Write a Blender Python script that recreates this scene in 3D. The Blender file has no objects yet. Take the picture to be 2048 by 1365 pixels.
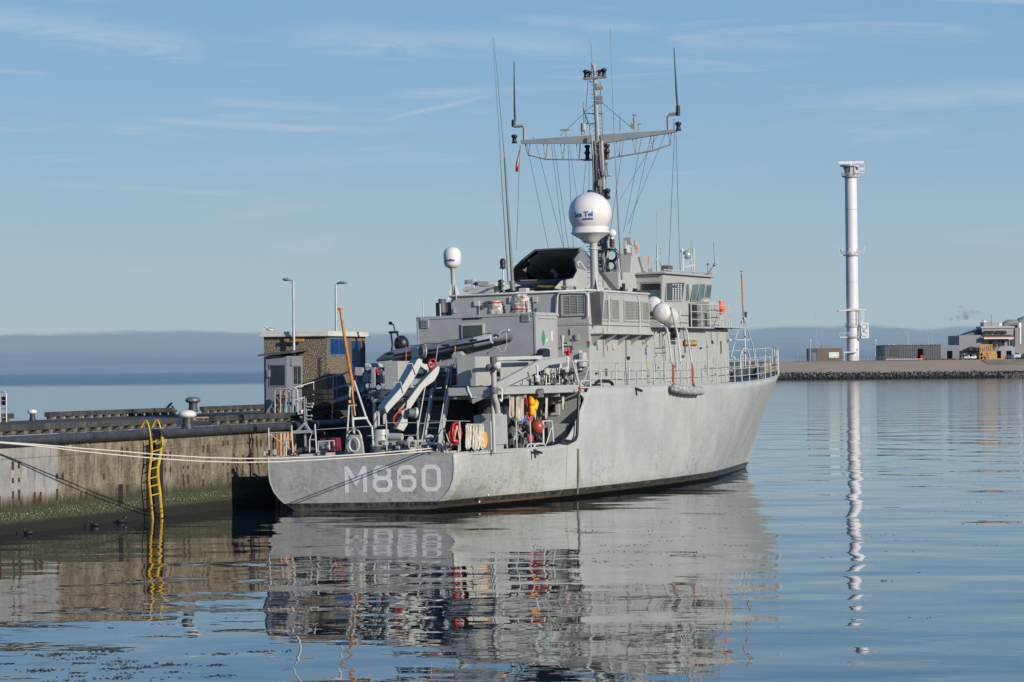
import bpy, bmesh, random
from math import *
from mathutils import Vector as V, Matrix
random.seed(7)
C = bpy.context.scene
col = bpy.data.collections.new("scene_objects"); C.collection.children.link(col)
# ---------------------------------------------------------------- camera
F_PX, CAM_H = 5927.0, 5.36
pitch, roll = atan(55.5/F_PX), radians(.54)
Fw = V((0, cos(pitch), sin(pitch))); R0 = V((1, 0, 0)); U0 = V((0, -sin(pitch), cos(pitch)))
Up = U0*cos(roll)+R0*sin(roll); Rt = R0*cos(roll)-U0*sin(roll)
CP = V((0, 0, CAM_H))
cd = bpy.data.cameras.new("camera"); cam = bpy.data.objects.new("camera", cd); col.objects.link(cam)
cd.sensor_width = 36; cd.lens = F_PX/2048*36; cd.clip_start = 1; cd.clip_end = 60000
cam.matrix_world = Matrix(((Rt.x, Up.x, -Fw.x, 0), (Rt.y, Up.y, -Fw.y, 0), (Rt.z, Up.z, -Fw.z, CAM_H), (0, 0, 0, 1)))
C.camera = cam
# ---------------------------------------------------------------- light
SUN_EL, SUN_AZ = radians(20), radians(136.5)
to_sun = V((sin(SUN_AZ)*cos(SUN_EL), cos(SUN_AZ)*cos(SUN_EL), sin(SUN_EL)))
sl = bpy.data.lights.new("sun", 'SUN'); sl.energy = 5.0; sl.angle = radians(.53); sl.color = (1, .93, .82)
so = bpy.data.objects.new("sun", sl); col.objects.link(so); so.rotation_euler = to_sun.to_track_quat('Z', 'Y').to_euler()
C.view_settings.view_transform = 'Standard'; C.view_settings.look = 'None'; C.view_settings.exposure = 0; C.view_settings.gamma = 1
wd = bpy.data.worlds.new("World"); C.world = wd; wd.use_nodes = True
N = wd.node_tree.nodes; L = wd.node_tree.links; N.clear()
def nd(t, **k):
    n = N.new(t)
    for a, b in k.items():
        if a.startswith('i_'): n.inputs[int(a[2:])].default_value = b
        else: setattr(n, a, b)
    return n
def mth(op, a, b=None, c=None, clamp=False):
    n = N.new('ShaderNodeMath'); n.operation = op; n.use_clamp = clamp
    for i, x in enumerate((a, b, c)):
        if x is None: continue
        if isinstance(x, (int, float)): n.inputs[i].default_value = x
        else: L.new(x, n.inputs[i])
    return n.outputs[0]
def mapr(x, a, b, c=0., d=1., smooth=True):
    n = N.new('ShaderNodeMapRange'); n.interpolation_type = 'SMOOTHSTEP' if smooth else 'LINEAR'
    L.new(x, n.inputs[0])
    for i, v in enumerate((a, b, c, d)): n.inputs[i+1].default_value = v
    return n.outputs[0]
def mixc(f, a, b):
    n = N.new('ShaderNodeMix'); n.data_type = 'RGBA'
    for s, x in ((0, f), (6, a), (7, b)):
        if isinstance(x, (int, float)): n.inputs[s].default_value = x
        elif isinstance(x, tuple): n.inputs[s].default_value = (*x[:3], 1)
        else: L.new(x, n.inputs[s])
    return n.outputs[2]
def noise(vec, sc, det=4, rough=.55, dist=0):
    n = N.new('ShaderNodeTexNoise'); n.inputs['Scale'].default_value = sc; n.inputs['Detail'].default_value = det
    n.inputs['Roughness'].default_value = rough; n.inputs['Distortion'].default_value = dist
    L.new(vec, n.inputs['Vector']); return n.outputs[0]
def scaled(vec, s, r=(0, 0, 0), loc=(0, 0, 0)):
    n = N.new('ShaderNodeMapping'); n.inputs['Scale'].default_value = s; n.inputs['Rotation'].default_value = r; n.inputs['Location'].default_value = loc
    L.new(vec, n.inputs[0]); return n.outputs[0]
sky = N.new('ShaderNodeTexSky'); sky.sky_type = 'NISHITA'; sky.sun_disc = False; sky.sun_elevation = SUN_EL; sky.sun_rotation = SUN_AZ
sky.air_density = 1.0; sky.dust_density = .6; sky.ozone_density = 2.0; sky.altitude = 0
tc = N.new('ShaderNodeTexCoord'); gen = tc.outputs['Generated']
sx = N.new('ShaderNodeSeparateXYZ'); L.new(gen, sx.inputs[0])
el = mth('ARCSINE', sx.outputs[2])                       # elevation in radians
az = mth('ARCTAN2', sx.outputs[0], sx.outputs[1])
cb = N.new('ShaderNodeCombineXYZ'); L.new(az, cb.inputs[0]); L.new(el, cb.inputs[1])
pv = cb.outputs[0]
# thin cirrus drawn out along the horizon
c1 = noise(scaled(pv, (5, 46, 1), (0, 0, .05)), 1.6, 7, .62, .9)
c2 = noise(scaled(pv, (22, 190, 1), (0, 0, -.04), (3, 1, 0)), 1.2, 6, .6, .4)
cir = mth('MULTIPLY', mapr(c1, .52, .80), mapr(c2, .25, .85, .45, 1))
cir = mth('MULTIPLY', cir, mapr(el, .02, .09, .25, 1))
c3 = mapr(noise(scaled(pv, (9, 120, 1), (0, 0, .02), (7, 4, 0)), 1.3, 7, .6, .5), .60, .80, 0, .55)
cir = mth('MAXIMUM', cir, mth('MULTIPLY', c3, mapr(el, .03, .07)))
base = mixc(mapr(el, -.02, .13), (3.9, 5.1, 5.8), (1.92, 3.9, 6.4))
base = mixc(mapr(el, .11, .30), base, (.42, 1.75, 4.9))
base = mixc(.82, sky.outputs[0], base)
def streak(x0, y0, x1, y1, w, k, nz):
    a0, a1 = (x0-1024)/5927., (x1-1024)/5927.; e0, e1 = (747.6-.0094*x0-y0)/5927., (747.6-.0094*x1-y1)/5927.
    u = mth('DIVIDE', mth('SUBTRACT', az, a0), a1-a0)
    d = mth('ABSOLUTE', mth('SUBTRACT', mth('ADD', el, mth('MULTIPLY', mth('SUBTRACT', nz, .5), w/5927.*1.6)), mth('ADD', e0, mth('MULTIPLY', u, e1-e0))))
    f = mapr(d, 0, w/5927., 1, 0); ends = mth('MULTIPLY', mapr(u, -.03, .25), mapr(u, .8, 1.1, 1, 0))
    return mth('MULTIPLY', mth('MULTIPLY', f, ends), mth('MULTIPLY', mapr(nz, .25, .7, .35, 1), k))
nzs = noise(scaled(pv, (26, 150, 1), (0, 0, .03), (1, 2, 0)), 1.5, 6, .62, .8)
for sk in ((745, 247, 1000, 188, 9, .55), (250, 243, 760, 264, 13, .62), (400, 203, 700, 222, 14, .42), (-80, 38, 420, 105, 46, .6), (520, 75, 1220, 92, 42, .5), (1000, 40, 1330, 62, 22, .4), (1620, 212, 2150, 186, 34, .55), (1840, 6, 2150, 22, 9, .6), (-60, 152, 110, 156, 8, .5), (1230, 118, 1500, 132, 10, .4), (60, 372, 560, 392, 9, .3)):
    cir = mth('MAXIMUM', cir, streak(*sk, nzs))
base = mixc(mth('MULTIPLY', cir, .80), base, (5.3, 5.9, 6.6))
# low distant cloud bank lying on the sea horizon
edge = noise(scaled(pv, (9, 60, 1)), 2.2, 5, .6)
top = mth('ADD', .0094, mth('MULTIPLY', edge, .0075))
bank = mapr(mth('SUBTRACT', top, el), -.0006, .0014)
bcol = mixc(mapr(el, 0, .014), (1.5, 2.25, 3.4), (2.25, 3.15, 4.1))
bn = noise(scaled(pv, (4, 160, 1)), 2.5, 4, .5)
bcol = mixc(mapr(bn, .35, .75, 0, .35), bcol, (2.7, 3.5, 4.2))
base = mixc(mth('MULTIPLY', bank, .93), base, bcol)
bg = N.new('ShaderNodeBackground'); L.new(base, bg.inputs[0]); bg.inputs[1].default_value = .1
wo = N.new('ShaderNodeOutputWorld'); L.new(bg.outputs[0], wo.inputs[0])
# ---------------------------------------------------------------- frames: ship and quay stand at an angle to the view
def ray(px, py): return Fw+Rt*((px-1024)/F_PX)+Up*((682.5-py)/F_PX)
class Frame:
    def __init__(s, M): s.M = M; s.I = M.inverted()
    def P(s, px, py, **k):                              # a point seen at (px, py), lying on a plane of this frame
        a, v = list(k.items())[0]; i = 'xyz'.index(a)
        o = s.I @ CP; d = s.I.to_3x3() @ ray(px, py); t = (v-o[i])/d[i]
        return o+d*t
d0 = ray(722, 1023.5); OS = CP+d0*(-CAM_H/d0.z)
th = radians(22.5); heel = radians(1.3)
MS = Matrix.Translation(OS) @ Matrix.Rotation(pi/2-th, 4, 'Z') @ Matrix.Rotation(-heel, 4, 'X')
SH = Frame(MS)
tq = radians(18.8)
MQ = Matrix.Translation((-11.34, 114.55, 0)) @ Matrix.Rotation(pi/2-tq, 4, 'Z')
QY = Frame(MQ)
WO = Frame(Matrix.Identity(4))
def S(px, py, **k): return SH.P(px, py, **k)
def Q(px, py, **k): return QY.P(px, py, **k)
def W(px, py, **k): return WO.P(px, py, **k)
# ---------------------------------------------------------------- materials
MATS = {}
def newmat(name):
    global N, L
    m = bpy.data.materials.new(name); m.use_nodes = True; N = m.node_tree.nodes; L = m.node_tree.links
    b = N['Principled BSDF']; t = N.new('ShaderNodeTexCoord'); return m, b, t.outputs['Object']
def bump(b, h, dist, strength=1.):
    n = N.new('ShaderNodeBump'); n.inputs['Distance'].default_value = dist; n.inputs['Strength'].default_value = strength
    L.new(h, n.inputs['Height']); L.new(n.outputs[0], b.inputs['Normal'])
def mat(name, c, rough=.5, metal=0, var=.12, sc=1.5, grime=0, gcol=(.12, .1, .07), bmp=0, bsc=20, emit=None):
    if name in MATS: return MATS[name]
    m, b, o = newmat(name)
    n1 = noise(o, sc, 5, .6)
    f = mapr(n1, .3, .7)
    cc = mixc(f, tuple(x*(1-var) for x in c), tuple(min(1, x*(1+var)) for x in c))
    if grime:
        st = noise(scaled(o, (2.2, 2.2, .22)), 2.2, 6, .65)
        cc = mixc(mapr(st, .56, .82, 0, grime), cc, gcol)
    L.new(cc, b.inputs['Base Color']); b.inputs['Roughness'].default_value = rough; b.inputs['Metallic'].default_value = metal
    if bmp: bump(b, noise(o, bsc, 4, .6), bmp)
    if emit: b.inputs['Emission Color'].default_value = (*emit[:3], 1); b.inputs['Emission Strength'].default_value = emit[3]
    MATS[name] = m; return m
PAINT = mat('ship_grey_paint', (.352, .357, .335), .45, var=.06, sc=.7, grime=.28, gcol=(.26, .23, .18), bmp=.006, bsc=1.2)
PAINT2 = mat('ship_grey_paint_weathered', (.30, .315, .305), .5, var=.1, sc=1.5, grime=.4, gcol=(.2, .17, .13))
DKGREY = mat('dark_grey_paint', (.09, .095, .1), .6, var=.2, grime=.3)
DECK = mat('deck_grey_nonslip', (.075, .085, .095), .8, var=.25, sc=2, bmp=.004, bsc=60)
BLACK = mat('black_rubber', (.012, .012, .014), .45, var=.3)
SOOT_SHADE = mat('soot_and_opening_shade', (.004, .004, .005), .95, var=.4); SOOT_SHADE.node_tree.nodes['Principled BSDF'].inputs['Specular IOR Level'].default_value = .08  # funnel soot, and inner shade put into flat doorway and window panels
WHITE = mat('white_gelcoat', (.62, .60, .57), .28, var=.05, grime=.12, gcol=(.45, .42, .36))
GALV = mat('galvanised_steel', (.42, .42, .42), .45, .3, var=.15)
PIPEW = mat('off_white_paint', (.43, .435, .41), .45, var=.08, grime=.2, gcol=(.3, .25, .18))
BUFF = mat('ochre_varnished_pole', (.5, .2, .05), .4, var=.2, sc=5)
ORANGE = mat('orange_plastic', (.75, .09, .02), .4, var=.12)
RED = mat('red_paint', (.5, .02, .015), .45, var=.15)
YELLOW = mat('yellow_paint', (.75, .48, .02), .45, var=.1, grime=.3)
GREEN = mat('green_paint', (.02, .28, .1), .5)
BLUE = mat('blue_paint', (.02, .1, .42), .5)
GLASS = mat('dark_window_glass', (.02, .03, .032), .06, var=.2)
STEELW = mat('thin_wire', (.16, .165, .17), .4, .6)
CONTP = mat('container_grey', (.325, .325, .33), .5, var=.05, grime=.3, gcol=(.2, .18, .16))
ROPE = mat('mooring_rope', (.52, .48, .41), .85, var=.2, sc=8, bmp=.02, bsc=25)
WOOD = mat('weathered_timber', (.3, .2, .11), .8, var=.35, sc=4, grime=.4)
NAVY = mat('dark_navy_tube', (.13, .14, .16), .4, var=.2, grime=.5, gcol=(.27, .27, .27))
# ---------------------------------------------------------------- mesh builder
class MB:
    def __init__(s): s.v = []; s.f = []; s.sm = []
    def add(s, vs, fs, smooth=False):
        b = len(s.v); s.v += [V(p) for p in vs]; s.f += [[b+i for i in f] for f in fs]; s.sm += [smooth]*len(fs); return s
    def hexa(s, p):  # bottom four then top four
        return s.add(p, [(3, 2, 1, 0), (4, 5, 6, 7), (0, 1, 5, 4), (1, 2, 6, 5), (2, 3, 7, 6), (3, 0, 4, 7)])
    def box(s, a, b):
        x0, x1 = sorted((a[0], b[0])); y0, y1 = sorted((a[1], b[1])); z0, z1 = sorted((a[2], b[2]))
        return s.hexa([(x0, y0, z0), (x1, y0, z0), (x1, y1, z0), (x0, y1, z0), (x0, y0, z1), (x1, y0, z1), (x1, y1, z1), (x0, y1, z1)])
    def cbox(s, c, d, M=None):
        c = V(c); x, y, z = [q/2 for q in d]; M = M or Matrix.Identity(3)
        return s.hexa([c+M @ V(p) for p in ((-x, -y, -z), (x, -y, -z), (x, y, -z), (-x, y, -z), (-x, -y, z), (x, -y, z), (x, y, z), (-x, y, z))])
    def prism(s, poly, vec):
        n = len(poly); vec = V(vec); vs = [V(p) for p in poly]+[V(p)+vec for p in poly]
        return s.add(vs, [list(range(n))[::-1], list(range(n, 2*n))]+[(i, (i+1) % n, (i+1) % n+n, i+n) for i in range(n)])
    def beam(s, a, b, w, h, up=(0, 0, 1)):
        a = V(a); b = V(b); d = (b-a).normalized(); u = V(up)
        r = d.cross(u)
        if r.length < 1e-3: r = d.cross(V((0, 1, 0)))
        r.normalize(); u = r.cross(d).normalized(); r = r*w/2; u = u*h/2
        return s.hexa([a-r-u, a+r-u, b+r-u, b-r-u, a-r+u, a+r+u, b+r+u, b-r+u])
    def tube(s, pts, r, n=8, closed=False):
        pts = [V(p) for p in pts]; k = len(pts); rs = r if isinstance(r, (list, tuple)) else [r]*k
        rings = []; pu = None
        for i, p in enumerate(pts):
            a = pts[(i-1) % k] if (i or closed) else p; c = pts[(i+1) % k] if (i < k-1 or closed) else p
            t = (c-a).normalized()
            if pu is None: pu = t.orthogonal().normalized()
            pu = (pu-t*pu.dot(t))
            if pu.length < 1e-4: pu = t.orthogonal()
            pu.normalize(); w = t.cross(pu)
            rings.append([p+(pu*cos(2*pi*j/n)+w*sin(2*pi*j/n))*rs[i] for j in range(n)])
        vs = [q for R in rings for q in R]; fs = []
        for i in range(k if closed else k-1):
            j = (i+1) % k
            for q in range(n): fs.append((i*n+q, i*n+(q+1) % n, j*n+(q+1) % n, j*n+q))
        s.add(vs, fs, n > 4)
        if not closed: s.add(rings[0], [list(range(n))[::-1]]); s.add(rings[-1], [list(range(n))])
        return s
    def cyl(s, a, b, r0, r1=None, n=16): return s.tube([a, b], [r0, r0 if r1 is None else r1], n)
    def lathe(s, c, prof, n=24, M=None):
        M = M or Matrix.Identity(3); c = V(c); vs = []; fs = []; k = len(prof)
        for r, h in prof:
            for j in range(n): vs.append(c+M @ V((max(r, 1e-4)*cos(2*pi*j/n), max(r, 1e-4)*sin(2*pi*j/n), h)))
        for i in range(k-1):
            for j in range(n): fs.append((i*n+j, i*n+(j+1) % n, (i+1)*n+(j+1) % n, (i+1)*n+j))
        s.add(vs, fs, True); s.add(vs[:n], [list(range(n))[::-1]]); s.add(vs[-n:], [list(range(n))]); return s
    def ball(s, c, r, n=16, sc=(1, 1, 1), M=None):
        M = M or Matrix.Identity(3); c = V(c); m = n//2; vs = [c+M @ V((0, 0, r*sc[2]))]
        for i in range(1, m):
            a = pi*i/m
            for j in range(n): vs.append(c+M @ V((r*sc[0]*sin(a)*cos(2*pi*j/n), r*sc[1]*sin(a)*sin(2*pi*j/n), r*sc[2]*cos(a))))
        vs.append(c+M @ V((0, 0, -r*sc[2]))); fs = [(0, 1+j, 1+(j+1) % n) for j in range(n)]
        for i in range(m-2):
            for j in range(n): fs.append((1+i*n+j, 1+(i+1)*n+j, 1+(i+1)*n+(j+1) % n, 1+i*n+(j+1) % n))
        e = len(vs)-1; fs += [(e, 1+(m-2)*n+(j+1) % n, 1+(m-2)*n+j) for j in range(n)]
        return s.add(vs, fs, True)
def arc(c, r, a0, a1, n, ax, ay):
    c = V(c); return [c+V(ax)*r*cos(a0+(a1-a0)*i/n)+V(ay)*r*sin(a0+(a1-a0)*i/n) for i in range(n+1)]
def mesh_obj(name, mb, material, base=V((0, 0, 0)), bevel=0):
    me = bpy.data.meshes.new(name); me.from_pydata([tuple(v-base) for v in mb.v], [], mb.f); me.validate()
    for p, sm in zip(me.polygons, mb.sm): p.use_smooth = sm
    bm = bmesh.new(); bm.from_mesh(me); bmesh.ops.recalc_face_normals(bm, faces=bm.faces); bm.to_mesh(me); bm.free()
    me.materials.append(material); o = bpy.data.objects.new(name, me); col.objects.link(o)
    if bevel:
        b = o.modifiers.new('bevel', 'BEVEL'); b.width = bevel; b.segments = 2; b.limit_method = 'ANGLE'; b.angle_limit = radians(50)
    return o
class Thing:
    def __init__(s, name, label, cat, fr, base=(0, 0, 0), group=None):
        s.fr = fr; s.base = V(base); s.o = bpy.data.objects.new(name, None); col.objects.link(s.o)
        s.o.empty_display_size = .3; s.o.matrix_world = fr.M @ Matrix.Translation(s.base)
        s.o['label'] = label; s.o['category'] = cat
        if group: s.o['group'] = group
    def part(s, name, mb, material, parent=None, label=None, bevel=0):
        o = mesh_obj(name, mb, material, s.base, bevel); o.parent = parent or s.o
        if label: o['label'] = label
        return o
def single(name, mb, material, label, cat, fr, base=(0, 0, 0), group=None, bevel=0):
    base = V(base); o = mesh_obj(name, mb, material, base, bevel); o.matrix_world = fr.M @ Matrix.Translation(base)
    o['label'] = label; o['category'] = cat
    if group: o['group'] = group
    return o
def struct(name, mb, material, fr=WO, kind='structure'):
    o = mesh_obj(name, mb, material); o.matrix_world = fr.M; o['kind'] = kind; return o
def clone(o, loc, fr, label=None, group=None, rz=0):
    c = o.copy(); col.objects.link(c); c.matrix_world = fr.M @ Matrix.Translation(loc) @ Matrix.Rotation(rz, 4, 'Z')
    if label: c['label'] = label
    if group: c['group'] = group
    for ch in list(o.children):
        d = ch.copy(); col.objects.link(d); d.parent = c
        for g in list(ch.children): e = g.copy(); col.objects.link(e); e.parent = d
    return c
def lettering(txt, size, M, extr=.003, bold=0., sub=0):
    """text as an MB in its frame: M maps the text's own (x right, y up, z out)"""
    cu = bpy.data.curves.new('lettering', 'FONT'); cu.body = txt; cu.size = size; cu.extrude = extr; cu.align_x = 'CENTER'; cu.align_y = 'CENTER'; cu.offset = bold
    o = bpy.data.objects.new('lettering', cu); col.objects.link(o)
    me = bpy.data.meshes.new_from_object(o.evaluated_get(bpy.context.evaluated_depsgraph_get()))
    if sub:
        bm = bmesh.new(); bm.from_mesh(me)
        bmesh.ops.triangulate(bm, faces=bm.faces)
        for _ in range(sub): bmesh.ops.subdivide_edges(bm, edges=[e for e in bm.edges if e.calc_length() > size*.08], cuts=1)
        bmesh.ops.triangulate(bm, faces=bm.faces); bm.to_mesh(me); bm.free()
    mb = MB(); mb.add([M @ v.co for v in me.vertices], [list(p.vertices) for p in me.polygons])
    bpy.data.objects.remove(o); bpy.data.curves.remove(cu); bpy.data.meshes.remove(me); return mb
def frm(o, x, y):
    """4x4 with origin o, x axis, y axis"""
    x = V(x).normalized(); y = V(y).normalized(); z = x.cross(y)
    return Matrix(((x.x, y.x, z.x, o[0]), (x.y, y.y, z.y, o[1]), (x.z, y.z, z.z, o[2]), (0, 0, 0, 1)))
def lerp(tab, x):
    if x <= tab[0][0]: return tab[0][1]
    for (a, p), (b, q) in zip(tab, tab[1:]):
        if x <= b: return p+(q-p)*(x-a)/(b-a)
    return tab[-1][1]
# ---------------------------------------------------------------- water
m, b, o = newmat('harbour_water')
WATER = m
b.inputs['Base Color'].default_value = (.004, .014, .022, 1); b.inputs['Roughness'].default_value = .015; b.inputs['IOR'].default_value = 1.33
h1 = noise(scaled(o, (1, 1, 1), (0, 0, .5)), .13, 2, .45)
h2 = noise(scaled(o, (1, 1.5, 1), (0, 0, .2)), .42, 3, .45)
h3 = noise(scaled(o, (1, 1.3, 1), (0, 0, -.3)), 1.9, 3, .5)
h4 = noise(scaled(o, (1, 1.6, 1), (0, 0, .1)), .9, 4, .6)
sw = N.new('ShaderNodeSeparateXYZ'); L.new(o, sw.inputs[0])
ruf = mapr(noise(scaled(o, (1, .45, 1)), .03, 4, .6), .48, .66)       # patches of breeze
# beyond the quay the sea is open and choppier than the sheltered basin
sea = mth('MULTIPLY', mapr(mth('DIVIDE', sw.outputs[0], sw.outputs[1]), -.075, -.03, 1, 0), mapr(sw.outputs[1], 150, 260))
far = mapr(sw.outputs[1], 1050, 1500)
h = mth('ADD', mth('MULTIPLY', h1, .15), mth('MULTIPLY', h2, .014))
h = mth('ADD', h, mth('MULTIPLY', mth('MULTIPLY', h3, .0015), mth('ADD', mth('MULTIPLY', ruf, 1.3), .25)))
h = mth('ADD', h, mth('MULTIPLY', h4, mth('ADD', mth('MULTIPLY', sea, mth('ADD', .018, mth('MULTIPLY', far, .50))), mth('MULTIPLY', mth('MULTIPLY', mapr(sw.outputs[1], 190, 520), mapr(mth('DIVIDE', sw.outputs[0], sw.outputs[1]), -.03, .03)), mth('ADD', .016, mth('MULTIPLY', ruf, .03))))))
bump(b, h, 1.0)
L.new(mth('ADD', mth('ADD', .012, mapr(sw.outputs[1], 130, 420, 0, .055)), mth('MULTIPLY', sea, mth('ADD', .030, mth('MULTIPLY', far, .085)))), b.inputs['Roughness'])
wm = MB(); wm.add([(-9000, -60, 0), (9000, -60, 0), (9000, 30000, 0), (-9000, 30000, 0)], [(0, 1, 2, 3)])
struct('water', wm, WATER)
# ---------------------------------------------------------------- quay
m, b, o = newmat('quay_concrete'); QWALL = m
s3 = N.new('ShaderNodeSeparateXYZ'); L.new(o, s3.inputs[0]); zx, zz = s3.outputs[0], s3.outputs[2]
n1 = noise(o, 1.2, 7, .65); n2 = noise(scaled(o, (3, 3, .35)), 2.0, 6, .7); n3 = noise(o, 14, 4, .7)
cc = mixc(mapr(n1, .32, .68), (.075, .06, .038), (.25, .208, .142))
cc = mixc(mapr(n2, .46, .66, 0, .85), cc, (.055, .042, .028))
cc = mixc(mapr(n3, .52, .66, 0, .6), cc, (.40, .36, .28))
eff = mth('MULTIPLY', mapr(zz, 2.45, 2.95), mapr(noise(scaled(o, (1, 1, .5)), 1.1, 5, .7), .55, .64))
cc = mixc(mth('MULTIPLY', eff, .7), cc, (.46, .43, .37))
rep = mixc(mapr(n2, .5, .68, 0, .8), mixc(mapr(n1, .3, .7), (.22, .215, .205), (.32, .315, .305)), (.12, .105, .08))     # repaired, greyer stretch
nx = mth('ADD', zx, mth('MULTIPLY', n1, .3)); rx = mapr(nx, -13.3, -13.1, 1, 0); rz = mapr(mth('ADD', zz, mth('MULTIPLY', n2, .7)), 1.35, 1.75)
cc = mixc(mth('MULTIPLY', rx, rz), cc, rep)
jn = mth('ADD', mth('SUBTRACT', zz, 2.52), mth('MULTIPLY', n3, .02))
cc = mixc(mth('MULTIPLY', mapr(mth('ABSOLUTE', jn), .0, .03, .6, 0), 1.), cc, (.05, .045, .035))
wet = mapr(mth('ADD', zz, mth('MULTIPLY', mth('SUBTRACT', n2, .5), 1.6)), .85, 1.35, 1, 0)
alg = mixc(mapr(n3, .5, .62, 0, 1), (.016, .022, .007), (.055, .07, .022))
cc = mixc(mth('MULTIPLY', wet, .93), cc, alg)
barn = mth('MULTIPLY', mapr(mth('ABSOLUTE', mth('SUBTRACT', zz, .62)), .0, .28, 1, 0), mapr(noise(scaled(o, (1, 1, .6)), 17, 3, .6), .56, .64))
cc = mixc(barn, cc, (.34, .33, .2))
cc = mixc(mapr(mth('ADD', zz, mth('MULTIPLY', n1, .12)), .36, .5, 1, 0), cc, (.010, .009, .006))
L.new(cc, b.inputs['Base Color']); b.inputs['Roughness'].default_value = .75
bump(b, mth('ADD', mth('MULTIPLY', n1, .6), mth('MULTIPLY', n3, .4)), .05)
ASPH = mat('quay_asphalt', (.04, .042, .045), .85, var=.3, sc=.6, bmp=.01, bsc=30, grime=.3, gcol=(.09, .085, .07))
PIPE = mat('black_fender_pipe', (.040, .043, .05), .5, var=.35, sc=3, grime=.7, gcol=(.13, .125, .11), bmp=.01, bsc=8)
BAULK = mat('kerb_baulk', (.042, .042, .038), .9, var=.4, sc=2, grime=.85, gcol=(.2, .185, .12), bmp=.02, bsc=6)
BLOCK = mat('kerb_block', (.12, .11, .075), .9, var=.3, sc=3)
RUSTY = mat('rusty_iron', (.055, .024, .014), .9, var=.5, sc=9)
Dk = 3.3; QX0, QX1, QW = -75, 62, 14.4
dm = MB(); dm.box((QX0, .03, -2), (QX1, QW, Dk)); struct('pavement', dm, ASPH, QY)
qw = Thing('quay_wall', 'long weathered concrete quay wall with algae along its foot, left of the ship', 'quay', QY, (0, 0, 0))
w = MB(); w.box((QX0, 0, -2), (QX1, .027, Dk-.004)); qw.part('wall', w, QWALL)
x = -61.5; segs = [-75, -46.2, -34.9, -22.3, -11.2, .4, 12, 24, 36, 48, 61]
for a, c in zip(segs, segs[1:]):
    p = MB().cyl((a+.06, -.14, Dk-.19), (c-.06, -.14, Dk-.19), .17, n=20)
    for q in (a+.12, c-.12): p.cyl((q-.05, -.14, Dk-.19), (q+.05, -.14, Dk-.19), .18, n=20)
    qw.part('fender_pipe', p, PIPE)
def kerb(x0, x1, y, gap=.9):
    p = MB(); k = x0
    while k < x1-.5:
        e = min(k+2.9, x1); p.box((k, y-.14, Dk+.12), (e-.04, y+.14, Dk+.34)); k = e
    bl = MB(); k = x0+.2
    while k < x1: bl.box((k, y-.12, Dk), (k+.28, y+.12, Dk+.12)); k += gap
    o1 = qw.part('kerb_baulk', p, BAULK, bevel=.02); qw.part('kerb_block', bl, BLOCK, parent=o1)
kx = lambda px, y: Q(px, 848, y=y).x
kerb(-46, kx(349, .42), .42); kerb(kx(424, .42), kx(470, .42), .42); kerb(kx(480, .42), kx(598, .42), .42); kerb(kx(650, .42), 60, .42)
fy = QW-.4
kerb(-60, Q(24, 838, y=fy).x, fy); kerb(Q(94, 838, y=fy).x, Q(303, 828, y=fy).x, fy); kerb(Q(306, 828, y=fy).x, Q(346, 826, y=fy).x, fy); kerb(Q(404, 823, y=fy).x, 58, fy)
sl_ = MB()
random.seed(3); k = -48.; idx = 0
while k < 6:
    for zz_, hh in ((2.55, .17), (1.95, .12), (1.35, .26)):
        if random.random() < .62:
            z0 = zz_+random.uniform(-.25, .12)
            for q in (0, .42):
                if random.random() < .8:
                    h_ = hh*random.uniform(.7, 1.2); w_ = random.uniform(.045, .07)
                    sl_.box((k+q-w_, -.025, z0-h_), (k+q+w_, .004, z0+h_*.4))
    k += random.uniform(1.3, 1.9)
so_ = qw.part('rusted_slots', sl_, RUSTY); so_['kind'] = 'stuff'
# ladder recess, its shade put into a panel's colour, and the old scupper hole
sc_ = MB().box((-8.75, -.03, .6), (-8.45, .005, 1.35)); qw.part('scupper', sc_, mat('scupper_hole', (.012, .01, .008), .9))
# ladder
LADY = mat('worn_yellow_paint', (.58, .36, .015), .5, var=.15, sc=6, grime=.9, gcol=(.33, .30, .22))
lad = Thing('quay_ladder', 'bent yellow steel ladder fixed to the quay wall', 'ladder', QY, Q(308, 1030, y=-.3))
def LQ(px, py, y): return Q(px, py, y=y)
LEFT = [(302, 877), (304, 905), (300, 935), (298, 960), (302, 1000), (306, 1042)]; RIGHT = [(325, 875), (322, 905), (316, 935), (316, 955), (320, 985), (324, 1035)]
for poly, off in ((LEFT, 1), (RIGHT, 0)):
    mb = MB(); pts = [LQ(px, py, -.42) for px, py in poly]
    for a, c in zip(pts, pts[1:]): mb.beam(a, c, .05,   .07 if off else .12, up=(1, 0, 0))
    lad.part('stile', mb, LADY)
for yy in (883, 902, 920, 937, 956, 972, 990, 1010):
    a = LQ(lerp([(p[1], p[0]) for p in LEFT], yy+2), yy+2, -.42); c = LQ(lerp([(p[1], p[0]) for p in RIGHT], yy-3), yy-3, -.42)
    lad.part('rung', MB().cyl(a, c, .022, n=8), LADY if yy < 1000 else BAULK)
for a, b_ in (((302, 880), (289, 860)), ((324, 878), (305, 856))):
    p0 = LQ(*a, -.42); p3 = p0+V((.05, .42, -.02)); p3.z = Dk+.02; top = max(p0.z, Dk)+.30
    pts = [p0+(p3-p0)*(i/10)+V((0, 0, (top-lerp([(0, p0.z), (1, p3.z)], i/10))*sin(pi*i/10)**.8)) for i in range(11)]
    lad.part('grab_hoop', MB().tube(pts, .026, 8), LADY)
rc = MB().box((LQ(300, 930, -.1).x-.12, -.05, -.5), (LQ(330, 930, -.1).x-.05, .003, Dk-.6)); qw.part('ladder_recess_shade', rc, mat('recess_shade_black', (.01, .009, .008), .9))  # black panel carries the recess shade in its colour
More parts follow.
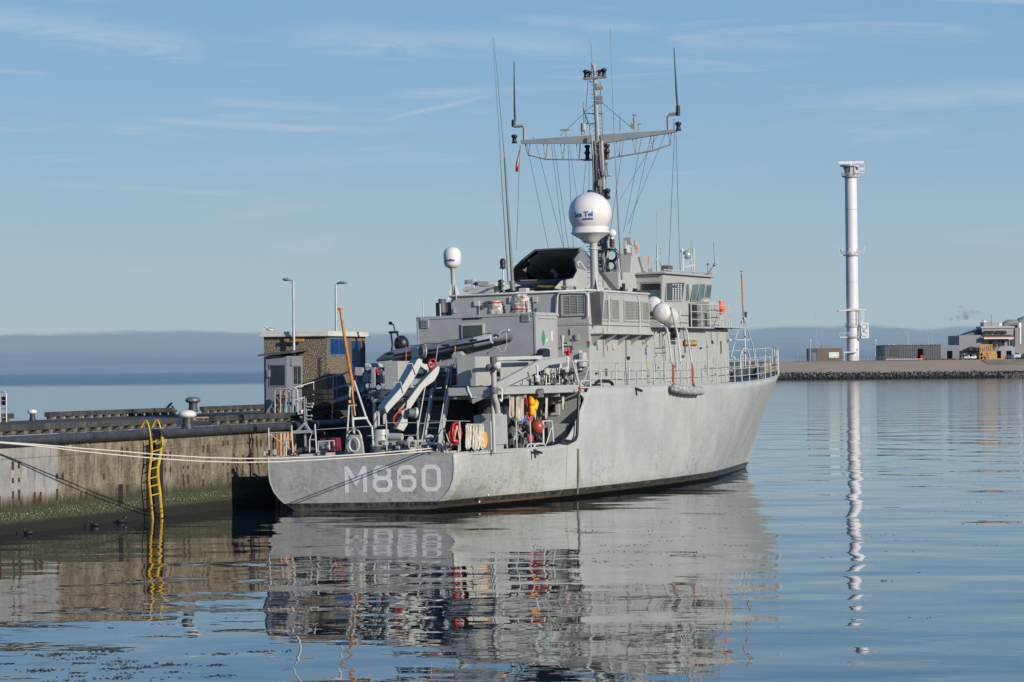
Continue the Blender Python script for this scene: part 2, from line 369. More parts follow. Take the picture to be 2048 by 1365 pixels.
# bollards
def bollard(x, y, r, h, lab, capm):
    t = Thing('quay_bollard', lab, 'bollard', QY, (x, y, Dk), 'mushroom bollards on the quay')
    t.part('post', MB().lathe((x, y, Dk), [(r*.72, 0), (r*.62, .1), (r*.52, h*.35), (r*.55, h*.6)]), mat('bollard_iron', (.05, .05, .05), .55, .3, var=.4, sc=6, grime=.5, gcol=(.15, .09, .05)))
    t.part('cap', MB().lathe((x, y, Dk), [(r*.55, h*.58), (r*.95, h*.66), (r, h*.74), (r*.93, h*.86), (r*.6, h*.97), (0, h)]), capm)
CAPW = mat('white_bollard_cap', (.6, .56, .5), .5, var=.1, grime=.4); CAPD = mat('bare_bollard_cap', (.17, .17, .175), .45, .4, var=.2)
p = Q(375, 858, z=Dk); bollard(p.x, p.y, .33, .68, 'largest bollard at the quay edge, thick post and white cap', CAPW)
p = Q(386, 824, z=Dk); bollard(p.x, p.y, .40, .78, 'grey capped bollard on the far edge of the quay, behind the white capped one', CAPD)
p = Q(65, 841, z=Dk); bollard(p.x, p.y, .21, .48, 'small white topped bollard at the left of the quay, against the sea', CAPW)
# pallet
p = Q(440, 841, z=Dk); pal = MB()
for i in range(7): pal.box((p.x-.6, p.y-.9+i*.29, Dk+.12), (p.x+.6, p.y-.9+i*.29+.14, Dk+.145))
for j in (-.6, -.06, .48):
    pal.box((p.x+j, p.y-.9, Dk+.10), (p.x+j+.1, p.y+.98, Dk+.12)); pal.box((p.x+j, p.y-.9, Dk+.002), (p.x+j+.1, p.y+.98, Dk+.02))
    for i in (-.9, 0, .85): pal.box((p.x+j, p.y+i, Dk+.02), (p.x+j+.1, p.y+i+.13, Dk+.10))
single('pallet', pal, mat('pallet_wood', (.42, .24, .12), .8, var=.3, sc=3), 'flat wooden pallet lying on the quay beside the large bollard', 'pallet', QY, (p.x, p.y, Dk))
p = Q(337, 824, z=Dk); g = MB(); g.box((p.x-.3, p.y-.35, Dk), (p.x+.3, p.y+.35, Dk+.08)); g.beam(p+V((0, .2, .08)), p+V((0, -.15, .42)), .1, .1); g.beam(p+V((0, -.3, .08)), p+V((0, -.2, .3)), .07, .07); g.ball(p+V((0, -.17, .43)), .07, 8)
single('rail_stop', g, BLACK, 'small black iron stop bolted to a board on the far quay edge', 'buffer', QY, p)
# barrier racks
def rack(a, h, w_, lab, n=1, dx=.0, group=None):
    t = Thing('crowd_barrier', lab, 'barrier', QY, a, group)
    r = .035; pts = [a, a+V((0, 0, h-.15))]+arc(a+V((0, w_*-.0-.12, h-.12)), .12, pi/2*0, pi/2, 4, (0, 1, 0), (0, 0, 1))
    P0 = a+V((0, .0, 0)); P1 = a+V((0, -w_, 0))
    loop = [P0, P0+V((0, 0, h-.12)), P0+V((0, -.04, h-.03)), P0+V((0, -.13, h)), P1+V((0, .13, h)), P1+V((0, .04, h-.03)), P1+V((0, 0, h-.12)), P1]
    t.part('frame', MB().tube(loop, r, 8), GALV)
    for q in (.15, .45, .7): t.part('crossbar', MB().cyl(P0+V((0, 0, h*q)), P1+V((0, 0, h*q)), .025, n=8), GALV)
    return t
labs = ['tubular steel barrier leaning beside the timber boards by the booth', 'second steel barrier of the row in front of the white booth', 'third steel barrier of the row, green hose behind it', 'steel barrier at the right end of the row by the grey post']
for i, (px, lb, w_) in enumerate(zip((550, 561, 572, 586), labs, (.40, .40, .3, .22))):
    a = Q(px, 838, z=Dk); rack(a, 1.3, w_, lb, group='steel barriers stacked in a row on the quay')
a = Q(1, 845, z=Dk); t = rack(a, 1.3, .28, 'pair of steel hoops with a black box at the far left of the quay')
t.part('black_box', MB().box(a+V((.05, -.2, .72)), a+V((.2, -.02, 1.08))), BLACK)
bd = MB()
for i in range(7):
    a = Q(537+i*2.2, 838, z=Dk); bd.beam(a+V((0, 0, 0)), a+V((.3, -.35-.03*i, 1.25-.12*random.random())), .13, .04, up=(1, 0, 0))
single('timber_boards', bd, WOOD, 'bundle of brown timber boards leaning against the white booth', 'boards', QY, Q(540, 838, z=Dk))
hs = MB(); c = Q(571, 838, z=Dk)+V((.45, 0, .42))
for i in range(4): hs.tube(arc(c+V((.05*i, .03*i, 0)), .30-.03*i, 0, 2*pi, 24, (0, 1, 0), (0, 0, 1))[:-1], .022, 6, closed=True)
single('garden_hose', hs, mat('teal_hose', (.01, .22, .17), .5), 'teal green hose coiled behind the steel barriers', 'hose', QY, c)
# timber stack, ship's shade put into its colour, and cabinet behind the stern
a = Q(612, 842, z=Dk); t = Thing('timber_stack', 'brown stack of heavy fender timbers on the quay behind the stern', 'timber', QY, a)
FT = mat('shade_darkened_timber', (.022, .016, .014), .85, var=.5, sc=5)  # timber brown lowered to carry the shade the ship casts here
for i in range(6):
    for j in range(2): t.part('baulk', MB().box(a+V((j*.42+random.uniform(-.05, .05), -.85+random.uniform(-.08, .08), .03+i*.21)), a+V((j*.42+.38, .1+random.uniform(-.08, .08), .22+i*.21))), FT, bevel=.03)
a = Q(712, 826, z=Dk); t = Thing('cabinet', 'low white and grey steel cabinet standing on the quay under the gangway rail', 'cabinet', QY, a)
CAB = mat('cabinet_grey', (.30, .33, .38), .5, var=.08, grime=.3)
t.part('cabinet_body', MB().box(a+V((0, -.2, .25)), a+V((1.2, 1.75, 1.1))), CAB, bevel=.03)
for i in range(3): t.part('cabinet_door', MB().box(a+V((-.012, -.15+i*.63, .32)), a+V((-.0, .42+i*.63, 1.03))), CAB, bevel=.005)
t.part('plinth', MB().box(a+V((.1, -.1, 0)), a+V((1.1, 1.6, .25))), BLACK)
# gangway
t = Thing('gangway', 'aluminium gangway with handrails leading down from the ship to the quay', 'gangway', QY, Q(600, 838, z=Dk))
g0 = Q(588, 776, z=Dk+1.1); g1 = Q(704, 738, z=Dk+2.0)
g0 = Q(588, 776, y=3.0); g1 = Q(706, 741, y=1.0)
for off in (0, .8):
    o_ = V((off, .2*off, 0)); d_ = V((0, 0, -.55))
    t.part('handrail', MB().cyl(g0+o_, g1+o_, .022, n=8).cyl(g0+o_+d_, g1+o_+d_, .018, n=8), GALV)
    for k in (0, .33, .66, 1): q = g0+(g1-g0)*k+o_; t.part('stanchion', MB().cyl(q, q+V((0, 0, -1.0)), .022, n=6), GALV)
t.part('walkway', MB().beam(g0+V((.4, 0, -1.05)), g1+V((.4, 0, -1.05)), .8, .1), GALV)
# ---------------------------------------------------------------- pebble dash hut, booth and lamps
m, b, o = newmat('pebble_dash'); PEB = m
vz = N.new('ShaderNodeTexVoronoi'); vz.inputs['Scale'].default_value = 15; L.new(o, vz.inputs['Vector'])
pn = noise(o, 19, 3, .7)
cc = mixc(mapr(pn, .44, .58), (.03, .024, .017), (.33, .28, .20)); cc = mixc(mapr(noise(o, .7, 3), .3, .8, 0, .25), cc, (.12, .1, .07))
L.new(cc, b.inputs['Base Color']); b.inputs['Roughness'].default_value = .95; bump(b, pn, .04)
hl = Q(529, 836, z=Dk); hx = hl.x; hr = Q(655, 836, x=hx); hf = Q(732, 830, y=hr.y); ht = Q(655, 672, x=hx).z
hut = Thing('quay_hut', 'flat roofed pebble dash hut with blue door and blue window on the quay', 'hut', QY, (hx, hr.y, Dk))
hut.part('wall', MB().box((hx, hl.y, Dk), (hf.x, hr.y, ht-.02)), PEB)
FAS = mat('hut_fascia', (.52, .5, .44), .6, var=.1, grime=.5, gcol=(.2, .2, .08))
hut.part('roof', MB().box((hx-.12, hl.y+.12, ht), (hf.x+.12, hr.y-.12, ht+.21)).box((hx-.17, hl.y+.17, ht-.02), (hf.x+.17, hr.y-.17, ht+.06)), FAS, bevel=.015)
BLUEG = mat('blue_glass', (.006, .045, .15), .12, var=.2); BLUED = mat('blue_door_paint', (.01, .04, .13), .4)
yy = hr.y-.025
a = Q(660, 678, y=hr.y); c = Q(693, 709, y=hr.y)
fr_ = hut.part('window', MB().box((a.x-.05, yy, c.z-.05), (c.x+.05, yy+.02, a.z+.05)), mat('window_frame_blue', (.1, .16, .3), .5))
mid = (a.x+c.x)/2
for q0, q1 in ((a.x, mid-.03), (mid+.03, c.x)): hut.part('pane', MB().box((q0, yy-.01, c.z), (q1, yy-.001, a.z)), BLUEG, parent=fr_)
a = Q(701, 683, y=hr.y); c = Q(721, 683, y=hr.y)
dr = hut.part('door', MB().box((a.x, yy, Dk+.02), (c.x, yy+.02, a.z)), BLUED)
hut.part('door_frame', MB().box((a.x-.09, yy-.015, Dk), (a.x-.01, yy+.02, a.z+.09)).box((c.x+.01, yy-.015, Dk), (c.x+.09, yy+.02, a.z+.09)).box((a.x-.01, yy-.015, a.z+.01), (c.x+.01, yy+.02, a.z+.09)), mat('door_frame_brown', (.2, .13, .09), .6))
hut.part('door_notice', MB().box((a.x+.35, yy-.008, Dk+1.3), (a.x+.65, yy-.001, Dk+1.75)), mat('notice_yellow', (.65, .55, .25), .6), parent=dr)
# booth against the hut
bl_ = Q(531, 840, z=Dk); bx = hx-1.75; b0 = Q(532, 840, x=bx); b1 = Q(575, 840, x=bx); bz0 = Q(531, 713, x=bx).z
booth = Thing('booth', 'small white clad guard booth with large dark window in front of the hut', 'booth', QY, (bx, b1.y, Dk))
BW = mat('booth_cladding', (.19, .20, .235), .5, var=.05, grime=.3, gcol=(.25, .24, .22))
booth.part('wall', MB().box((bx, b0.y, Dk), (hx-.01, b1.y, bz0)), BW, bevel=.01)
rp = [(bx-.25, b0.y+.25, bz0), (bx-.25, b1.y-.3, bz0+.12), (hx-.02, b1.y-.3, bz0+.25), (hx-.02, b0.y+.25, bz0+.13)]
booth.part('roof', MB().prism(rp, (0, 0, .07)), mat('booth_roof_felt', (.07, .075, .08), .8))
a = Q(541, 731, x=bx); c = Q(573, 771, x=bx); c.y = max(c.y, b1.y+.06)
fr_ = booth.part('window', MB().box((bx-.03, a.y+.06, c.z-.06), (bx-.005, c.y-.03, a.z+.06)), BW)
booth.part('pane', MB().box((bx-.045, a.y, c.z), (bx-.032, c.y+.03, a.z)), GLASS, parent=fr_)
a = Q(586, 733, y=b1.y); c = Q(600, 768, y=b1.y)
fr_ = booth.part('window', MB().box((a.x-.06, b1.y-.03, c.z-.06), (c.x+.06, b1.y-.005, a.z+.06)), BW)
mid = (a.x+c.x)/2
for q0, q1 in ((a.x, mid-.04), (mid+.04, c.x)): booth.part('pane', MB().box((q0, b1.y-.045, c.z), (q1, b1.y-.032, a.z)), GLASS, parent=fr_)
booth.part('wall_lamp', MB().box((bx-.16, b0.y-.25, bz0-.9), (bx-.01, b0.y-.12, bz0-.6)).box((bx+.3, b1.y-.1, bz0-.4), (bx+.5, b1.y-.01, bz0-.1)), BW)
def lamp_post(base, h, side, lab, blen=.42):
    t = Thing('street_lamp', lab, 'street lamp', QY, base, 'grey street lamps on the quay')
    t.part('pole', MB().tube([base, base+V((0, 0, h*.5)), base+V((0, 0, h-.1))], [.075, .065, .055], 10), GALV)
    d = V((0, side, .05)).normalized(); a = base+V((0, 0, h-.1))
    t.part('arm', MB().cyl(a, a+d*.15+V((0, 0, .05)), .04, n=8), GALV)
    t.part('lamp_head', MB().ball(a+d*(blen*.5+.1)+V((0, 0, .06)), 1, 14, (blen*.5, blen*.5 if 0 else .14, .07), Matrix.Rotation(pi/2, 3, 'Z')), mat('lamp_head_grey', (.2, .21, .22), .4))
bs = Q(589, 836, x=hx-.35); bs.z = Dk; lamp_post(bs, Q(588, 558, x=hx-.35).z-Dk, 1, 'tall street lamp standing in front of the hut, head pointing left')
bs = Q(674, 824, x=hf.x+1.5); bs.z = Dk; lamp_post(bs, Q(673, 565, x=hf.x+1.5).z-Dk, -1, 'tall street lamp behind the hut, head pointing right', .5)
t = hut.part('roof_bracket', MB().box((hx-.30, hr.y+1.0, ht-.22), (hx-.18, hr.y+1.9, ht-.12)), mat('bracket_orange', (.4, .2, .04), .6))
# gull on the roof
gp = V((hx+.1, hl.y-.25, ht+.21)); gm = MB().ball(gp+V((0, 0, .11)), .09, 10, (1, 2.0, .85)).ball(gp+V((0, .17, .2)), .05, 8).cyl(gp+V((0, .2, .2)), gp+V((0, .28, .18)), .016, .004, 6).cyl(gp+V((.02, 0, 0)), gp+V((.02, 0, .06)), .008, n=5)
gull = Thing('seagull', 'white and grey gull standing on the left corner of the hut roof', 'gull', QY, gp)
gull.part('gull_body', gm, WHITE); gull.part('wing', MB().ball(gp+V((0, -.06, .15)), .085, 10, (1.02, 2.2, .5)), mat('gull_grey', (.3, .31, .33), .8))
# coots on the water
def duck(px, py, lab, flip=1):
    p = W(px, py+3, z=0); t = Thing('coot', lab, 'water bird', WO, p, 'black coots swimming at the foot of the quay wall')
    t.part('coot_body', MB().ball(p+V((0, 0, .06)), .1, 12, (1.7, .9, .8)).cyl(p+V((-.11*flip, 0, .08)), p+V((-.14*flip, 0, .17)), .045, .035, 8).ball(p+V((-.15*flip, 0, .19)), .045, 8), mat('coot_black', (.008, .008, .009), .6))
    t.part('bill', MB().cyl(p+V((-.18*flip, 0, .19)), p+V((-.22*flip, 0, .18)), .012, .006, 6), PIPEW)
duck(57, 1066, 'black coot furthest left, resting low on the water'); duck(190, 1050, 'black coot swimming to the left beside the wall, middle of three'); duck(241, 1043, 'black coot nearest the yellow ladder', -1)
# floating weed in the foreground
wm = MB(); random.seed(11)
def weed(px, py, sx, n):
    c = W(px, py, z=.004)
    for i in range(n):
        a = c+V((random.gauss(0, sx*.5), random.gauss(0, sx*.35), 0)); q = random.uniform(0, pi); l = random.uniform(.01, .04)
        d = V((cos(q), sin(q), 0)); e = V((-d.y, d.x, 0))*.012
        wm.hexa([a-e-d*l, a+e-d*l, a+e+d*l, a-e+d*l, a-e-d*l+V((0, 0, .006)), a+e-d*l+V((0, 0, .006)), a+e+d*l+V((0, 0, .006)), a-e+d*l+V((0, 0, .006))])
for i in range(34):
    weed(random.uniform(0, 330)+random.random()**2*250, random.uniform(1300, 1362), random.uniform(.15, .5), random.randint(5, 26))
for i in range(20): weed(random.uniform(0, 2048), random.uniform(1080, 1350), random.uniform(.1, .4), random.randint(2, 7))
for i in range(40): weed(random.uniform(1180, 2048), random.uniform(940, 1120), random.uniform(.5, 1.6), random.randint(2, 6))
for i in range(14): weed(random.uniform(900, 1500), random.uniform(1050, 1140), random.uniform(.3, 1.2), random.randint(4, 16))
o = struct('floating_seaweed', wm, mat('seaweed', (.012, .018, .012), .7), kind='stuff')
# ---------------------------------------------------------------- far shore
DS = 1150.
SAND = mat('sand', (.30, .235, .175), .95, var=.06, sc=.02, grime=0, bmp=.05, bsc=.2)
g = MB(); xa, xb = W(1440, 745, y=DS).x, 700; zr = W(1700, 746, y=DS).z; zt = W(1706, 722, y=1185.).z
g.add([(xa+14, DS+8, zr), (xb, DS+8, zr), (xb, 1183, zt), (xa+22, 1183, zt)], [(0, 1, 2, 3)]); g.add([(xa+22, 1183, zt), (xb, 1183, zt), (xb, 1600, zt+.3), (xa+22, 1600, zt+.3)], [(0, 1, 2, 3)])
g.add([(xa+14, DS+8, zr), (xa+22, 1183, zt), (xa+22, 1600, zt), (xa+4, 1600, -.5), (xa, DS, -.5)], [(0, 1, 2, 3, 4)])
struct('sand_bank', g, SAND)
# rock revetment: many boulders, nobody could count them
rk = MB(); random.seed(5)
def boulder(c, r):
    vs = []; ph = random.random()*6
    for z_ in (-.7, .1, .8):
        k = 5 if z_ < .5 else 4
        for j in range(5): a = ph+2*pi*j/5; q = r*(1-.35*abs(z_))*random.uniform(.75, 1.2); vs.append((c[0]+q*cos(a), c[1]+q*sin(a), c[2]+z_*r*.85))
    rk.add(vs, [(0, 1, 2, 3, 4)[::-1], (10, 11, 12, 13, 14)]+[(i*5+j, i*5+(j+1) % 5, i*5+5+(j+1) % 5, i*5+5+j) for i in (0, 1) for j in range(5)])
x = xa-1
while x < 235:
    for k in range(5):
        f_ = k/4; (lambda c_, r_: boulder(c_, r_))((x+random.uniform(-.6, .6), DS-1+f_*10+random.uniform(-.5, .5), -.1+f_*(zr+.1)+random.uniform(-.15, .2)), random.uniform(.28, .62))
    x += .62
m, b, o = newmat('revetment_rock'); RK = m
zs = N.new('ShaderNodeSeparateXYZ'); L.new(o, zs.inputs[0])
vr = N.new('ShaderNodeTexVoronoi'); vr.inputs['Scale'].default_value = .9; L.new(o, vr.inputs['Vector'])
cr_ = N.new('ShaderNodeRGBToBW'); L.new(vr.outputs['Color'], cr_.inputs[0])
cc = mixc(mapr(cr_.outputs[0], .3, .8), (.022, .022, .024), (.15, .15, .15))
cc = mixc(mapr(mth('ADD', zs.outputs[2], mth('MULTIPLY', noise(o, .4, 3), .6)), .9, 1.7, 1, 0), cc, (.010, .011, .010))
L.new(cc, b.inputs['Base Color']); b.inputs['Roughness'].default_value = .85
struct('rock_revetment', rk, RK, kind='stuff')
rb = MB(); rb.add([(xa-1, DS-1.5, -.6), (700, DS-1.5, -.6), (700, DS+9, zr-.15), (xa+12, DS+9, zr-.15)], [(0, 1, 2, 3)]); struct('revetment_bed', rb, mat('revetment_bed_rock', (.018, .02, .02), .9, sc=.5, var=.5))
# concrete slope at the far right
cs = MB(); a0 = W(2010, 745, y=DS).x; cs.add([(a0, DS-2, -.3), (a0+60, DS-2, -.3), (a0+60, 1180, zt+.05), (a0-4, 1181, zt+.05)], [(0, 1, 2, 3)]); 
struct('boat_slope', cs, mat('slope_stone', (.20, .165, .12), .9, var=.2, sc=.1))
# radar tower
DT = 1190.
TW = mat('tower_white', (.57, .56, .57), .5, var=.05, sc=.05, grime=.3, gcol=(.5, .48, .45))
def T(px, py): return W(px, py, y=DT)
ax0 = T(1706.2, 723); axt = T(1701.2, 330)
def TA(py): return T(1706.2+(1701.2-1706.2)*(723-py)/393., py)
tower = Thing('radar_tower', 'tall slender white radar tower with platforms, standing on the far shore', 'tower', WO, ax0)
rr = 12.3/F_PX*DT
tower.part('shaft', MB().tube([ax0, TA(600), TA(512), TA(355)], [rr, rr*.99, rr*.985, rr*.97], 40), TW)
for yb in (420, 565, 640): tower.part('shaft_seam', MB().tube([TA(yb), TA(yb-1)], rr*1.008, 40), mat('seam_grey', (.4, .4, .4), .6))
def plat(py, r1, nr, h=1.1, name='platform'):
    c = TA(py); p = tower.part(name, MB().cyl(c, c+V((0, 0, .5)), r1*.92, r1, 28), TW)
    rl = MB()
    for i in range(nr): a = 2*pi*i/nr; q = c+V((r1*cos(a), r1*sin(a), .5)); rl.cyl(q, q+V((0, 0, h)), .05, n=5)
    for hh in (.55, 1.): rl.tube(arc(c+V((0, 0, .5+hh*h)), r1, 0, 2*pi, 24, (1, 0, 0), (0, 1, 0))[:-1], .05, 5, closed=True)
    tower.part('guard_rail', rl, TW, parent=p); return c
plat(355, rr*1.5, 16)
c = TA(345); tower.part('radar_cabin', MB().cyl(TA(353), TA(334), rr*1.05, rr*1.2, 24), mat('cabin_grey', (.33, .34, .36), .6))
for i in range(6): a = 2*pi*i/6+.4; q = TA(352)+V((rr*1.3*cos(a), rr*1.3*sin(a), 0)); tower.part('cabin_strut', MB().cyl(q, q+V((0, 0, 4.0)), .16, n=6), TW)
tower.part('top_deck', MB().cyl(TA(334), TA(331), rr*1.6, rr*1.75, 24), TW)
tower.part('radar_antenna', MB().beam(T(1675, 326), T(1727, 325), 1.2, .9).cyl(TA(331), TA(325), .8, .5, 10), TW)
for q in ((1722, 338), (1712, 343)): a = T(*q); a.y -= rr*1.2; tower.part('antenna_frame', MB().box(a+V((-1, -.2, -1.9)), a+V((1, .2, -1.6))).box(a+V((-1, -.2, 1.6)), a+V((1, .2, 1.9))).box(a+V((-1, -.2, -1.6)), a+V((-.8, .2, 1.6))).box(a+V((.8, -.2, -1.6)), a+V((1, .2, 1.6))).cyl(a+V((0, 0, -.4)), a+V((0, -.3, -.4)), .7, .7, 12), TW)
c = plat(512, rr*1.45, 18, 1.3)
for i in range(10): a = 2*pi*i/10; q = c+V((rr*1.5*cos(a), rr*1.5*sin(a), .5)); e = c+V((rr*2.1*cos(a), rr*2.1*sin(a), 1.9)); tower.part('aerial_bracket', MB().beam(q, e, .18, .18).cyl(e, e+V((0, 0, 2.0 if i in (0, 5) else .8)), .13, n=6), TW)
c = TA(621); tower.part('canopy', MB().beam(T(1676, 622), T(1731, 620), rr*2.4, .45).prism([T(1684, 620)+V((0, -3, 0)), T(1706, 617)+V((0, -3, 0)), T(1728, 619)+V((0, -3, 0))], (0, 6, 0)), TW)
for px in (1713, 1722, 1726): tower.part('hanger', MB().beam(T(px, 621)-V((0, 2.6, 0)), T(px, 652)-V((0, 2.6, 0)), .3, .3), TW)
plat(655, rr*1.25, 12); plat(676, rr*1.45, 14)
a = T(1684, 676); tower.part('side_balcony', MB().box((a.x-1.2, DT-2.5, a.z), (a.x+4, DT+2.5, a.z+.4)).box((a.x-1.2, DT-2.5, a.z+.4), (a.x-1.1, DT-2.4, a.z+2)).box((a.x-1.2, DT-2.5, a.z+1.8), (a.x+3, DT-2.4, a.z+1.95)).box((a.x+.8, DT-2.5, a.z+.4), (a.x+.95, DT-2.4, a.z+1.8)), TW)
def frame_box(mb, p0, p1, y0, t):
    mb.box((p0.x, y0, p0.z), (p1.x, y0+t, p0.z-t)).box((p0.x, y0, p1.z), (p1.x, y0+t, p1.z+t)).box((p0.x, y0, p0.z-t), (p0.x+t, y0+t, p1.z+t)).box((p1.x-t, y0, p0.z-t), (p1.x, y0+t, p1.z+t))
fb = MB(); frame_box(fb, T(1720, 646), T(1736, 677), DT-3.4, .5); frame_box(fb, T(1720, 646), T(1736, 677), DT-.5, .4)
for y_ in (650, 660, 670): fb.beam(T(1720, y_)-V((0, 3.3, 0)), T(1736, y_)-V((0, 3.3, 0)), .18, .18)
tower.part('dish_cage', fb, TW)
for q in ((1726, 654), (1731, 662), (1725, 669), (1732, 671)): a = T(*q)-V((0, 3.6, 0)); tower.part('dish', MB().lathe(a, [(.1, -.5), (.6, -.2), (.75, 0)], 14, Matrix.Rotation(pi/2, 3, 'X')), WHITE)
tower.part('entrance_canopy', MB().box((T(1684, 704).x, DT-4, T(1684, 704).z), (T(1712, 704).x, DT-2.4, T(1684, 706).z)).box((T(1686, 706).x, DT-3.9, zt), (T(1687, 706).x, DT-3.5, T(1684, 706).z)), TW)
# low brick building
DB = 1186.
def B(px, py, d=DB): return W(px, py, y=d)
def bbox(px0, py0, px1, d, dep, z0=None): a = B(px0, py0, d); c = B(px1, py0, d); return MB().box((a.x, d, z0 if z0 is not None else zt-.1), (c.x, d+dep, a.z))
br = Thing('service_building', 'low brown brick building with a white shutter beside the radar tower', 'building', WO, (B(1650, 720).x, DB, zt))
BRK = mat('brown_brick', (.13, .10, .075), .8, var=.15, sc=1.5); CHAR = mat('charcoal_cladding', (.05, .055, .065), .6, var=.1)
br.part('wall', bbox(1634, 697, 1684, DB, 8), BRK); br.part('dark_wall', bbox(1617, 697.5, 1633.8, DB-.2, 8), CHAR)
br.part('door', MB().box((B(1624, 706).x, DB-.3, zt), (B(1632, 706).x, DB-.22, B(1624, 706).z)), mat('grey_door', (.12, .16, .22), .5))
a, c = B(1658, 705), B(1678, 716); br.part('shutter', MB().box((a.x, DB-.06, c.z), (c.x, DB-.01, a.z)), mat('shutter_white', (.6, .6, .58), .6))
br.part('roof_unit', MB().box((B(1644, 697).x, DB+2, B(1644, 697).z-.05), (B(1650, 690).x, DB+3.5, B(1646, 690).z)), mat('roof_unit_grey', (.2, .19, .16), .7))
br.part('roof_mast', MB().cyl(B(1634, 697)+V((0, 2, -.1)), B(1633, 625)+V((0, 2, 0)), .07, n=5).cyl(B(1638, 697)+V((0, 2, -.1)), B(1638, 682)+V((0, 2, 0)), .1, n=5), GALV)
# charcoal shed
sh = Thing('long_shed', 'long charcoal metal shed with a red box at its open doorway on the far shore', 'building', WO, (B(1830, 720).x, DB, zt))
SHED = mat('shed_cladding', (.082, .088, .10), .55, var=.07, sc=.4)
sh.part('wall', bbox(1769, 692, 1881, DB, 30), SHED); sh.part('roof_edge', MB().box((B(1768, 692).x, DB-.2, B(1769, 692).z), (B(1882, 692).x, DB+30, B(1769, 690.5).z)), CHAR)
rb = MB(); k = B(1771, 700).x
while k < B(1880, 700).x: rb.box((k, DB-.12, zt), (k+.12, DB-.005, B(1800, 693).z)); k += .9
sh.part('cladding_rib', rb, SHED)
sh.part('doorway', MB().box((B(1836, 698).x, DB-.2, zt), (B(1846, 698).x, DB-.13, B(1836, 698).z)), SOOT_SHADE)  # flat panel, shade inside the open doorway put into its colour
sh.part('red_box', MB().box((B(1840, 711).x, DB-1.5, zt), (B(1845, 711).x, DB-.6, B(1840, 711).z)), RED)
sh.part('panel', MB().box((B(1781, 695).x, DB-.2, B(1781, 712).z), (B(1799, 695).x, DB-.13, B(1781, 696).z)), CHAR)
for px in (1778, 1788, 1822, 1850, 1858, 1866): sh.part('roof_vent', MB().box((B(px, 692).x, DB+3, B(px, 691).z-.1), (B(px+3, 692).x, DB+4, B(px, 688.5).z)), GALV)
an = Thing('annex', 'lighter grey lean-to annex with an open doorway right of the long shed', 'building', WO, (B(1900, 720).x, DB+1, zt))
LG = mat('annex_grey', (.17, .18, .21), .6, var=.06, sc=.3)
an.part('wall', bbox(1881.3, 691, 1918.5, DB+1, 25), LG); an.part('doorway', MB().box((B(1895, 702).x, DB+.9, zt), (B(1905.5, 702).x, DB+.99, B(1895, 702).z)), SOOT_SHADE)  # annex doorway is a flat panel coloured as the shade within
# terminal building
tb = Thing('terminal_building', 'large grey terminal building with windowed control room and red striped canopy on the far shore', 'building', WO, (B(1980, 720).x, DB+3, zt))
TG = mat('terminal_grey', (.20, .20, .215), .6, var=.08, sc=.2, grime=.35, gcol=(.10, .10, .10)); TG2 = mat('terminal_light_grey', (.26, .27, .31), .6, var=.08, sc=.2)
D3 = DB+3
tb.part('wall', MB().box((B(1918, 671, D3).x, D3, B(1918, 702, D3).z), (B(1962, 671, D3).x, D3+30, B(1918, 671, D3).z)), TG, label='blank grey upper wall')
tb.part('ground_floor', MB().box((B(1920, 702, D3).x, D3+2, zt-.1), (B(1965, 702, D3).x, D3+30, B(1918, 702, D3).z-.02)), TG2)
tb.part('ground_window', MB().box((B(1932, 711, D3).x, D3+1.9, zt+.4), (B(1953, 711, D3).x, D3+1.98, B(1932, 710, D3).z)), SOOT_SHADE)
tb.part('block', bbox(1962.2, 671, 2030, D3+1, 30), TG2); tb.part('side_block', bbox(2030.2, 656, 2070, D3+3, 30), TG)
a = B(1927, 671, D3+2); c = B(1963, 658, D3+2); e = B(1963, 671, D3+2)
tb.part('glass_roof', MB().prism([a, c, e], (0, 18, 0)), mat('roof_glass_grey', (.11, .115, .12), .6, var=.3, sc=.5))
tb.part('control_room', MB().hexa([(B(1966, 670, D3).x, D3-.5, B(1966, 670, D3).z), (B(2026, 670, D3).x, D3-.5, B(2026, 670, D3).z), (B(2026, 670, D3).x, D3+12, B(2026, 670, D3).z), (B(1966, 670, D3).x, D3+12, B(1966, 670, D3).z), (B(1962, 657, D3).x, D3-1, B(1962, 657, D3).z), (B(2027, 657, D3).x, D3-1, B(2027, 657, D3).z), (B(2027, 657, D3).x, D3+12, B(2027, 657, D3).z), (B(1962, 657, D3).x, D3+12, B(1962, 657, D3).z)]), mat('window_band_frame', (.3, .3, .3), .5))
tb.part('roof', MB().box((B(1961, 657, D3).x, D3-1.5, B(1961, 657, D3).z), (B(2028, 657, D3).x, D3+12, B(1961, 654, D3).z+.15)), mat('roof_slab_grey', (.33, .34, .36), .6))
for p0, p1 in ((1968, 1977), (1978.5, 1987), (1990, 2000), (2002, 2013)): a = B(p0, 662, D3-1.1); c = B(p1, 668, D3-1.1); tb.part('window', MB().box((a.x, D3-1.15, c.z), (c.x, D3-1.02, a.z)), GLASS)
a = B(1968, 672, D3-3); c = B(2028, 678, D3-3); h3_ = (a.z-c.z)
tb.part('canopy', MB().box((a.x, D3-3, c.z), (c.x, D3-.6, c.z+h3_*.45)), mat('canopy_white', (.55, .55, .53), .6)); tb.part('red_fascia', MB().box((a.x, D3-2.8, c.z+h3_*.46), (c.x, D3-.6, a.z)), mat('canopy_red', (.17, .045, .04), .6))
for p0, p1 in ((1979, 1986), (1997, 2001), (2003, 2010), (2016, 2019), (2021, 2026)): a = B(p0, 680, D3); c = B(p1, 692, D3); tb.part('window', MB().box((a.x, D3+.9, c.z), (c.x, D3+.98, a.z)), GLASS)
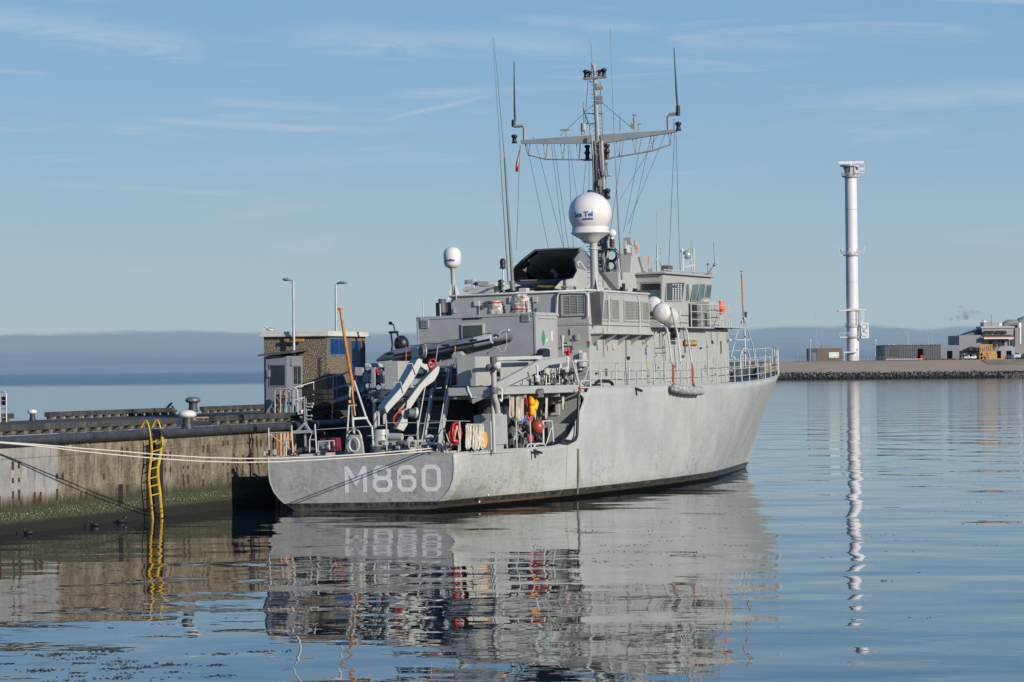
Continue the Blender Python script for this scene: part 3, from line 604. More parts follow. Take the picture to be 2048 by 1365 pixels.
for p0, p1 in ((1995, 2003), (2014, 2024), (2035, 2050)): a = B(p0, 702 if p0 < 2030 else 710, D3); c = B(p1, 716, D3); tb.part('doorway', MB().box((a.x, D3+.86, zt), (c.x, D3+.96, a.z)), SOOT_SHADE)  # doorways as flat panels with the inner shade in their colour
tb.part('plant_room', bbox(1967, 645, 1998, D3+4, 8, B(1967, 656, D3).z), TG2); tb.part('white_panel', bbox(1998.2, 646, 2004, D3+3.9, 6, B(1967, 656, D3).z), WHITE)
a = B(2014, 646, D3+4)
tb.part('round_duct', MB().tube([B(2010, 656, D3+5), B(2011, 649, D3+5), B(2016, 646.5, D3+5), B(2034, 646.5, D3+5), B(2038, 651, D3+5)], 1.4, 12).tube([B(2041, 654, D3+5), B(2042, 643, D3+5), B(2052, 641, D3+5)], 1.8, 12), TG)
tb.part('duct_hall', bbox(2006, 652, 2042, D3+6, 10, B(1967, 656, D3).z), TG)
tb.part('flue', MB().cyl(B(2040, 688, D3-1), B(2040, 650, D3-1), .45, n=10).cyl(B(2038.5, 656, D3-1), B(2038.5, 646, D3-1), .8, n=10), WHITE)
tb.part('stub_vent', MB().cyl(B(2018, 657, D3), B(2018, 652.5, D3), .55, n=10).cyl(B(1968, 646, D3+5), B(1968, 641, D3+5), .5, n=8).cyl(B(1971, 646, D3+5), B(1971, 643, D3+5), .4, n=8), WHITE)
tb.part('roof_mast', MB().cyl(B(1982.5, 656, D3), B(1982.5, 630, D3), .12, n=5), STEELW)
# smoke
sm = bpy.data.materials.new('chimney_smoke'); sm.use_nodes = True; N = sm.node_tree.nodes; L = sm.node_tree.links; N.clear()
pvn = N.new('ShaderNodeVolumePrincipled'); pvn.inputs['Color'].default_value = (.5, .55, .65, 1); tcn = N.new('ShaderNodeTexCoord')
dn = mapr(noise(tcn.outputs['Object'], .35, 5, .65), .42, .7, 0, .45); L.new(dn, pvn.inputs['Density'])
on = N.new('ShaderNodeOutputMaterial'); L.new(pvn.outputs[0], on.inputs['Volume'])
smb = MB()
for px, py, r_ in ((1969, 637, 1.0), (1963, 633, 1.5), (1957, 630, 1.8), (1950, 629, 1.9), (1943, 626, 1.5), (1930, 633, 1.8), (1922, 618, 1.8), (1926, 626, 1.6), (1916, 637, 1.6), (1902, 637, 1.5), (1892, 636, 1.0)):
    smb.ball(B(px, py, D3+5), r_, 12, (1.3, 1, .9))
so2 = single('smoke_plume', smb, sm, 'thin bluish smoke drifting left from the terminal chimney', 'smoke', WO, B(1969, 640, D3+5))
# yellow passenger stairs
ys = Thing('boarding_stairs', 'yellow steel boarding stairs and platform in front of the terminal building', 'boarding stairs', WO, (B(1975, 724).x, 1182, zt))
YF = mat('industrial_yellow', (.52, .25, .03), .5); D4 = 1183.
def Y(px, py, dd=0): return W(px, py, y=D4+dd)
for dd in (0, 3.5):
    mb = MB(); 
    for px in (1960, 1966, 1972, 1978, 1984): mb.beam(Y(px, 724, dd), Y(px, 690, dd), .22, .22)
    for py in (690, 704, 706, 713): mb.beam(Y(1959, py, dd), Y(1985, py, dd), .25, .25)
    ys.part('lower_frame', mb, YF)
    mb = MB()
    for px in (1960, 1963, 1966, 1970, 1975, 1979, 1982): mb.beam(Y(px, 704, dd), Y(px, 690, dd), .3, .3)
    mb.beam(Y(1959, 690, dd), Y(1983, 690, dd), .3, .3); ys.part('upper_cage', mb, YF)
    ys.part('stair_flight', MB().beam(Y(1992, 706, dd), Y(1977, 724, dd), .35, .6).beam(Y(1988, 702, dd), Y(1975, 718, dd), .2, .2).beam(Y(1985, 706, dd), Y(1992, 706, dd), .3, .3).beam(Y(1977, 706, dd), Y(1985, 724, dd), .3, .3), YF)
ys.part('deck', MB().hexa([Y(1959, 705), Y(1993, 705), Y(1993, 705, 3.5), Y(1959, 705, 3.5), Y(1959, 704), Y(1993, 704), Y(1993, 704, 3.5), Y(1959, 704, 3.5)]), YF)
yb = Thing('yellow_frame', 'low yellow U shaped steel frame right of the boarding stairs', 'steel frame', WO, (B(2000, 724).x, 1182, zt))
yb.part('upright', MB().beam(Y(1993, 724), Y(1993, 708), .6, .4), YF); yb.part('upright', MB().beam(Y(2009, 724), Y(2009, 708), .6, .4), YF)
yb.part('crossbar', MB().beam(Y(1993.6, 723), Y(2008.4, 723), .5, .4).beam(Y(1993.6, 718), Y(2008.4, 718), .3, .3), YF)
# cars and vans
def car(px, w_px, h_px, paint, lab, kind='parked_car', cat='car'):
    a = B(px, 724, 1184.); L_ = w_px/F_PX*1184; x0 = a.x; z0 = zt; H_ = h_px/F_PX*1184
    t = Thing(kind, lab, cat, WO, (x0, 1184, z0), 'vehicles parked in front of the terminal')
    pr = [(0, .25), (0, .6), (.08, .66), (.22, .68), (.34, 1), (.72, 1), (.88, .68), (1, .6), (1, .25)]
    t.part('car_body', MB().prism([(x0+u*L_, 1184, z0+v_*H_) for u, v_ in pr], (0, 1.8, 0)), paint, bevel=.08)
    t.part('window', MB().prism([(x0+u*L_, 1183.96, z0+v_*H_) for u, v_ in ((.27, .7), (.36, .95), (.70, .95), (.82, .7))], (0, .03, 0)), GLASS)
    for u in (.2, .8): t.part('wheel', MB().cyl((x0+u*L_, 1183.9, z0+.3), (x0+u*L_, 1184.15, z0+.3), .32, n=14), BLACK)
car(1928, 13.5, 9.5, mat('silver_car', (.5, .5, .52), .3, .2), 'silver car parked nearest the annex, left of the white one')
car(1942, 11.5, 9.5, mat('white_car', (.65, .65, .66), .3), 'white car between the silver one and the red car')
car(1953.5, 7, 8.5, mat('red_car', (.35, .02, .02), .3), 'red car half hidden behind the yellow stairs')
car(2011, 10, 9, mat('blue_car', (.02, .06, .2), .3), 'blue car right of the yellow frame')
car(2021, 7, 9, mat('dark_blue_car', (.04, .1, .25), .3), 'second blue car, beside the pale domed van')
car(2028, 14, 14, mat('pale_van', (.45, .48, .45), .4), 'pale green van with a rounded white roof at the right edge', 'parked_van', 'van')
car(2044, 12, 12, mat('navy_car', (.03, .04, .08), .3), 'dark car cut off by the right edge of the view')
for i, (px, py0, py1, sd, lb) in enumerate(((1816, 692, 666, -9, 'far street lamp over the charcoal shed, single arm to the left'), (1856, 690, 668, -7, 'left one of two close street lamps over the shed'), (1865, 690, 668, -6, 'right one of two close street lamps over the shed'), (1911, 690, 671, -9, 'far street lamp just left of the terminal wall'), (1621, 722, 682, -1.5, 'short far lamp in front of the brick building'), (1751, 722, 682, -2, 'far lamp between the tower and the shed'))):
    d_ = 1192. if py0 < 700 else 1181.; a = B(px, 724, d_); a.z = zt; t = Thing('street_lamp', lb, 'street lamp', WO, a, 'street lamps on the far shore')
    top_ = B(px, py1, d_); t.part('pole', MB().cyl(a, top_, .16, .11, 8), GALV); e = B(px+sd, py1-1, d_); t.part('arm', MB().cyl(top_, e, .09, n=6), GALV)
    if abs(sd) < 3: t.part('lamp_head', MB().ball(top_+V((0, 0, .1)), .35, 8), WHITE)
    else: t.part('lamp_head', MB().beam(e, e+V((-.6, 0, 0)), .3, .15), DKGREY)
# security fence
fn = Thing('wire_fence', 'dark wire fence around the foot of the radar tower', 'fence', WO, (B(1592, 722).x, 1182, zt))
D5 = 1180.5
for px in range(1592, 1774, 7): a = B(px, 723, D5); a.z = zt-.3; fn.part('post', MB().cyl(a, V((a.x, D5, B(px, 712.5, D5).z)), .07, n=5), DKGREY)
fm = MB(); xx = B(1592, 715, D5).x
while xx < B(1773, 715, D5).x: fm.beam((xx, D5, zt), (xx, D5, zt+1.7), .035, .035); xx += .5 if xx > B(1735, 715, D5).x else 1.1
for h_ in (.3, 1.0, 1.65): fm.beam((B(1592, 715, D5).x, D5, zt+h_), (B(1773, 715, D5).x, D5, zt+h_), .05, .05)
fn.part('fence_mesh', fm, DKGREY)
gr = MB(); gr.beam((B(1772, 720, 1181).x, 1181, zt+.45), (B(1845, 720, 1181).x, 1181, zt+.45), .12, .35)
for px in range(1775, 1845, 12): a = B(px, 720, 1181.); gr.box((a.x, 1181.1, zt), (a.x+.15, 1181.3, zt+.4))
single('guard_rail', gr, GALV, 'low grey crash barrier along the foot of the charcoal shed', 'crash barrier', WO, (B(1800, 720).x, 1181, zt))
hd = MB(); random.seed(9); x = B(1850, 720).x
while x < B(1925, 720).x: boulder_c = (x, 1183+random.random(), zt+.2); r_ = random.uniform(.3, .7); hd.ball(boulder_c, r_, 7, (1.2, 1, .8)); x += .45
struct('scrub_grass', hd, mat('dry_scrub', (.10, .085, .05), .95, var=.4, sc=1), kind='stuff')
# bare trees in front of the terminal
def bare_tree(px, lab, hh):
    a = B(px, 722, 1187.); a.z = zt; random.seed(px); t = Thing('bare_tree', lab, 'tree', WO, a, 'bare trees in front of the terminal')
    t.part('trunk', MB().cyl(a, a+V((0, 0, hh*.4)), .16, .1, 7), WOOD); mb = MB()
    def br_(p, d, l, r, k):
        e = p+d*l; mb.cyl(p, e, r, r*.6, 4)
        if k:
            for _ in range(4): nd_ = (d+V((random.uniform(-.8, .8), random.uniform(-.8, .8), random.uniform(-.2, .5)))).normalized(); br_(e, nd_, l*.72, r*.6, k-1)
    for _ in range(5): br_(a+V((0, 0, hh*random.uniform(.25, .4))), V((random.uniform(-.8, .8), random.uniform(-.6, .6), 1)).normalized(), hh*.24, .08, 4)
    t.part('crown', mb, mat('twig_brown', (.09, .07, .055), .9))
bare_tree(1993, 'larger bare tree above the yellow frame', 7.0); bare_tree(1945, 'bare tree against the blank grey wall', 5.5)
# ================================================================ the minehunter
def PP(l, **k): return [S(px, py, **k) for px, py in l]
ship = Thing('naval_vessel', 'grey naval minehunter moored stern towards the viewer, hull number on its transom', 'ship', SH, (0, 0, 0))
# hull paint: grey topsides, dark boot topping, streaks and scuffs
m, b, o = newmat('hull_paint'); HULL = m
s3 = N.new('ShaderNodeSeparateXYZ'); L.new(o, s3.inputs[0]); hx_, hz_ = s3.outputs[0], s3.outputs[2]
n1 = noise(o, .55, 5, .6); n2 = noise(scaled(o, (1.1, 1.1, .16)), 2.4, 6, .65); n3 = noise(scaled(o, (1, 1, 1), (0, .35, 0)), 3.2, 6, .7, 1.2)
cc = mixc(mapr(n1, .3, .72), (.345, .352, .334), (.425, .43, .408)); cc = mixc(mapr(n2, .5, .8, 0, .35), cc, (.30, .29, .25))
cc = mixc(mth('MULTIPLY', mth('MULTIPLY', mapr(n3, .47, .63, 0, .6), mapr(noise(scaled(o, (1, 1, .8)), .33, 3, .5), .46, .58)), mapr(hz_, .5, 2.6, 1, .08)), cc, (.17, .175, .17))
sp = mapr(noise(scaled(o, (1, 1, .6)), 3.0, 4, .8), .70, .75); cc = mixc(mth('MULTIPLY', sp, .5), cc, (.10, .08, .06))
fine = mapr(noise(scaled(o, (9, 9, .5)), 2.0, 4, .6), .35, .7, 0, .12); cc = mixc(fine, cc, (.24, .24, .23))
for x0, wd_, zt_, k_ in ((4.05, .05, 2.0, .28), (6.55, .07, 2.0, .5), (10.6, .05, 2.3, .65), (22.3, .06, 4.4, .3), (30.5, .08, 4.4, .25), (27.2, .035, 4.6, .6), (35.5, .06, 3.0, .4), (41, .07, 1.6, .6), (16.5, .03, 1.4, .5), (44.0, .04, 2.6, .35)):
    d = mth('ABSOLUTE', mth('SUBTRACT', hx_, mth('ADD', mth('MULTIPLY', n2, .12), x0-.06)))
    f = mth('MULTIPLY', mapr(d, 0, wd_*1.4, k_, 0), mapr(mth('ADD', hz_, mth('MULTIPLY', n2, .8)), zt_+.2, zt_+.6, 1, 0))
    cc = mixc(f, cc, (.33, .25, .13) if x0 < 30 and x0 != 10.6 else (.16, .15, .13))
w1 = mth('ADD', hz_, mth('MULTIPLY', mth('SUBTRACT', n2, .5), .05))
cc = mixc(mapr(w1, .355, .385, 1, 0), cc, (.42, .36, .22))
boot = mixc(mapr(n3, .4, .7), (.016, .022, .032), (.12, .118, .09)); boot = mixc(mapr(mth('ADD', hz_, mth('MULTIPLY', n1, .3)), .16, .4, .85, 0), boot, (.12, .11, .075))
boot = mixc(mth('MULTIPLY', mapr(mth('ABSOLUTE', mth('SUBTRACT', hx_, 6.5)), 2.2, 3.6, 1, 0), mapr(mth('ABSOLUTE', mth('SUBTRACT', mth('ADD', hz_, mth('MULTIPLY', n3, .08)), .14)), 0, .06, .8, 0)), boot, (.3, .1, .05))
cc = mixc(mapr(hz_, .335, .35, 1, 0), cc, boot); cc = mixc(mapr(mth('ADD', hz_, mth('MULTIPLY', n3, .1)), .08, .13, 1, 0), cc, (.008, .008, .006))
L.new(cc, b.inputs['Base Color']); b.inputs['Roughness'].default_value = .42; b.inputs['Specular IOR Level'].default_value = .4
bump(b, mth('ADD', noise(o, .9, 3, .5), mth('MULTIPLY', noise(scaled(o, (1, 1, 2.5)), 2.5, 3, .5), .3)), .06)
BD = [(0, 3.92), (5, 4.18), (12, 4.40), (20, 4.45), (28, 4.45), (34, 4.22), (39, 3.72), (43, 3.05), (46, 2.35), (48.5, 1.62), (50.5, .95), (51.7, .45), (52.4, .02)]
BW_ = [(0, 3.15), (4, 3.55), (8, 3.98), (12, 4.3), (18, 4.38), (24, 4.2), (28.6, 3.88), (33, 3.35), (38, 2.55), (42, 1.85), (47, .95), (50.5, .3), (52.4, .02)]
STEM = [(-1.2, 45.5), (0, 47.0), (.35, 47.5), (2.2, 49.7), (4, 51.4), (5.1, 52.4)]
ZT = [(0, 2.12), (9.2, 2.1), (10.2, 2.2), (11.0, 2.55), (12.75, 4.15), (13.1, 4.42), (13.5, 4.46), (33, 4.47), (40, 4.62), (46, 4.84), (52.4, 5.12)]
TP = [(.0, 2.72), (.26, 3.18), (.5, 3.48), (.78, 3.72), (1.16, 3.88), (1.54, 3.93), (2.2, 3.92)]
def half(s, z):
    zt_ = max(lerp(ZT, s), 2.12) if s < 13 else lerp(ZT, s)
    bd, bw = lerp(BD, s), lerp(BW_, s); zf = 4.45 if 0 < s < 33 else lerp(ZT, s)
    if z < .35: y = bw*(1-(max(0, .35-z)/2.3)**1.4)
    else:
        t = min(1, (z-.35)/(zf-.35)); gm = 1-(1-t)**2 if s < 30 else (1-(1-t)**2)*max(0, (40-s)/10)+t**1.15*min(1, (s-30)/10); y = bw+(bd-bw)*gm
    if s < 8: k = (1-s/8)**1.5; y = y*(1-k)+lerp(TP, max(z, 0))*(1 if z > 0 else (1+z*.45))*k
    return y
def hpt(s, z, sg=1):
    x = s if s < 30 else 30+(s-30)*(lerp(STEM, z)-30)/22.4
    return V((x, sg*half(s, z), z))
ST = [0, 1, 2, 3, 4, 5, 6, 7, 8, 9, 9.4, 9.8, 10.2, 10.5, 10.8, 11.2, 11.7, 12.2, 12.7, 12.95, 13.1, 13.5, 14.5, 16, 18, 20, 22, 24, 26, 28, 30, 32, 34, 36, 38, 39.5, 41, 42.5, 44, 45.2, 46.4, 47.4, 48.4, 49.3, 50.1, 50.8, 51.4, 51.8, 52.1, 52.3, 52.4]
NR = 13; LOW = [-1.2, -.5, 0, .2, .35]
def rows(s): zt_ = lerp(ZT, s); return LOW+[.35+(zt_-.35)*(i+1)/NR for i in range(NR)]
hm = MB()
for sg in (1, -1):
    vs = [hpt(s, z, sg) for s in ST for z in rows(s)]; k = NR+5
    hm.add(vs, [(i*k+j, (i+1)*k+j, (i+1)*k+j+1, i*k+j+1) for i in range(len(ST)-1) for j in range(k-1)], True)
hull = ship.part('hull', hm, HULL)
sol = hull.modifiers.new('thickness', 'SOLIDIFY'); sol.thickness = .07; sol.offset = -1
tr = MB(); pts = [hpt(0, z, -1) for z in rows(0)]+[hpt(0, z, 1) for z in reversed(rows(0))]; tr.prism([p+V((.001, 0, 0)) for p in pts], (.06, 0, 0))
ship.part('transom', tr, HULL)
# sheer rail cap
cap = MB()
for sg in (-1, 1):
    cap.tube([hpt(s, lerp(ZT, s), sg)+V((0, -sg*.03, .01)) for s in ST[:-1]], .04, 6)
cap.beam((.03, -3.9, 2.13), (.03, 3.9, 2.13), .08, .05); ship.part('rubbing_edge', cap, PAINT)
# hull number in octagonal block figures
def stroke_fig(mb, pl, w, y0, z0, sy, sz, dx=0):
    pts = [(a*sy, c*sz) for a, c in pl]
    closed = pl[0] == pl[-1]
    if closed: pts = pts[:-1]
    n = len(pts); L1 = []; L2 = []
    for i in range(n):
        p = V((*pts[i], 0)); a = V((*pts[i-1], 0)) if (i or closed) else None; c = V((*pts[(i+1) % n], 0)) if (i < n-1 or closed) else None
        d1 = (p-a).normalized() if a else None; d2 = (c-p).normalized() if c else None
        nn1 = V((-d1.y, d1.x, 0)) if d1 else None; nn2 = V((-d2.y, d2.x, 0)) if d2 else None
        if nn1 is None: nn = nn2
        elif nn2 is None: nn = nn1
        else: nn = (nn1+nn2).normalized(); nn = nn/max(.4, nn.dot(nn1))
        L1.append(p+nn*w/2); L2.append(p-nn*w/2)
    f3 = lambda q, x: (x, y0-q.x, z0+q.y)
    for i in range(n if closed else n-1):
        j = (i+1) % n; q = [L1[i], L2[i], L2[j], L1[j]]
        mb.hexa([f3(a, -.006-dx) for a in q]+[f3(a, .004) for a in q])
NUMP = mat('hull_number_paint', (.70, .70, .70), .45, var=.06, grime=.15, gcol=(.4, .4, .38))
hn = [('M', [[(-.50, -.09), (-.50, 1.09)], [(.50, -.09), (.50, 1.09)], [(-.48, 1.02), (0, .36), (.48, 1.02)]], .72, .26), ('8', [[(-.24, .53), (-.40, .67), (-.40, .86), (-.24, 1), (.24, 1), (.40, .86), (.40, .67), (.24, .53), (-.24, .53)], [(-.27, .51), (-.43, .38), (-.43, .15), (-.26, 0), (.26, 0), (.43, .15), (.43, .38), (.27, .51)]], -.92, .26),
      ('6', [[(.40, .72), (.40, .86), (.24, 1), (-.24, 1), (-.41, .84), (-.41, .16), (-.24, 0), (.24, 0), (.41, .16), (.41, .40), (.24, .55), (-.41, .55)]], -1.94, .26), ('0', [[(-.24, 0), (-.41, .16), (-.41, .84), (-.24, 1), (.24, 1), (.41, .84), (.41, .16), (.24, 0), (-.24, 0)]], -2.95, .26)]
numb = MB(); nroot = ship.part('hull_number', MB().box((-.002, -3.25, .60), (.001, -3.2, .601)), NUMP)
for nm, strokes, yc, _ in hn:
    fm = MB()
    if nm == 'M': yc = .19
    for ks, st in enumerate(strokes): stroke_fig(fm, st, .155, yc, .80, .76, .84, .002*ks)
    ship.part('figure', fm, NUMP, parent=nroot)
# decks
dk = MB(); dk.add([(.05, -3.85, 2.03), (.05, 3.85, 2.03), (12.8, 4.3, 2.0), (12.8, -4.3, 2.0)], [(0, 1, 2, 3)]); ship.part('quarterdeck', dk, DECK)
dk = MB(); vs = []; fs = []
sts = [s for s in ST if 12.8 < s < 52.4]
for s in sts: z_ = lerp(ZT, s)-.06; vs += [(s, -half(s, z_)+.04, z_), (s, half(s, z_)-.04, z_)]
for i in range(len(sts)-1): fs.append((2*i, 2*i+1, 2*i+3, 2*i+2))
dk.add(vs, fs); ship.part('main_deck', dk, DECK)
ov = MB(); ov.prism([(x, y, 4.27) for x, y in ((3.3, -4.22), (12.95, -4.22), (12.95, -2.3), (3.3, -2.3))], (0, 0, .31)); ship.part('upper_deck_overhang', ov, PAINT, bevel=.02)
ov = MB().prism([(x, y, 4.33) for x, y in ((5.0, -2.297), (12.95, -2.297), (12.95, 4.22), (9.0, 4.22), (9.0, 1.9), (5.0, 1.9))], (0, 0, .24)); ship.part('upper_deck_overhang', ov, DKGREY)  # port piece of the overhang in a darker grey than the starboard one
dk = MB().prism([(x, y, 4.583) for x, y in ((3.35, -4.15), (12.9, -4.15), (12.9, 4.15), (9.05, 4.15), (9.05, 1.85), (5.05, 1.85), (5.05, -2.25), (3.35, -2.25))], (0, 0, .006)); ship.part('overhang_deck', dk, DECK)
gs = MB(); ub = MB()
for x in (5.1, 6.8, 8.6, 10.4): ub.box((x, -4.1, 4.12), (x+.1, 1.8 if x < 9 else 4.1, 4.268))
for y in (-2.6, -.9, .9): ub.box((5.1 if y > -2 else 3.4, y, 4.15), (12.7, y+.1, 4.267))
ship.part('deck_beam', ub, PAINT2)
# side frame with round corner at the break of the deck
cor = [(12.2, 4.27), (12.95, 4.27), (12.95, 3.3), (12.6, 3.3)]+[(12.55-.28*sin(a)*.0+.05*cos(a), 3.5+.7*a/1.57) for a in (0, .5, 1.0, 1.4)]
gg = MB().prism([(x, -4.39, z) for x, z in ((11.5, 4.265), (12.3, 4.12), (12.6, 3.85), (12.65, 3.5), (12.45, 3.0), (12.98, 4.1), (12.98, 4.265))], (0, .06, 0)); ship.part('frame_web', gg, HULL)
ship.part('bulkhead', MB().box((12.3, -4.25, 2.0), (12.4, -1.3, 4.26)), PAINT2); ship.part('inner_bulkhead', MB().box((8.4, -1.2, 2.0), (8.5, 4.2, 4.26)).box((8.5, -1.3, 2.0), (12.4, -1.2, 4.26)).box((5.6, -2.9, 2.0), (8.3, -2.8, 4.26)), mat('deck_recess_painted_shade', (.035, .037, .042), .7, var=.3))  # near-black inner walls: shade under the overhang put into their colour
ship.part('bulkhead_window', MB().box((12.24, -3.35, 3.35), (12.298, -2.5, 3.95)), PIPEW); ship.part('pane', MB().box((12.22, -3.2, 3.47), (12.238, -2.65, 3.83)), GLASS)
ship.part('bulkhead_door', MB().box((8.33, .1, 2.1), (8.398, 1.2, 3.95)), DKGREY, bevel=.03); ship.part('bulkhead_door', MB().box((8.33, 2.0, 2.1), (8.398, 3.1, 3.95)), DKGREY, bevel=.03)
ship.part('bulkhead_cabinet', MB().box((11.5, -3.95, 2.05), (12.28, -3.1, 3.0)), PAINT, bevel=.03)
for y, x in ((-4.08, 3.5), (4.08, 9.2), (-.2, 5.2), (1.75, 5.2)): ship.part('pillar', MB().cyl((x, y, 2.03), (x, y, 4.26), .075, n=12), PAINT)
# ---- superstructure
Z1 = 7.1
dh = MB(); fr = [(15.9, -3.4), (34.6, -3.4), (35.7, -2.9), (36.2, -1.6), (36.2, 1.6), (35.7, 2.9), (34.6, 3.4), (15.9, 3.4)]
dh.prism([(x, y, 4.4) for x, y in fr], (0, 0, Z1-4.4)); ship.part('deckhouse', dh, PAINT, bevel=.04)
h2 = MB().prism([(15.9, y, Z1+.004) for y in (-3.42, 3.0)]+[(23.4, 3.0, Z1+.004), (23.4, -3.42, Z1+.004)], (0, 0, 8.58-Z1-.004)); ship.part('upper_deckhouse', h2, PAINT, bevel=.04)
ship.part('port_wing', MB().box((16.0, 3.02, 6.2), (18, 3.75, 8.35)).cyl((15.9, 3.4, 7.9), (15.9, 3.4, 8.5), .16, n=10), DKGREY)
ed = MB()
ed.tube([(15.85, 3.0, 8.6), (15.85, -3.45, 8.6), (23.4, -3.45, 8.58)], .05, 6); ed.tube([(15.9, -3.43, 7.15), (23.4, -3.43, 7.15)], .02, 5); ship.part('coaming', ed, PIPEW)
# side ribs, doors, seams on the starboard wall
rb = MB()
for x in [27.2+.55*i for i in range(14)]: rb.box((x, -3.412, 4.55), (x+.035, -3.399, 7.05))
ship.part('wall_stiffener', rb, PAINT)
rb = MB()
for x in (17.4, 19.3, 21.2, 24.8, 26.2): rb.box((x, -3.405, 4.5), (x+.02, -3.399, 7.08))
ship.part('wall_seam', rb, PAINT2)
def side_door(x0, x1, z0=4.62, z1=6.55, y=-3.4, sg=-1):
    d = ship.part('door', MB().box((x0, y+sg*.05, z0), (x1, y+sg*.003, z1)), PAINT, bevel=.03)
    for z in (z0+.3, z1-.3): ship.part('hinge', MB().box((x0-.04, y+sg*.08, z-.04), (x0+.2, y+sg*.04, z+.04)), PAINT2, parent=d)
    ship.part('handle', MB().cyl((x1-.15, y+sg*.1, (z0+z1)/2-.12), (x1-.15, y+sg*.1, (z0+z1)/2+.12), .02, n=6), GALV, parent=d)
side_door(22.9, 23.9); side_door(31.3, 32.2); side_door(25.1, 26.0)
for p0, p1, mt, nm in (((1193, 690), (1195.5, 702), BLUE, 'blue_mark'), ((1214, 691), (1216, 702), RED, 'red_mark'), ((1290, 696), (1295.5, 702), BLUE, 'blue_sign'), ((1290, 703), (1295.5, 710), BLUE, 'blue_sign'), ((1174.5, 683), (1180, 688), RED, 'red_sign')):
    y_ = -3.405; a, c = S(*p0, y=y_), S(*p1, y=y_)
    if nm == 'red_sign': a, c = S(1174.5, 683, x=15.89), S(1180, 688, x=15.89); ship.part(nm, MB().box((15.885, a.y, c.z), (15.895, c.y, a.z)), RED); ship.part('green_sign', MB().prism([(15.885, a.y, c.z-.01), (15.885, c.y, c.z-.01), (15.885, c.y, c.z-.1), (15.885, (a.y+c.y)/2, c.z-.17), (15.885, a.y, c.z-.1)], (.008, 0, 0)), GREEN); continue
    ship.part(nm, MB().box((a.x, y_-.004, c.z), (c.x, y_, a.z)), mt)
# louvre panels
def louvre(p0, p1, plane, nsl=16, nv=3, fw=.07):
    (ax, v), = plane.items(); a = S(*p0, **plane); c = S(*p1, **plane); out = MB(); fr_ = MB()
    if ax == 'y':
        x0, x1, z0, z1 = a.x, c.x, c.z, a.z; P = lambda u, d, z: (u, v-d, z); u0, u1 = x0, x1
    else:
        u0, u1, z0, z1 = a.y, c.y, c.z, a.z; P = lambda u, d, z: (v-d, u, z)
    fr_.box(P(u0-fw, .0, z0-fw), P(u1+fw if u1 > u0 else u1-fw, .05, z0)); fr_.box(P(u0, .0, z1), P(u1, .05, z1+fw))
    for u in (u0, u1): s_ = fw*.5; fr_.box(P(u-s_, .0, z0-fw), P(u+s_, .055, z1+fw))
    for i in range(1, nv): u = u0+(u1-u0)*i/nv; fr_.box(P(u-.008, .0, z0), P(u+.008, .045, z1))
    for i in range(nsl): z = z0+(z1-z0)*(i+.15)/nsl; h = (z1-z0)/nsl; out.add([P(u0, .008, z+h*.75), P(u1, .008, z+h*.75), P(u1, .042, z), P(u0, .042, z)], [(0, 1, 2, 3)]); 
    out.box(P(u0, .001, z0), P(u1, .004, z1))
    f_ = ship.part('louvre_panel', fr_, PAINT); ship.part('louvre_slats', out, mat('louvre_grey', (.25, .255, .245), .5, var=.1, grime=.3), parent=f_)
louvre((1200, 601), (1216, 639), dict(y=-3.43), 12, 2); louvre((1221, 601), (1237, 639), dict(y=-3.43), 12, 2)
louvre((1247, 603), (1279, 641), dict(y=-3.43), 12, 3); louvre((1282, 606), (1297, 641), dict(y=-3.43), 12, 2)
louvre((1124, 594), (1171, 628), dict(x=15.88), 11, 3)
lf = MB(); q = PP([(1117, 633), (1113, 628), (1115, 592), (1119, 586), (1172, 586), (1176, 592), (1176, 633)], x=15.8); lf.tube(q, .05, 8); ship.part('louvre_guard_pipe', lf, PIPEW)
fin = MB().prism([(16.0, -3.43, 8.5), (16.5, -3.43, 8.5), (16.15, -3.43, 7.1)], (0, -.45, 0)); ship.part('intake_fin', fin, DKGREY)
fin = MB().prism([(16.5, -3.43, 8.52), (17.0, -3.43, 8.52), (16.45, -3.43, 7.2)], (0, -.35, 0)); ship.part('intake_fin', fin, PAINT)
shf = MB().box((16.0, -4.0, 6.72), (22.9, -3.401, 6.76)); shp = ship.part('side_shelf', shf, PAINT)
for x in (16.1, 17.7, 19.3, 20.9, 22.4): ship.part('bracket', MB().prism([(x, -3.401, 6.719), (x, -3.98, 6.719), (x, -3.401, 6.25)], (.05, 0, 0)), PAINT2, parent=shp)
for px in (1218.5, 1280): a = S(px, 640, y=-3.52); ship.part('side_pipe', MB().tube([a+V((0, .1, 1.12)), a+V((0, 0, 1.0)), a+V((0, 0, -.55))], .022, 8), PIPEW)
a = S(1252, 685, y=-3.45); ship.part('conduit', MB().tube([a+V((.3, -.02, .25)), a+V((.05, -.02, .1)), a, a+V((0, 0, -1.9))], .02, 6), DKGREY)
ship.part('junction_box', MB().box((15.6, -3.05, 5.2), (15.89, -2.05, 6.05)).box((15.45, -3.25, 5.35), (15.89, -3.06, 5.95)), PIPEW, bevel=.02)
ship.part('floodlight', MB().cyl((15.4, -2.35, 6.7), (15.4, -2.35, 6.4), .1, .05, 10).cyl((15.4, -2.35, 6.4), (15.4, -2.35, 5.9), .04, n=8).cyl((15.4, -2.35, 6.3), (15.88, -2.35, 6.3), .03, n=6), PIPEW)
ship.part('fire_valve', MB().cyl((15.6, -2.55, 6.15), (15.6, -2.55, 5.75), .06, n=8).cyl((15.6, -2.7, 6.0), (15.6, -2.35, 6.0), .05, n=8).cyl((15.6, -2.55, 6.0), (15.88, -2.55, 6.0), .04, n=6), RED)
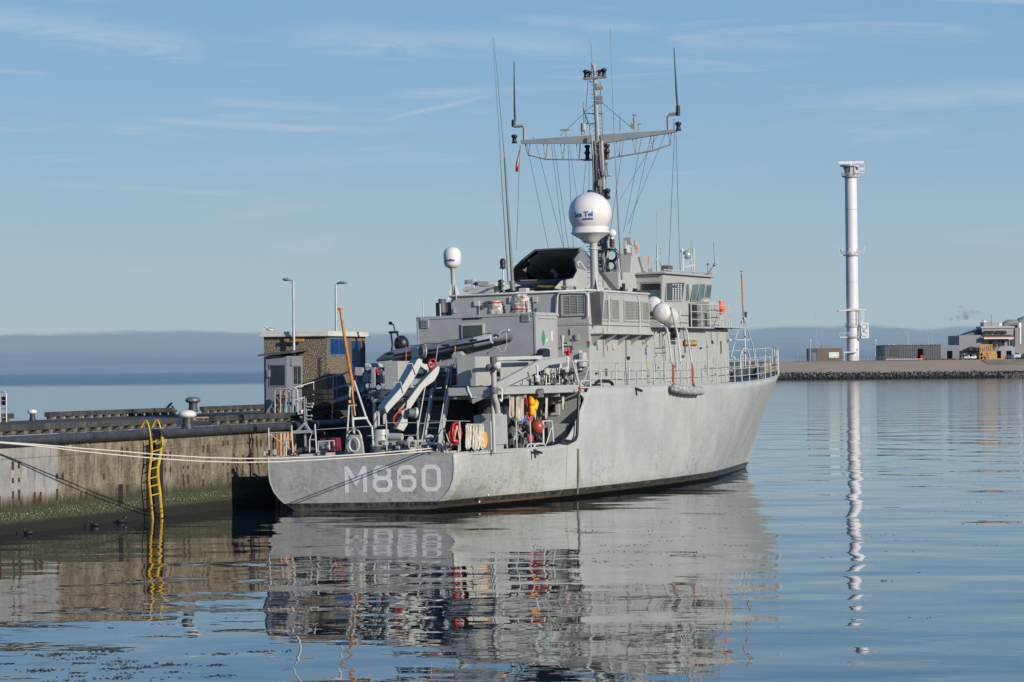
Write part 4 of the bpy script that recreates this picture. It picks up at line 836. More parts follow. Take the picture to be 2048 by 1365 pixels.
ship.part('fire_hose_reel', MB().cyl((15.3, -.95, 6.45), (15.85, -.95, 6.45), .32, n=16).tube([(15.3, -1.1, 6.4), (15.3, -1.35, 6.0), (15.3, -1.45, 5.2), (15.3, -1.2, 5.1)], .05, 6), RED)
ship.part('wall_rack', MB().tube([(15.5, -.3, 7.3), (15.5, -1.6, 7.3), (15.5, -1.6, 6.55), (15.5, -.3, 6.55)], .035, 6, closed=True), PIPEW)
# bulwark lockers and winches on the after deck
# ---- funnel
fy0, fy1 = -1.48, 1.62
side = [(18.2, 8.6), (18.6, 9.15), (19.4, 9.25), (19.9, 9.5), (20.0, 9.85), (19.75, 10.15), (20.25, 10.68), (20.7, 10.72), (22.9, 9.5), (24.95, 8.5)]
fm = MB(); n = len(side)
for y in (fy0, fy1-.08): fm.prism([(x, y, z) for x, z in side], (0, .08, 0))
top = side[6:]
pr_ = [(fy0+.08, 0), (fy1-.08, 0)]
for (x0, z0), (x1, z1) in zip(top, top[1:]): fm.hexa([(x0, fy0+.08, z0-.08), (x0, fy1-.08, z0-.08), (x1, fy1-.08, z1-.08), (x1, fy0+.08, z1-.08), (x0, fy0+.08, z0), (x0, fy1-.08, z0), (x1, fy1-.08, z1), (x1, fy0+.08, z1)])
fm.box((18.2, fy0+.08, 8.6), (18.7, fy1-.08, 9.1))
# the aft opening narrows to port like a hood: outline traced on x=20
fun = MB()
out = PP([(1027, 548), (1031, 535), (1050, 517), (1071, 501), (1120, 498), (1161, 497), (1146, 518), (1153, 542), (1146, 556), (1128, 560), (1027, 563)], x=20.0)
inn = [V((23.2, p.y*.75+.02, 8.7+(p.z-8.7)*.62)) for p in out]
k = len(out); o2 = [p+V((.05, 0, 0)) for p in out]
ctr = sum(out, V())/k
outer_lip = [ctr+(p-ctr)*1.05 for p in out]; outer_back = [V((24.8, p.y*.95, 8.55+max(0, (p.z-8.6))*.1)) for p in outer_lip]
fun.add(outer_lip+outer_back, [(i, (i+1) % k, (i+1) % k+k, i+k) for i in range(k)])
fun.add(outer_lip+out, [(i, (i+1) % k, (i+1) % k+k, i+k) for i in range(k)])
funnel = ship.part('funnel', fun, PAINT)
ins = MB(); ins.add(out+inn, [(i, (i+1) % k, (i+1) % k+k, i+k) for i in range(k)]+[tuple(range(k, 2*k))]); ship.part('funnel_opening', ins, SOOT_SHADE, parent=funnel)
lipb = MB(); lipb.tube([p+V((-.03, 0, 0)) for p in out], .05, 6, closed=True); ship.part('funnel_lip', lipb, DKGREY, parent=funnel)
# dark painted upper band and the pale emblem on the starboard cheek
cheek = MB().prism([S(*q, y=fy0-.12) for q in ((1163, 499), (1147, 520), (1154, 536), (1179, 542), (1185, 531))], (0, -.03, 0)); ship.part('funnel_band', cheek, mat('funnel_blue_grey', (.16, .165, .2), .5), parent=funnel)
em = MB().tube([S(*q, y=fy0-.17) for q in ((1157, 532), (1155, 526), (1158, 523), (1162, 526), (1166, 533), (1172, 540))], .035, 6); ship.part('funnel_emblem', em, WHITE, parent=funnel)
cheek = MB().prism([S(*q, y=fy0-.10) for q in ((1147, 520), (1154, 542), (1146, 557), (1122, 562), (1108, 577), (1238, 604), (1186, 531))], (0, -.02, 0)); ship.part('funnel_side_plate', cheek, PAINT, parent=funnel)
ship.part('exhaust_pipe', MB().tube([S(1113, 556, x=20.5), S(1112, 549, x=20.5), S(1108, 544, x=20.5), S(1103, 542, x=20.5)], .11, 10), mat('burnt_exhaust', (.25, .2, .16), .6, .3), parent=funnel)
ship.part('funnel_base', MB().box((17.9, -2.0, 8.582), (25.0, 2.1, 8.68)), PAINT)
# cables and clutter on the upper deckhouse roof
cb_ = MB(); random.seed(4)
for i in range(9):
    x = random.uniform(17.0, 18.5); cb_.tube([(x, 1.6-random.random(), 8.72), (x+.2, .6, 8.75+random.random()*.22), (x+.1, -.5, 8.8+random.random()*.15), (x, -1.7+random.random()*.6, 8.7)], .035, 6)
ship.part('cable_run', cb_, BLACK)
cb_ = MB()
for i in range(4): x = 17.3+.1*i; cb_.tube([(x, .2, 8.72+.03*i), (x, -.6, 8.92-.03*i), (x, -1.9, 8.84)], .025, 6)
ship.part('cable_run', cb_, mat('olive_cable', (.25, .24, .08), .5))
ck = MB(); random.seed(14); a = S(975, 575, x=15.7)
bs_ = ship.part('machine_gun_mount', MB().box(S(935, 575, x=16.3), S(998, 586, x=16.9)), PIPEW)
for i in range(13):
    c = S(random.uniform(938, 1000), random.uniform(562, 584), x=random.uniform(16.1, 16.8))
    ship.part('gun_fitting', MB().cbox(c, (random.uniform(.1, .5), random.uniform(.3, .9), random.uniform(.06, .2)), Matrix.Rotation(random.uniform(-.35, .35), 3, 'X')), random.choice((DKGREY, PAINT2, PIPEW)), parent=bs_)
ship.part('roof_box', MB().box(S(1038, 577, x=16.2), S(1059, 584, x=16.6)), PIPEW)
a = S(1007, 577, x=16.3); sg_ = ship.part('signal_lamp_column', MB().cyl(a+V((0, 0, -.15)), a+V((0, 0, .85)), .045, n=8), PIPEW)
ship.part('signal_lamp', MB().lathe(a+V((0, 0, .85)), [(.17, 0), (.12, .06), (.12, .2), (.14, .3), (.08, .42), (0, .45)], 14), BLACK, parent=sg_)
ship.part('signal_lamp', MB().lathe(a+V((0, .1, -.1)), [(.15, 0), (.11, .1), (.15, .2), (.11, .3), (.15, .4), (.1, .48)], 14), BLACK, parent=sg_)
# ---- radomes
def radome_big():
    x, y = 17.0, -3.1; zc = S(1180, 428, x=x).z; R_ = .93
    yb = S(1186, 500, x=x).y; c = V((x, S(1180, 428, x=x).y, zc)); bse = V((x, S(1190, 580, x=x).y, 8.58))
    p = ship.part('radome', MB().ball(c, R_, 40, (1, 1, 1)), WHITE)
    ship.part('radome_skirt', MB().lathe(c, [(R_*.2, -1.28), (.3, -1.26), (.42, -1.1), (.82, -.86), (.86, -.84), (.86, -.80), (.80, -.79), (.80, -.60), (.78, -.58)], 36), WHITE, parent=p)
    ped = MB(); t_ = c+V((0, 0, -1.2)); t_.y = c.y-.12; ped.tube([bse, bse+(t_-bse)*.5, t_], [.2, .17, .17], 16); ship.part('pedestal', ped, PAINT, parent=p)
    for i in range(9):
        q = bse+(t_-bse)*((i+.6)/9.5)
        ship.part('step_iron', MB().cyl(q+V((0, .15, 0)), q+V((-.05, .34, 0)), .015, n=5), PIPEW, parent=p); ship.part('step_iron', MB().cyl(q+V((0, -.15, .1)), q+V((-.05, -.3, .1)), .015, n=5), PIPEW, parent=p)
    gz = MB()
    for a_ in range(4): d = V((cos(a_*pi/2+.6), sin(a_*pi/2+.6), 0)); gz.prism([bse+d*.18, bse+d*.42, bse+d*.18+V((0, 0, .55))], V((-d.y, d.x, 0))*.03)
    ship.part('gusset', gz, PAINT, parent=p)
    ring = MB().lathe(t_+V((0, 0, -.35)), [(.19, 0), (.22, .02), (.22, .06), (.19, .08)], 16); ship.part('pedestal_flange', ring, PIPEW, parent=p)
    return c, R_, p
rc_, rR, rp_ = radome_big()
def wrap_text(txt, size, c, R_, yaw, zoff, material, parent, bold=0, cylr=False):
    mb = lettering(txt, size, Matrix.Identity(4), .0, bold, 2); vs = []
    for v in mb.v:
        a = yaw+v.x/R_; zz = zoff+v.y
        rr_ = sqrt(max(.01, R_*R_-zz*zz)) if not cylr else R_
        d = V((-cos(a), -sin(a), 0)); vs.append(c+d*(rr_+.012)+V((0, 0, zz)))
    mb.v = vs
    e = ship.part('lettering', mb, material, parent=parent); so_ = e.modifiers.new('thickness', 'SOLIDIFY'); so_.thickness = .006
LB = mat('lettering_blue', (.01, .09, .32), .5)
wrap_text('Sea Tel', .30, rc_, rR, .03, -.07, LB, rp_, .006); wrap_text('COBHAM', .105, rc_, rR, .26, -.27, LB, rp_, .005)
x = 16.0; c = S(904.5, 515, x=x); bse = S(908, 590, x=x); bse.z = 8.45
p = ship.part('small_radome', MB().lathe(c, [(.2, -.45), (.29, -.42), (.36, -.3), (.385, -.1), (.385, .12), (.36, .25), (.28, .37), (.15, .44), (0, .46)], 32), WHITE)
t_ = c+V((0, 0, -.42)); ship.part('pedestal', MB().tube([bse, bse+(t_-bse)*.45, t_+V((0, 0, -.12)), t_], [.13, .1, .1, .2], 14), PAINT, parent=p)
gz = MB()
for a_ in range(4): d = V((cos(a_*pi/2+.7), sin(a_*pi/2+.7), 0)); gz.prism([bse+d*.1, bse+d*.32, bse+d*.1+V((0, 0, .7))], V((-d.y, d.x, 0))*.03)
ship.part('gusset', gz, PAINT, parent=p)
wrap_text('Intellian', .135, c, .385, .12, -.14, mat('lettering_violet', (.03, .04, .3), .5), p, .004, True)
# ---- mast
XM = 26.5
def Mx(px, py, dx=0): return S(px, py, x=XM+dx)
MASTP = mat('mast_pole_grey', (.27, .27, .255), .5, var=.12, grime=.4)
mast = ship.part('mast', MB().tube([Mx(1195.5, 283), Mx(1206, 545)], [.30, .34], 6), mat('mast_plate', (.2, .205, .21), .5, var=.15, grime=.3))
ship.part('mast_pole', MB().tube([Mx(1188, 135), Mx(1190, 170), Mx(1196, 283), Mx(1201, 340)], [.07, .085, .13, .14], 12), MASTP, parent=mast)
ship.part('mast_leg', MB().tube([Mx(1183, 270, -.3), Mx(1187, 330, -.3), Mx(1192, 540, -.3)], .045, 8), MASTP, parent=mast)
ship.part('mast_leg', MB().tube([Mx(1203, 282, -.25), Mx(1210, 420, -.25), Mx(1220, 545, -.25)], .085, 8), MASTP, parent=mast)
ld = MB(); q0, q1 = Mx(1190, 285, -.32), Mx(1200, 545, -.32); off = V((0, -.22, 0))
ld.cyl(q0, q1, .02, n=5).cyl(q0+off, q1+off, .02, n=5)
for i in range(26): t_ = q0+(q1-q0)*(i+.5)/26; ld.cyl(t_, t_+off, .015, n=4)
ship.part('mast_ladder', ld, MASTP, parent=mast)
st = MB()
for i in range(13): py = 172+i*8.2; cxp = lerp([(135, 1188), (283, 1196)], py); st.cyl(Mx(cxp-9, py), Mx(cxp-2, py), .014, n=4); (st.cyl(Mx(cxp+2, py+3), Mx(cxp+8, py+3), .014, n=4) if i > 1 else None)
ship.part('step_iron', st, STEELW, parent=mast)
ship.part('mast_cage', MB().tube([Mx(1166, 212), Mx(1176, 245), Mx(1180, 250), Mx(1182, 285)], .035, 6).tube([Mx(1167, 227), Mx(1205, 228)], .025, 5).tube([Mx(1170, 247), Mx(1192, 249)], .025, 5).tube([Mx(1204, 230), Mx(1205, 275)], .025, 5).tube([Mx(1167, 205), Mx(1168, 285)], .02, 5), STEELW, parent=mast)
for py, py2 in ((205, 209), (196, 203), (176, 182)): ship.part('mast_fitting', MB().cbox(Mx(1200, py), (.2, .35, .14)), MASTP, parent=mast)
ship.part('antenna_drum', MB().cyl(Mx(1167, 247), Mx(1167, 262), .13, n=12).cyl(Mx(1165, 262), Mx(1165, 270), .07, n=8), MASTP, parent=mast)
# masthead crosstree and lamps
ct = ship.part('crosstree', MB().beam(Mx(1167, 158), Mx(1214, 154), .25, .1).beam(Mx(1179, 163), Mx(1196, 170), .2, .08).tube([Mx(1183, 126), Mx(1187, 132), Mx(1191, 150)], [.04, .08, .09], 8), MASTP, parent=mast)
def lamp(c, mt, s=1., par=None):
    o = ship.part('lantern', MB().lathe(c, [(.13*s, 0), (.1*s, .05*s), (.085*s, .1*s), (.085*s, .22*s), (.13*s, .26*s), (.12*s, .33*s), (.05*s, .36*s)], 12), mt, parent=par or mast)
DGREEN = mat('lantern_dark_green', (.005, .015, .014), .3); DRED = mat('lantern_dark_red', (.05, .008, .01), .3)
lamp(Mx(1172, 157), DGREEN, 1.1); lamp(Mx(1208, 154), DGREEN, 1.1); lamp(Mx(1180, 156), DRED, .9); lamp(Mx(1199, 154), DRED, .9)
for px, py in ((1175, 320), (1214, 318)): lamp(Mx(px, py), DRED, 1.15); lamp(Mx(px, py-13), DRED, 1.1)
lamp(Mx(1029, 287), BLACK, 1.15); lamp(Mx(1357, 262), BLACK, 1.15); lamp(Mx(1215, 396, -.3), BLACK, 1.2); lamp(Mx(1180, 396, -.8), BLACK, 1.0)
ship.part('mast_bracket', MB().beam(Mx(1168, 321), Mx(1186, 320), .2, .08).beam(Mx(1202, 320), Mx(1220, 317), .2, .08).beam(Mx(1206, 325), Mx(1214, 325), .3, .06).beam(Mx(1207, 352), Mx(1222, 352), .4, .05).beam(Mx(1208, 398), Mx(1221, 397), .3, .06), MASTP, parent=mast)
ship.part('searchlight', MB().cyl(Mx(1211, 350), Mx(1209, 333), .12, n=10).cyl(Mx(1212, 331), Mx(1212, 326), .1, n=8), DKGREY, parent=mast)
# yard
yd = MB()
def yseg(p, q, h0, h1):
    a, c = Mx(*p), Mx(*q); a2 = Mx(p[0], p[1]+h0); c2 = Mx(q[0], q[1]+h1); yd.hexa([a2+V((-.12, 0, 0)), c2+V((-.12, 0, 0)), c2+V((.12, 0, 0)), a2+V((.12, 0, 0)), a+V((-.12, 0, 0)), c+V((-.12, 0, 0)), c+V((.12, 0, 0)), a+V((.12, 0, 0))])
yseg((1043, 281), (1184, 271), 7, 17); yseg((1203, 270), (1352, 260), 18, 5)
yard = ship.part('yard', yd, PAINT2)
yt = MB()
ch1 = [(1051, 289), (1056, 310), (1091, 319), (1172, 320)]; ch2 = [(1212, 318), (1236, 314), (1305, 302), (1341, 290), (1343, 267)]
yt.tube([Mx(*q) for q in ch1], .035, 6); yt.tube([Mx(*q) for q in ch2], .035, 6)
for a, c in (((1060, 289), (1057, 310)), ((1087, 289), (1091, 319)), ((1095, 289), (1092, 319)), ((1121, 289), (1126, 319)), ((1129, 289), (1127, 319)), ((1153, 289), (1158, 320)), ((1160, 289), (1159, 320)), ((1233, 284), (1238, 313)), ((1241, 284), (1239, 313)), ((1265, 278), (1271, 308)), ((1273, 277), (1272, 308)), ((1301, 271), (1306, 302)), ((1308, 270), (1306, 302)), ((1336, 266), (1341, 290))): yt.tube([Mx(*a), Mx(*c)], .025, 5)
ship.part('yard_truss', yt, MASTP, parent=yard)
ship.part('yard_bracket', MB().tube([Mx(1049, 281), Mx(1049, 258), Mx(1046, 252), Mx(1028, 253)], .075, 10).tube([Mx(1337, 262), Mx(1336, 236), Mx(1339, 230), Mx(1352, 228)], .075, 10), MASTP, parent=yard)
ship.part('whip_antenna', MB().tube([Mx(1027, 254), Mx(1027, 240)], .1, 8).tube([Mx(1030, 242), Mx(1029, 215), Mx(1028, 123)], [.05, .045, .02], 6), BLACK, parent=yard)
ship.part('whip_antenna', MB().tube([Mx(1356, 232), Mx(1356, 212)], .1, 8).tube([Mx(1356, 222), Mx(1353, 190), Mx(1348, 96)], [.05, .045, .02], 6), BLACK, parent=yard)
ship.part('anemometer', MB().cyl(Mx(1269, 262), Mx(1269, 232), .035, n=6).cyl(Mx(1269, 244), Mx(1269, 236), .08, n=8).ball(Mx(1267, 230), .06, 6).ball(Mx(1272, 230), .06, 6).beam(Mx(1265, 258), Mx(1265, 247), .12, .12), MASTP, parent=yard)
ship.part('wind_vane', MB().cyl(Mx(1133, 275), Mx(1133, 261), .03, n=6).beam(Mx(1120, 261), Mx(1139, 260), .04, .07).cyl(Mx(1277, 262), Mx(1277, 250), .03, n=6).beam(Mx(1274, 249), Mx(1283, 249), .03, .04), MASTP, parent=yard)
ship.part('thin_aerial', MB().cyl(Mx(1240, 265), Mx(1240, 234), .02, n=5).cyl(Mx(1067, 279), Mx(1067, 274), .02, n=5).cyl(Mx(1348, 262), Mx(1348, 238), .02, n=5), STEELW, parent=yard)
ship.part('masthead_whip', MB().tube([Mx(1185, 126), Mx(1181, 78)], [.025, .012], 5), STEELW, parent=mast)
# rigging
rg = MB()
def wire(p, q, r=.011): rg.tube([p, q], r, 4)
for a, c in (((1194, 203), (1120, 272)), ((1200, 203), (1265, 257)), ((1176, 162), (1168, 272)), ((1200, 163), (1203, 232)), ((1183, 130), (1183, 142))): wire(Mx(*a), Mx(*c), .014)
for a, (qx, qy, qX) in (((1040, 291), (1033, 500, 24)), ((1053, 285), (1097, 498, 22)), ((1073, 290), (1127, 497, 22)), ((1103, 290), (1128, 497, 22)), ((1108, 290), (1137, 497, 22)), ((1136, 290), (1147, 500, 22)), ((1139, 290), (1160, 440, 22)), ((1247, 284), (1221, 460, 26)), ((1283, 277), (1247, 465, 27)), ((1302, 270), (1258, 470, 28)), ((1316, 270), (1240, 400, 26)), ((1349, 268), (1337, 540, 32)), ((1352, 268), (1360, 540, 33)), ((1172, 325), (1162, 430, 24)), ((1333, 262), (1255, 450, 27)), ((1178, 322), (1178, 395, 25))): wire(Mx(*a), S(qx, qy, x=qX))
ship.part('rigging', rg, STEELW)
# small white ball antenna, coils by mast foot
ship.part('ball_antenna', MB().ball(Mx(1224, 467, -.6), .2, 18).cyl(Mx(1224, 474, -.6), Mx(1224, 492, -.6), .1, .08, 10), WHITE)
ship.part('ball_antenna_base', MB().lathe(Mx(1224, 492, -.6), [(.11, -.05), (.13, 0), (.1, .06), (.13, .12), (.1, .2), (.13, .26), (.1, .32)], 12), mat('dark_maroon', (.08, .012, .015), .4))
co = MB()
for (px, py, r) in ((1223, 511, .33), (1221, 533, .3)):
    for i in range(5): c = Mx(px+random.uniform(-1.5, 1.5), py+random.uniform(-2, 2), -1+.05*i); co.tube(arc(c, r-.03*i, 0, 2*pi, 20, (0, 1, 0), (0, 0, 1))[:-1], .02, 5, closed=True)
ship.part('cable_coil', co, BLACK)
ship.part('mast_stay_frame', MB().tube([Mx(1208, 545, -.9), Mx(1217, 497, -.9), Mx(1232, 495, -.9), Mx(1240, 545, -.9)], .035, 6), PIPEW)
# tall whips
ship.part('whip_antenna', MB().tube([S(1025, 562, x=17), S(1017, 440, x=17), S(1009.5, 316, x=17)], [.075, .06, .05], 8).tube([S(1009.5, 318, x=17), S(998, 190, x=17), S(988, 75, x=17)], [.022, .016, .01], 5).cyl(S(1024, 562, x=17), S(1026, 582, x=17), .12, n=10), mat('whip_base_grey', (.15, .155, .15), .5))
ship.part('whip_antenna', MB().tube([S(1017, 570, x=17.4), S(1006, 400, x=17.4), S(997, 240, x=17.4), S(985, 74, x=17.4)], [.035, .025, .016, .01], 5), STEELW)
ship.part('whip_antenna', MB().tube([S(1244, 560, x=22), S(1236, 430, x=22), S(1228, 260, x=22), S(1220, 55, x=22)], [.05, .03, .016, .01], 6), STEELW)
# ---- block aft of the bridge, bridge
cx = S(1240, 600, y=-1.35).x
ship.part('mast_house', MB().prism([(cx, -1.35, Z1+.004), (27.6, -1.35, Z1+.004), (27.6, 2.3, Z1+.004), (cx, 2.3, Z1+.004)], (0, 0, 9.72-Z1)), PAINT, bevel=.06)
ship.part('house_door', MB().box((cx+.3, -1.39, 8.3), (cx+.65, -1.352, 9.2)), BLACK, bevel=.03)
pm = MB(); a = [S(*q, y=-1.2) for q in ((1262, 547), (1290, 547), (1277, 509), (1264, 507))]; pm.prism(a, (0, .75, 0)); ship.part('director_pedestal', pm, PAINT, bevel=.04)
pm = MB().prism([S(*q, y=-1.3) for q in ((1288, 547), (1297, 547), (1293, 514), (1279, 514))], (0, .5, 0)); ship.part('director_pedestal', pm, PAINT2)
random.seed(21); dr = ship.part('fire_director', MB().cyl(S(1255, 507, y=-1.2), S(1255, 490, y=-1.2), .18, .12, 10).cbox(S(1256, 482, y=-1.2), (.3, .35, .3)), PAINT2)
for i in range(9): ship.part('director_fitting', MB().cbox(S(random.uniform(1247, 1274), random.uniform(486, 505), y=-1.2), (.12, random.uniform(.06, .2), random.uniform(.1, .45))), random.choice((PIPEW, DKGREY)), parent=dr)
for px, py, b_ in ((1273, 500, 508), (1297, 520, 548)): ship.part('orange_marker', MB().cyl(S(px, py+6, y=-1.25), S(px, py-8, y=-1.25), .028, n=6), ORANGE); ship.part('marker_pole', MB().cyl(S(px, b_, y=-1.25), S(px, py+6, y=-1.25), .02, n=6), PAINT2)
BX0 = 27.5; BZ1 = 9.62
br_ = MB(); y0 = -2.6
bp = [(BX0, y0), (34.0, y0), (34.9, -1.9), (35.1, 0), (34.9, 1.9), (34.0, -y0), (BX0, -y0)]
nb_ = len(bp); lo = [V((x, y, Z1+.004)) for x, y in bp]; mid_ = [V((x, y, 8.3)) for x, y in bp]; hi = [V((x+(.35 if x > 33 else 0), y*1.03, BZ1)) for x, y in bp]
br_.add(lo+mid_+hi, [tuple(range(nb_))[::-1], tuple(range(2*nb_, 3*nb_))]+[(i, (i+1) % nb_, (i+1) % nb_+nb_, i+nb_) for i in range(nb_)]+[(i+nb_, (i+1) % nb_+nb_, (i+1) % nb_+2*nb_, i+2*nb_) for i in range(nb_)])
bridge = ship.part('bridge', br_, PAINT, bevel=.03)
rf = MB().prism([(x+(-.2 if x < 28 else .45), y*1.1, BZ1+.003) for x, y in bp], (0, 0, .10)); ship.part('roof', rf, PAINT, parent=bridge, bevel=.03)
MINT = mat('bridge_window_glass', (.06, .10, .105), .08, var=.5, sc=1.2)
def win(pl, plane, axis_out, frame=True, mt=MINT):
    q = PP(pl, **plane); c = sum(q, V())/len(q); ou = V(axis_out)
    f_ = ship.part('window_frame', MB().prism([c+(p-c)*1.09+ou*.012 for p in q], ou*.02), PAINT2); ship.part('pane', MB().prism([p+ou*.034 for p in q], ou*.008), mt, parent=f_); return f_
wf = win([(1284, 568), (1322, 567), (1322, 602), (1285, 600)], dict(x=BX0), (-1, 0, 0))
q = PP([(1284, 568), (1321, 567), (1321, 580), (1284, 581)], x=BX0); ship.part('window_blind', MB().prism([p+V((-.045, 0, 0)) for p in q], (-.004, 0, 0)), BLACK, parent=wf)
wf = win([(1332, 567), (1367, 566), (1363, 601), (1332, 601)], dict(y=-2.64), (0, -1, 0), mt=GLASS)
stk = MB()
for i in range(4):
    for j in range(9):
        a = S(1345+i*5.3, 568.5+j*3.8, y=-2.69)
        if j != 1 or i > 1: stk.box(a, a+V((.17, -.004, -.055)))
ship.part('window_stickers', stk, WHITE, parent=wf)
win([(1371, 570), (1376, 569), (1377, 600), (1373, 600)], dict(y=-2.64), (0, -1, 0))
win([(1386, 570), (1396, 569), (1393, 602), (1382, 601)], dict(y=-2.66), (0, -1, 0))
win([(1400, 569), (1409, 569), (1405, 604), (1396, 603)], dict(y=-2.66), (0, -1, 0))
win([(1413, 571), (1422, 570), (1418, 607), (1410, 605)], dict(y=-2.66), (0, -1, 0))
rl = MB()
for h_ in (.32,): rl.tube([(BX0-.1, -2.75, BZ1+h_*.6), (34.3, -2.8, BZ1+h_*.6), (35.3, -2, BZ1+h_*.6)], .025, 6)
ship.part('roof_rail', rl, PIPEW)
ship.part('side_mast_tripod', MB().cyl(S(1315, 545, y=-1.5), S(1314, 490, y=-1.5), .06, .04, 8).cyl(S(1302, 545, y=-1.5), S(1314, 516, y=-1.5), .025, n=5).cyl(S(1330, 545, y=-1.5), S(1314, 516, y=-1.5), .025, n=5).cyl(S(1314, 490, y=-1.5), S(1313, 425, y=-1.5), .012, n=4).tube(arc(S(1319, 502, y=-1.5), .12, 0, 6.28, 14, (0, 1, 0), (0, 0, 1))[:-1], .012, 4, closed=True), PAINT)
sl = ship.part('searchlight', MB().ball(S(1374, 510, y=-1.8), .22, 16), mat('searchlight_grey', (.4, .41, .42), .3, .3))
ship.part('searchlight_frame', MB().tube([S(1366, 545, y=-1.8), S(1367, 510, y=-1.8)], .045, 6).tube([S(1384, 545, y=-1.8), S(1383, 512, y=-1.8)], .045, 6).beam(S(1366, 534, y=-1.8), S(1385, 531, y=-1.8), .1, .1).tube([S(1367, 532, y=-1.8), S(1375, 526, y=-1.8), S(1384, 518, y=-1.8)], .03, 5).tube([S(1388, 545, y=-1.8), S(1387, 495, y=-1.8)], .045, 6), PIPEW, parent=sl)
ship.part('gps_antenna', MB().cyl(S(1363, 545, y=-2.2), S(1364, 503, y=-2.2), .04, n=6).lathe(S(1364, 503, y=-2.2), [(.06, -.05), (.09, 0), (.06, .1), (.02, .18)], 10), PIPEW)
ship.part('loudhailer_box', MB().box(S(1336, 531, y=-1.9), S(1346, 542, y=-1.9)+V((0, .35, 0))), DKGREY)
ship.part('roof_fin', MB().prism([S(*q, y=-1.6) for q in ((1387, 547), (1400, 548), (1391, 534))], (0, .1, 0)).prism([S(*q, y=-1.6) for q in ((1414, 552), (1424, 553), (1431, 530))], (0, .1, 0)), PAINT2)
ship.part('thin_aerial', MB().cyl(S(1429, 530, y=-1.6), S(1427, 485, y=-1.6), .012, n=4).ball(S(1429, 530, y=-1.6), .08, 6).cyl(S(1416, 550, y=-1.6), S(1416, 530, y=-1.6), .02, n=5).ball(S(1416, 529, y=-1.6), .07, 6).cyl(S(1382, 512, y=-1.8), S(1382, 480, y=-1.8), .01, n=4), STEELW)
# bridge wing: platform, recess shade panel, locker with dome, ladders
wz = 7.14
ship.part('wing_deck', MB().box((31.0, -3.9, wz), (36.0, -2.61, wz+.06)), PAINT)
a, c = S(1379, 607, y=-2.66), S(1417, 655, y=-2.66); ship.part('wing_recess_shade', MB().box((a.x, -2.67, wz+.07), (c.x, -2.61, a.z)), BLACK)  # shade of the opening put into a flat black panel
a, c = S(1419, 603, y=-3.3), S(1448, 655, y=-3.3)
lk = ship.part('wing_locker', MB().box((a.x, -3.3, wz+.061), (c.x, -2.3, a.z)), PAINT, bevel=.04)
ship.part('locker_door', MB().box((a.x+.15, -3.33, wz+.3), (a.x+1.0, -3.302, a.z-.15)), PAINT2, parent=lk, bevel=.01)
ship.part('dome_cover', MB().ball(((a.x+c.x)/2-.3, -2.8, a.z), .45, 16, (1.3, .9, .5)), PAINT2)
wr = MB()
for h_ in (.35, .7, 1.05): wr.tube([(27.9, -3.8, wz+h_), (33.5, -3.85, wz+h_)], .022, 5)
for x in (27.9, 29.4, 30.6, 31.9, 33.4): wr.cyl((x, -3.85, wz), (x, -3.85, wz+1.05), .026, n=6)
wr.beam((33.2, -3.85, wz+1.05), (32.2, -3.85, wz), .06, .05)
ship.part('wing_rail', wr, PIPEW)
ship.part('deck_edge', MB().box((23.5, -3.9, 7.08), (31.0, -3.3, 7.13)), PAINT)
ld = MB(); q0, q1 = S(1450, 613, y=-3.35), S(1463, 661, y=-3.35); q2 = S(1460, 613, y=-3.35)
ld.cyl(q0, S(1453, 658, y=-3.35), .022, n=5).cyl(q2, q1, .022, n=5)
for i in range(4): py = 614+i*12.; ld.cyl(S(1450+i, py, y=-3.35), S(1460+i, py, y=-3.35), .02, n=5)
ship.part('wing_ladder', ld, PIPEW)
# curved pipe davits over the side passage
for top_, knee, foot in (((1318, 656), (1334, 658), (1344, 728)), ((1347, 656), (1353, 659), (1362, 729)), ((1361, 657), (1373, 660), (1384, 728))):
    y_ = -4.2; a, k_, f_ = S(*top_, y=-3.45), S(*knee, y=y_), S(*foot, y=-4.33)
    ship.part('raft_davit', MB().tube([a, a+(k_-a)*.6+V((0, 0, .08)), k_, k_+V((.12, 0, -.25)), f_], .045, 8), PIPEW)
ship.part('davit_ladder', MB().cyl(S(1337, 682, y=-4.22), S(1357, 682, y=-4.22), .02, n=5).cyl(S(1339, 692, y=-4.22), S(1359, 692, y=-4.22), .02, n=5), PIPEW)
a, c = S(1361, 660, y=-4.0), S(1372, 679, y=-4.0); ship.part('davit_plate', MB().box((a.x, -4.0, c.z), (c.x, -3.97, a.z)), PAINT2)
a, c = S(1348, 660, y=-3.6), S(1357, 676, y=-3.6); ship.part('davit_winch', MB().box((a.x, -3.6, c.z), (c.x, -3.41, a.z)), BLACK, bevel=.05)
a, c = S(1369, 681, y=-3.5), S(1394, 692, y=-3.5)
nb = ship.part('name_board', MB().box((a.x, -3.5, c.z), (c.x, -3.45, a.z)), mat('name_board_wood', (.09, .03, .015), .5), bevel=.01)
ln = lettering('SCHIEDAM', (a.z-c.z)*.82, frm(((a.x+c.x)/2, -3.508, (a.z+c.z)/2), (1, 0, 0), (0, 0, 1)), .004, .006)
sc_ = (c.x-a.x)*.9/max(1e-3, (max(v.x for v in ln.v)-min(v.x for v in ln.v))); mx_ = (a.x+c.x)/2; ln.v = [V((mx_+(v.x-mx_)*sc_, v.y, v.z)) for v in ln.v]
ship.part('lettering', ln, mat('gold_lettering', (.65, .4, .06), .4), parent=nb)
ship.part('wall_lamp', MB().cyl(S(1455, 681, y=-3.45), S(1461, 681, y=-3.45), .02, n=5).ball(S(1460, 681, y=-3.55), .09, 8), PIPEW)
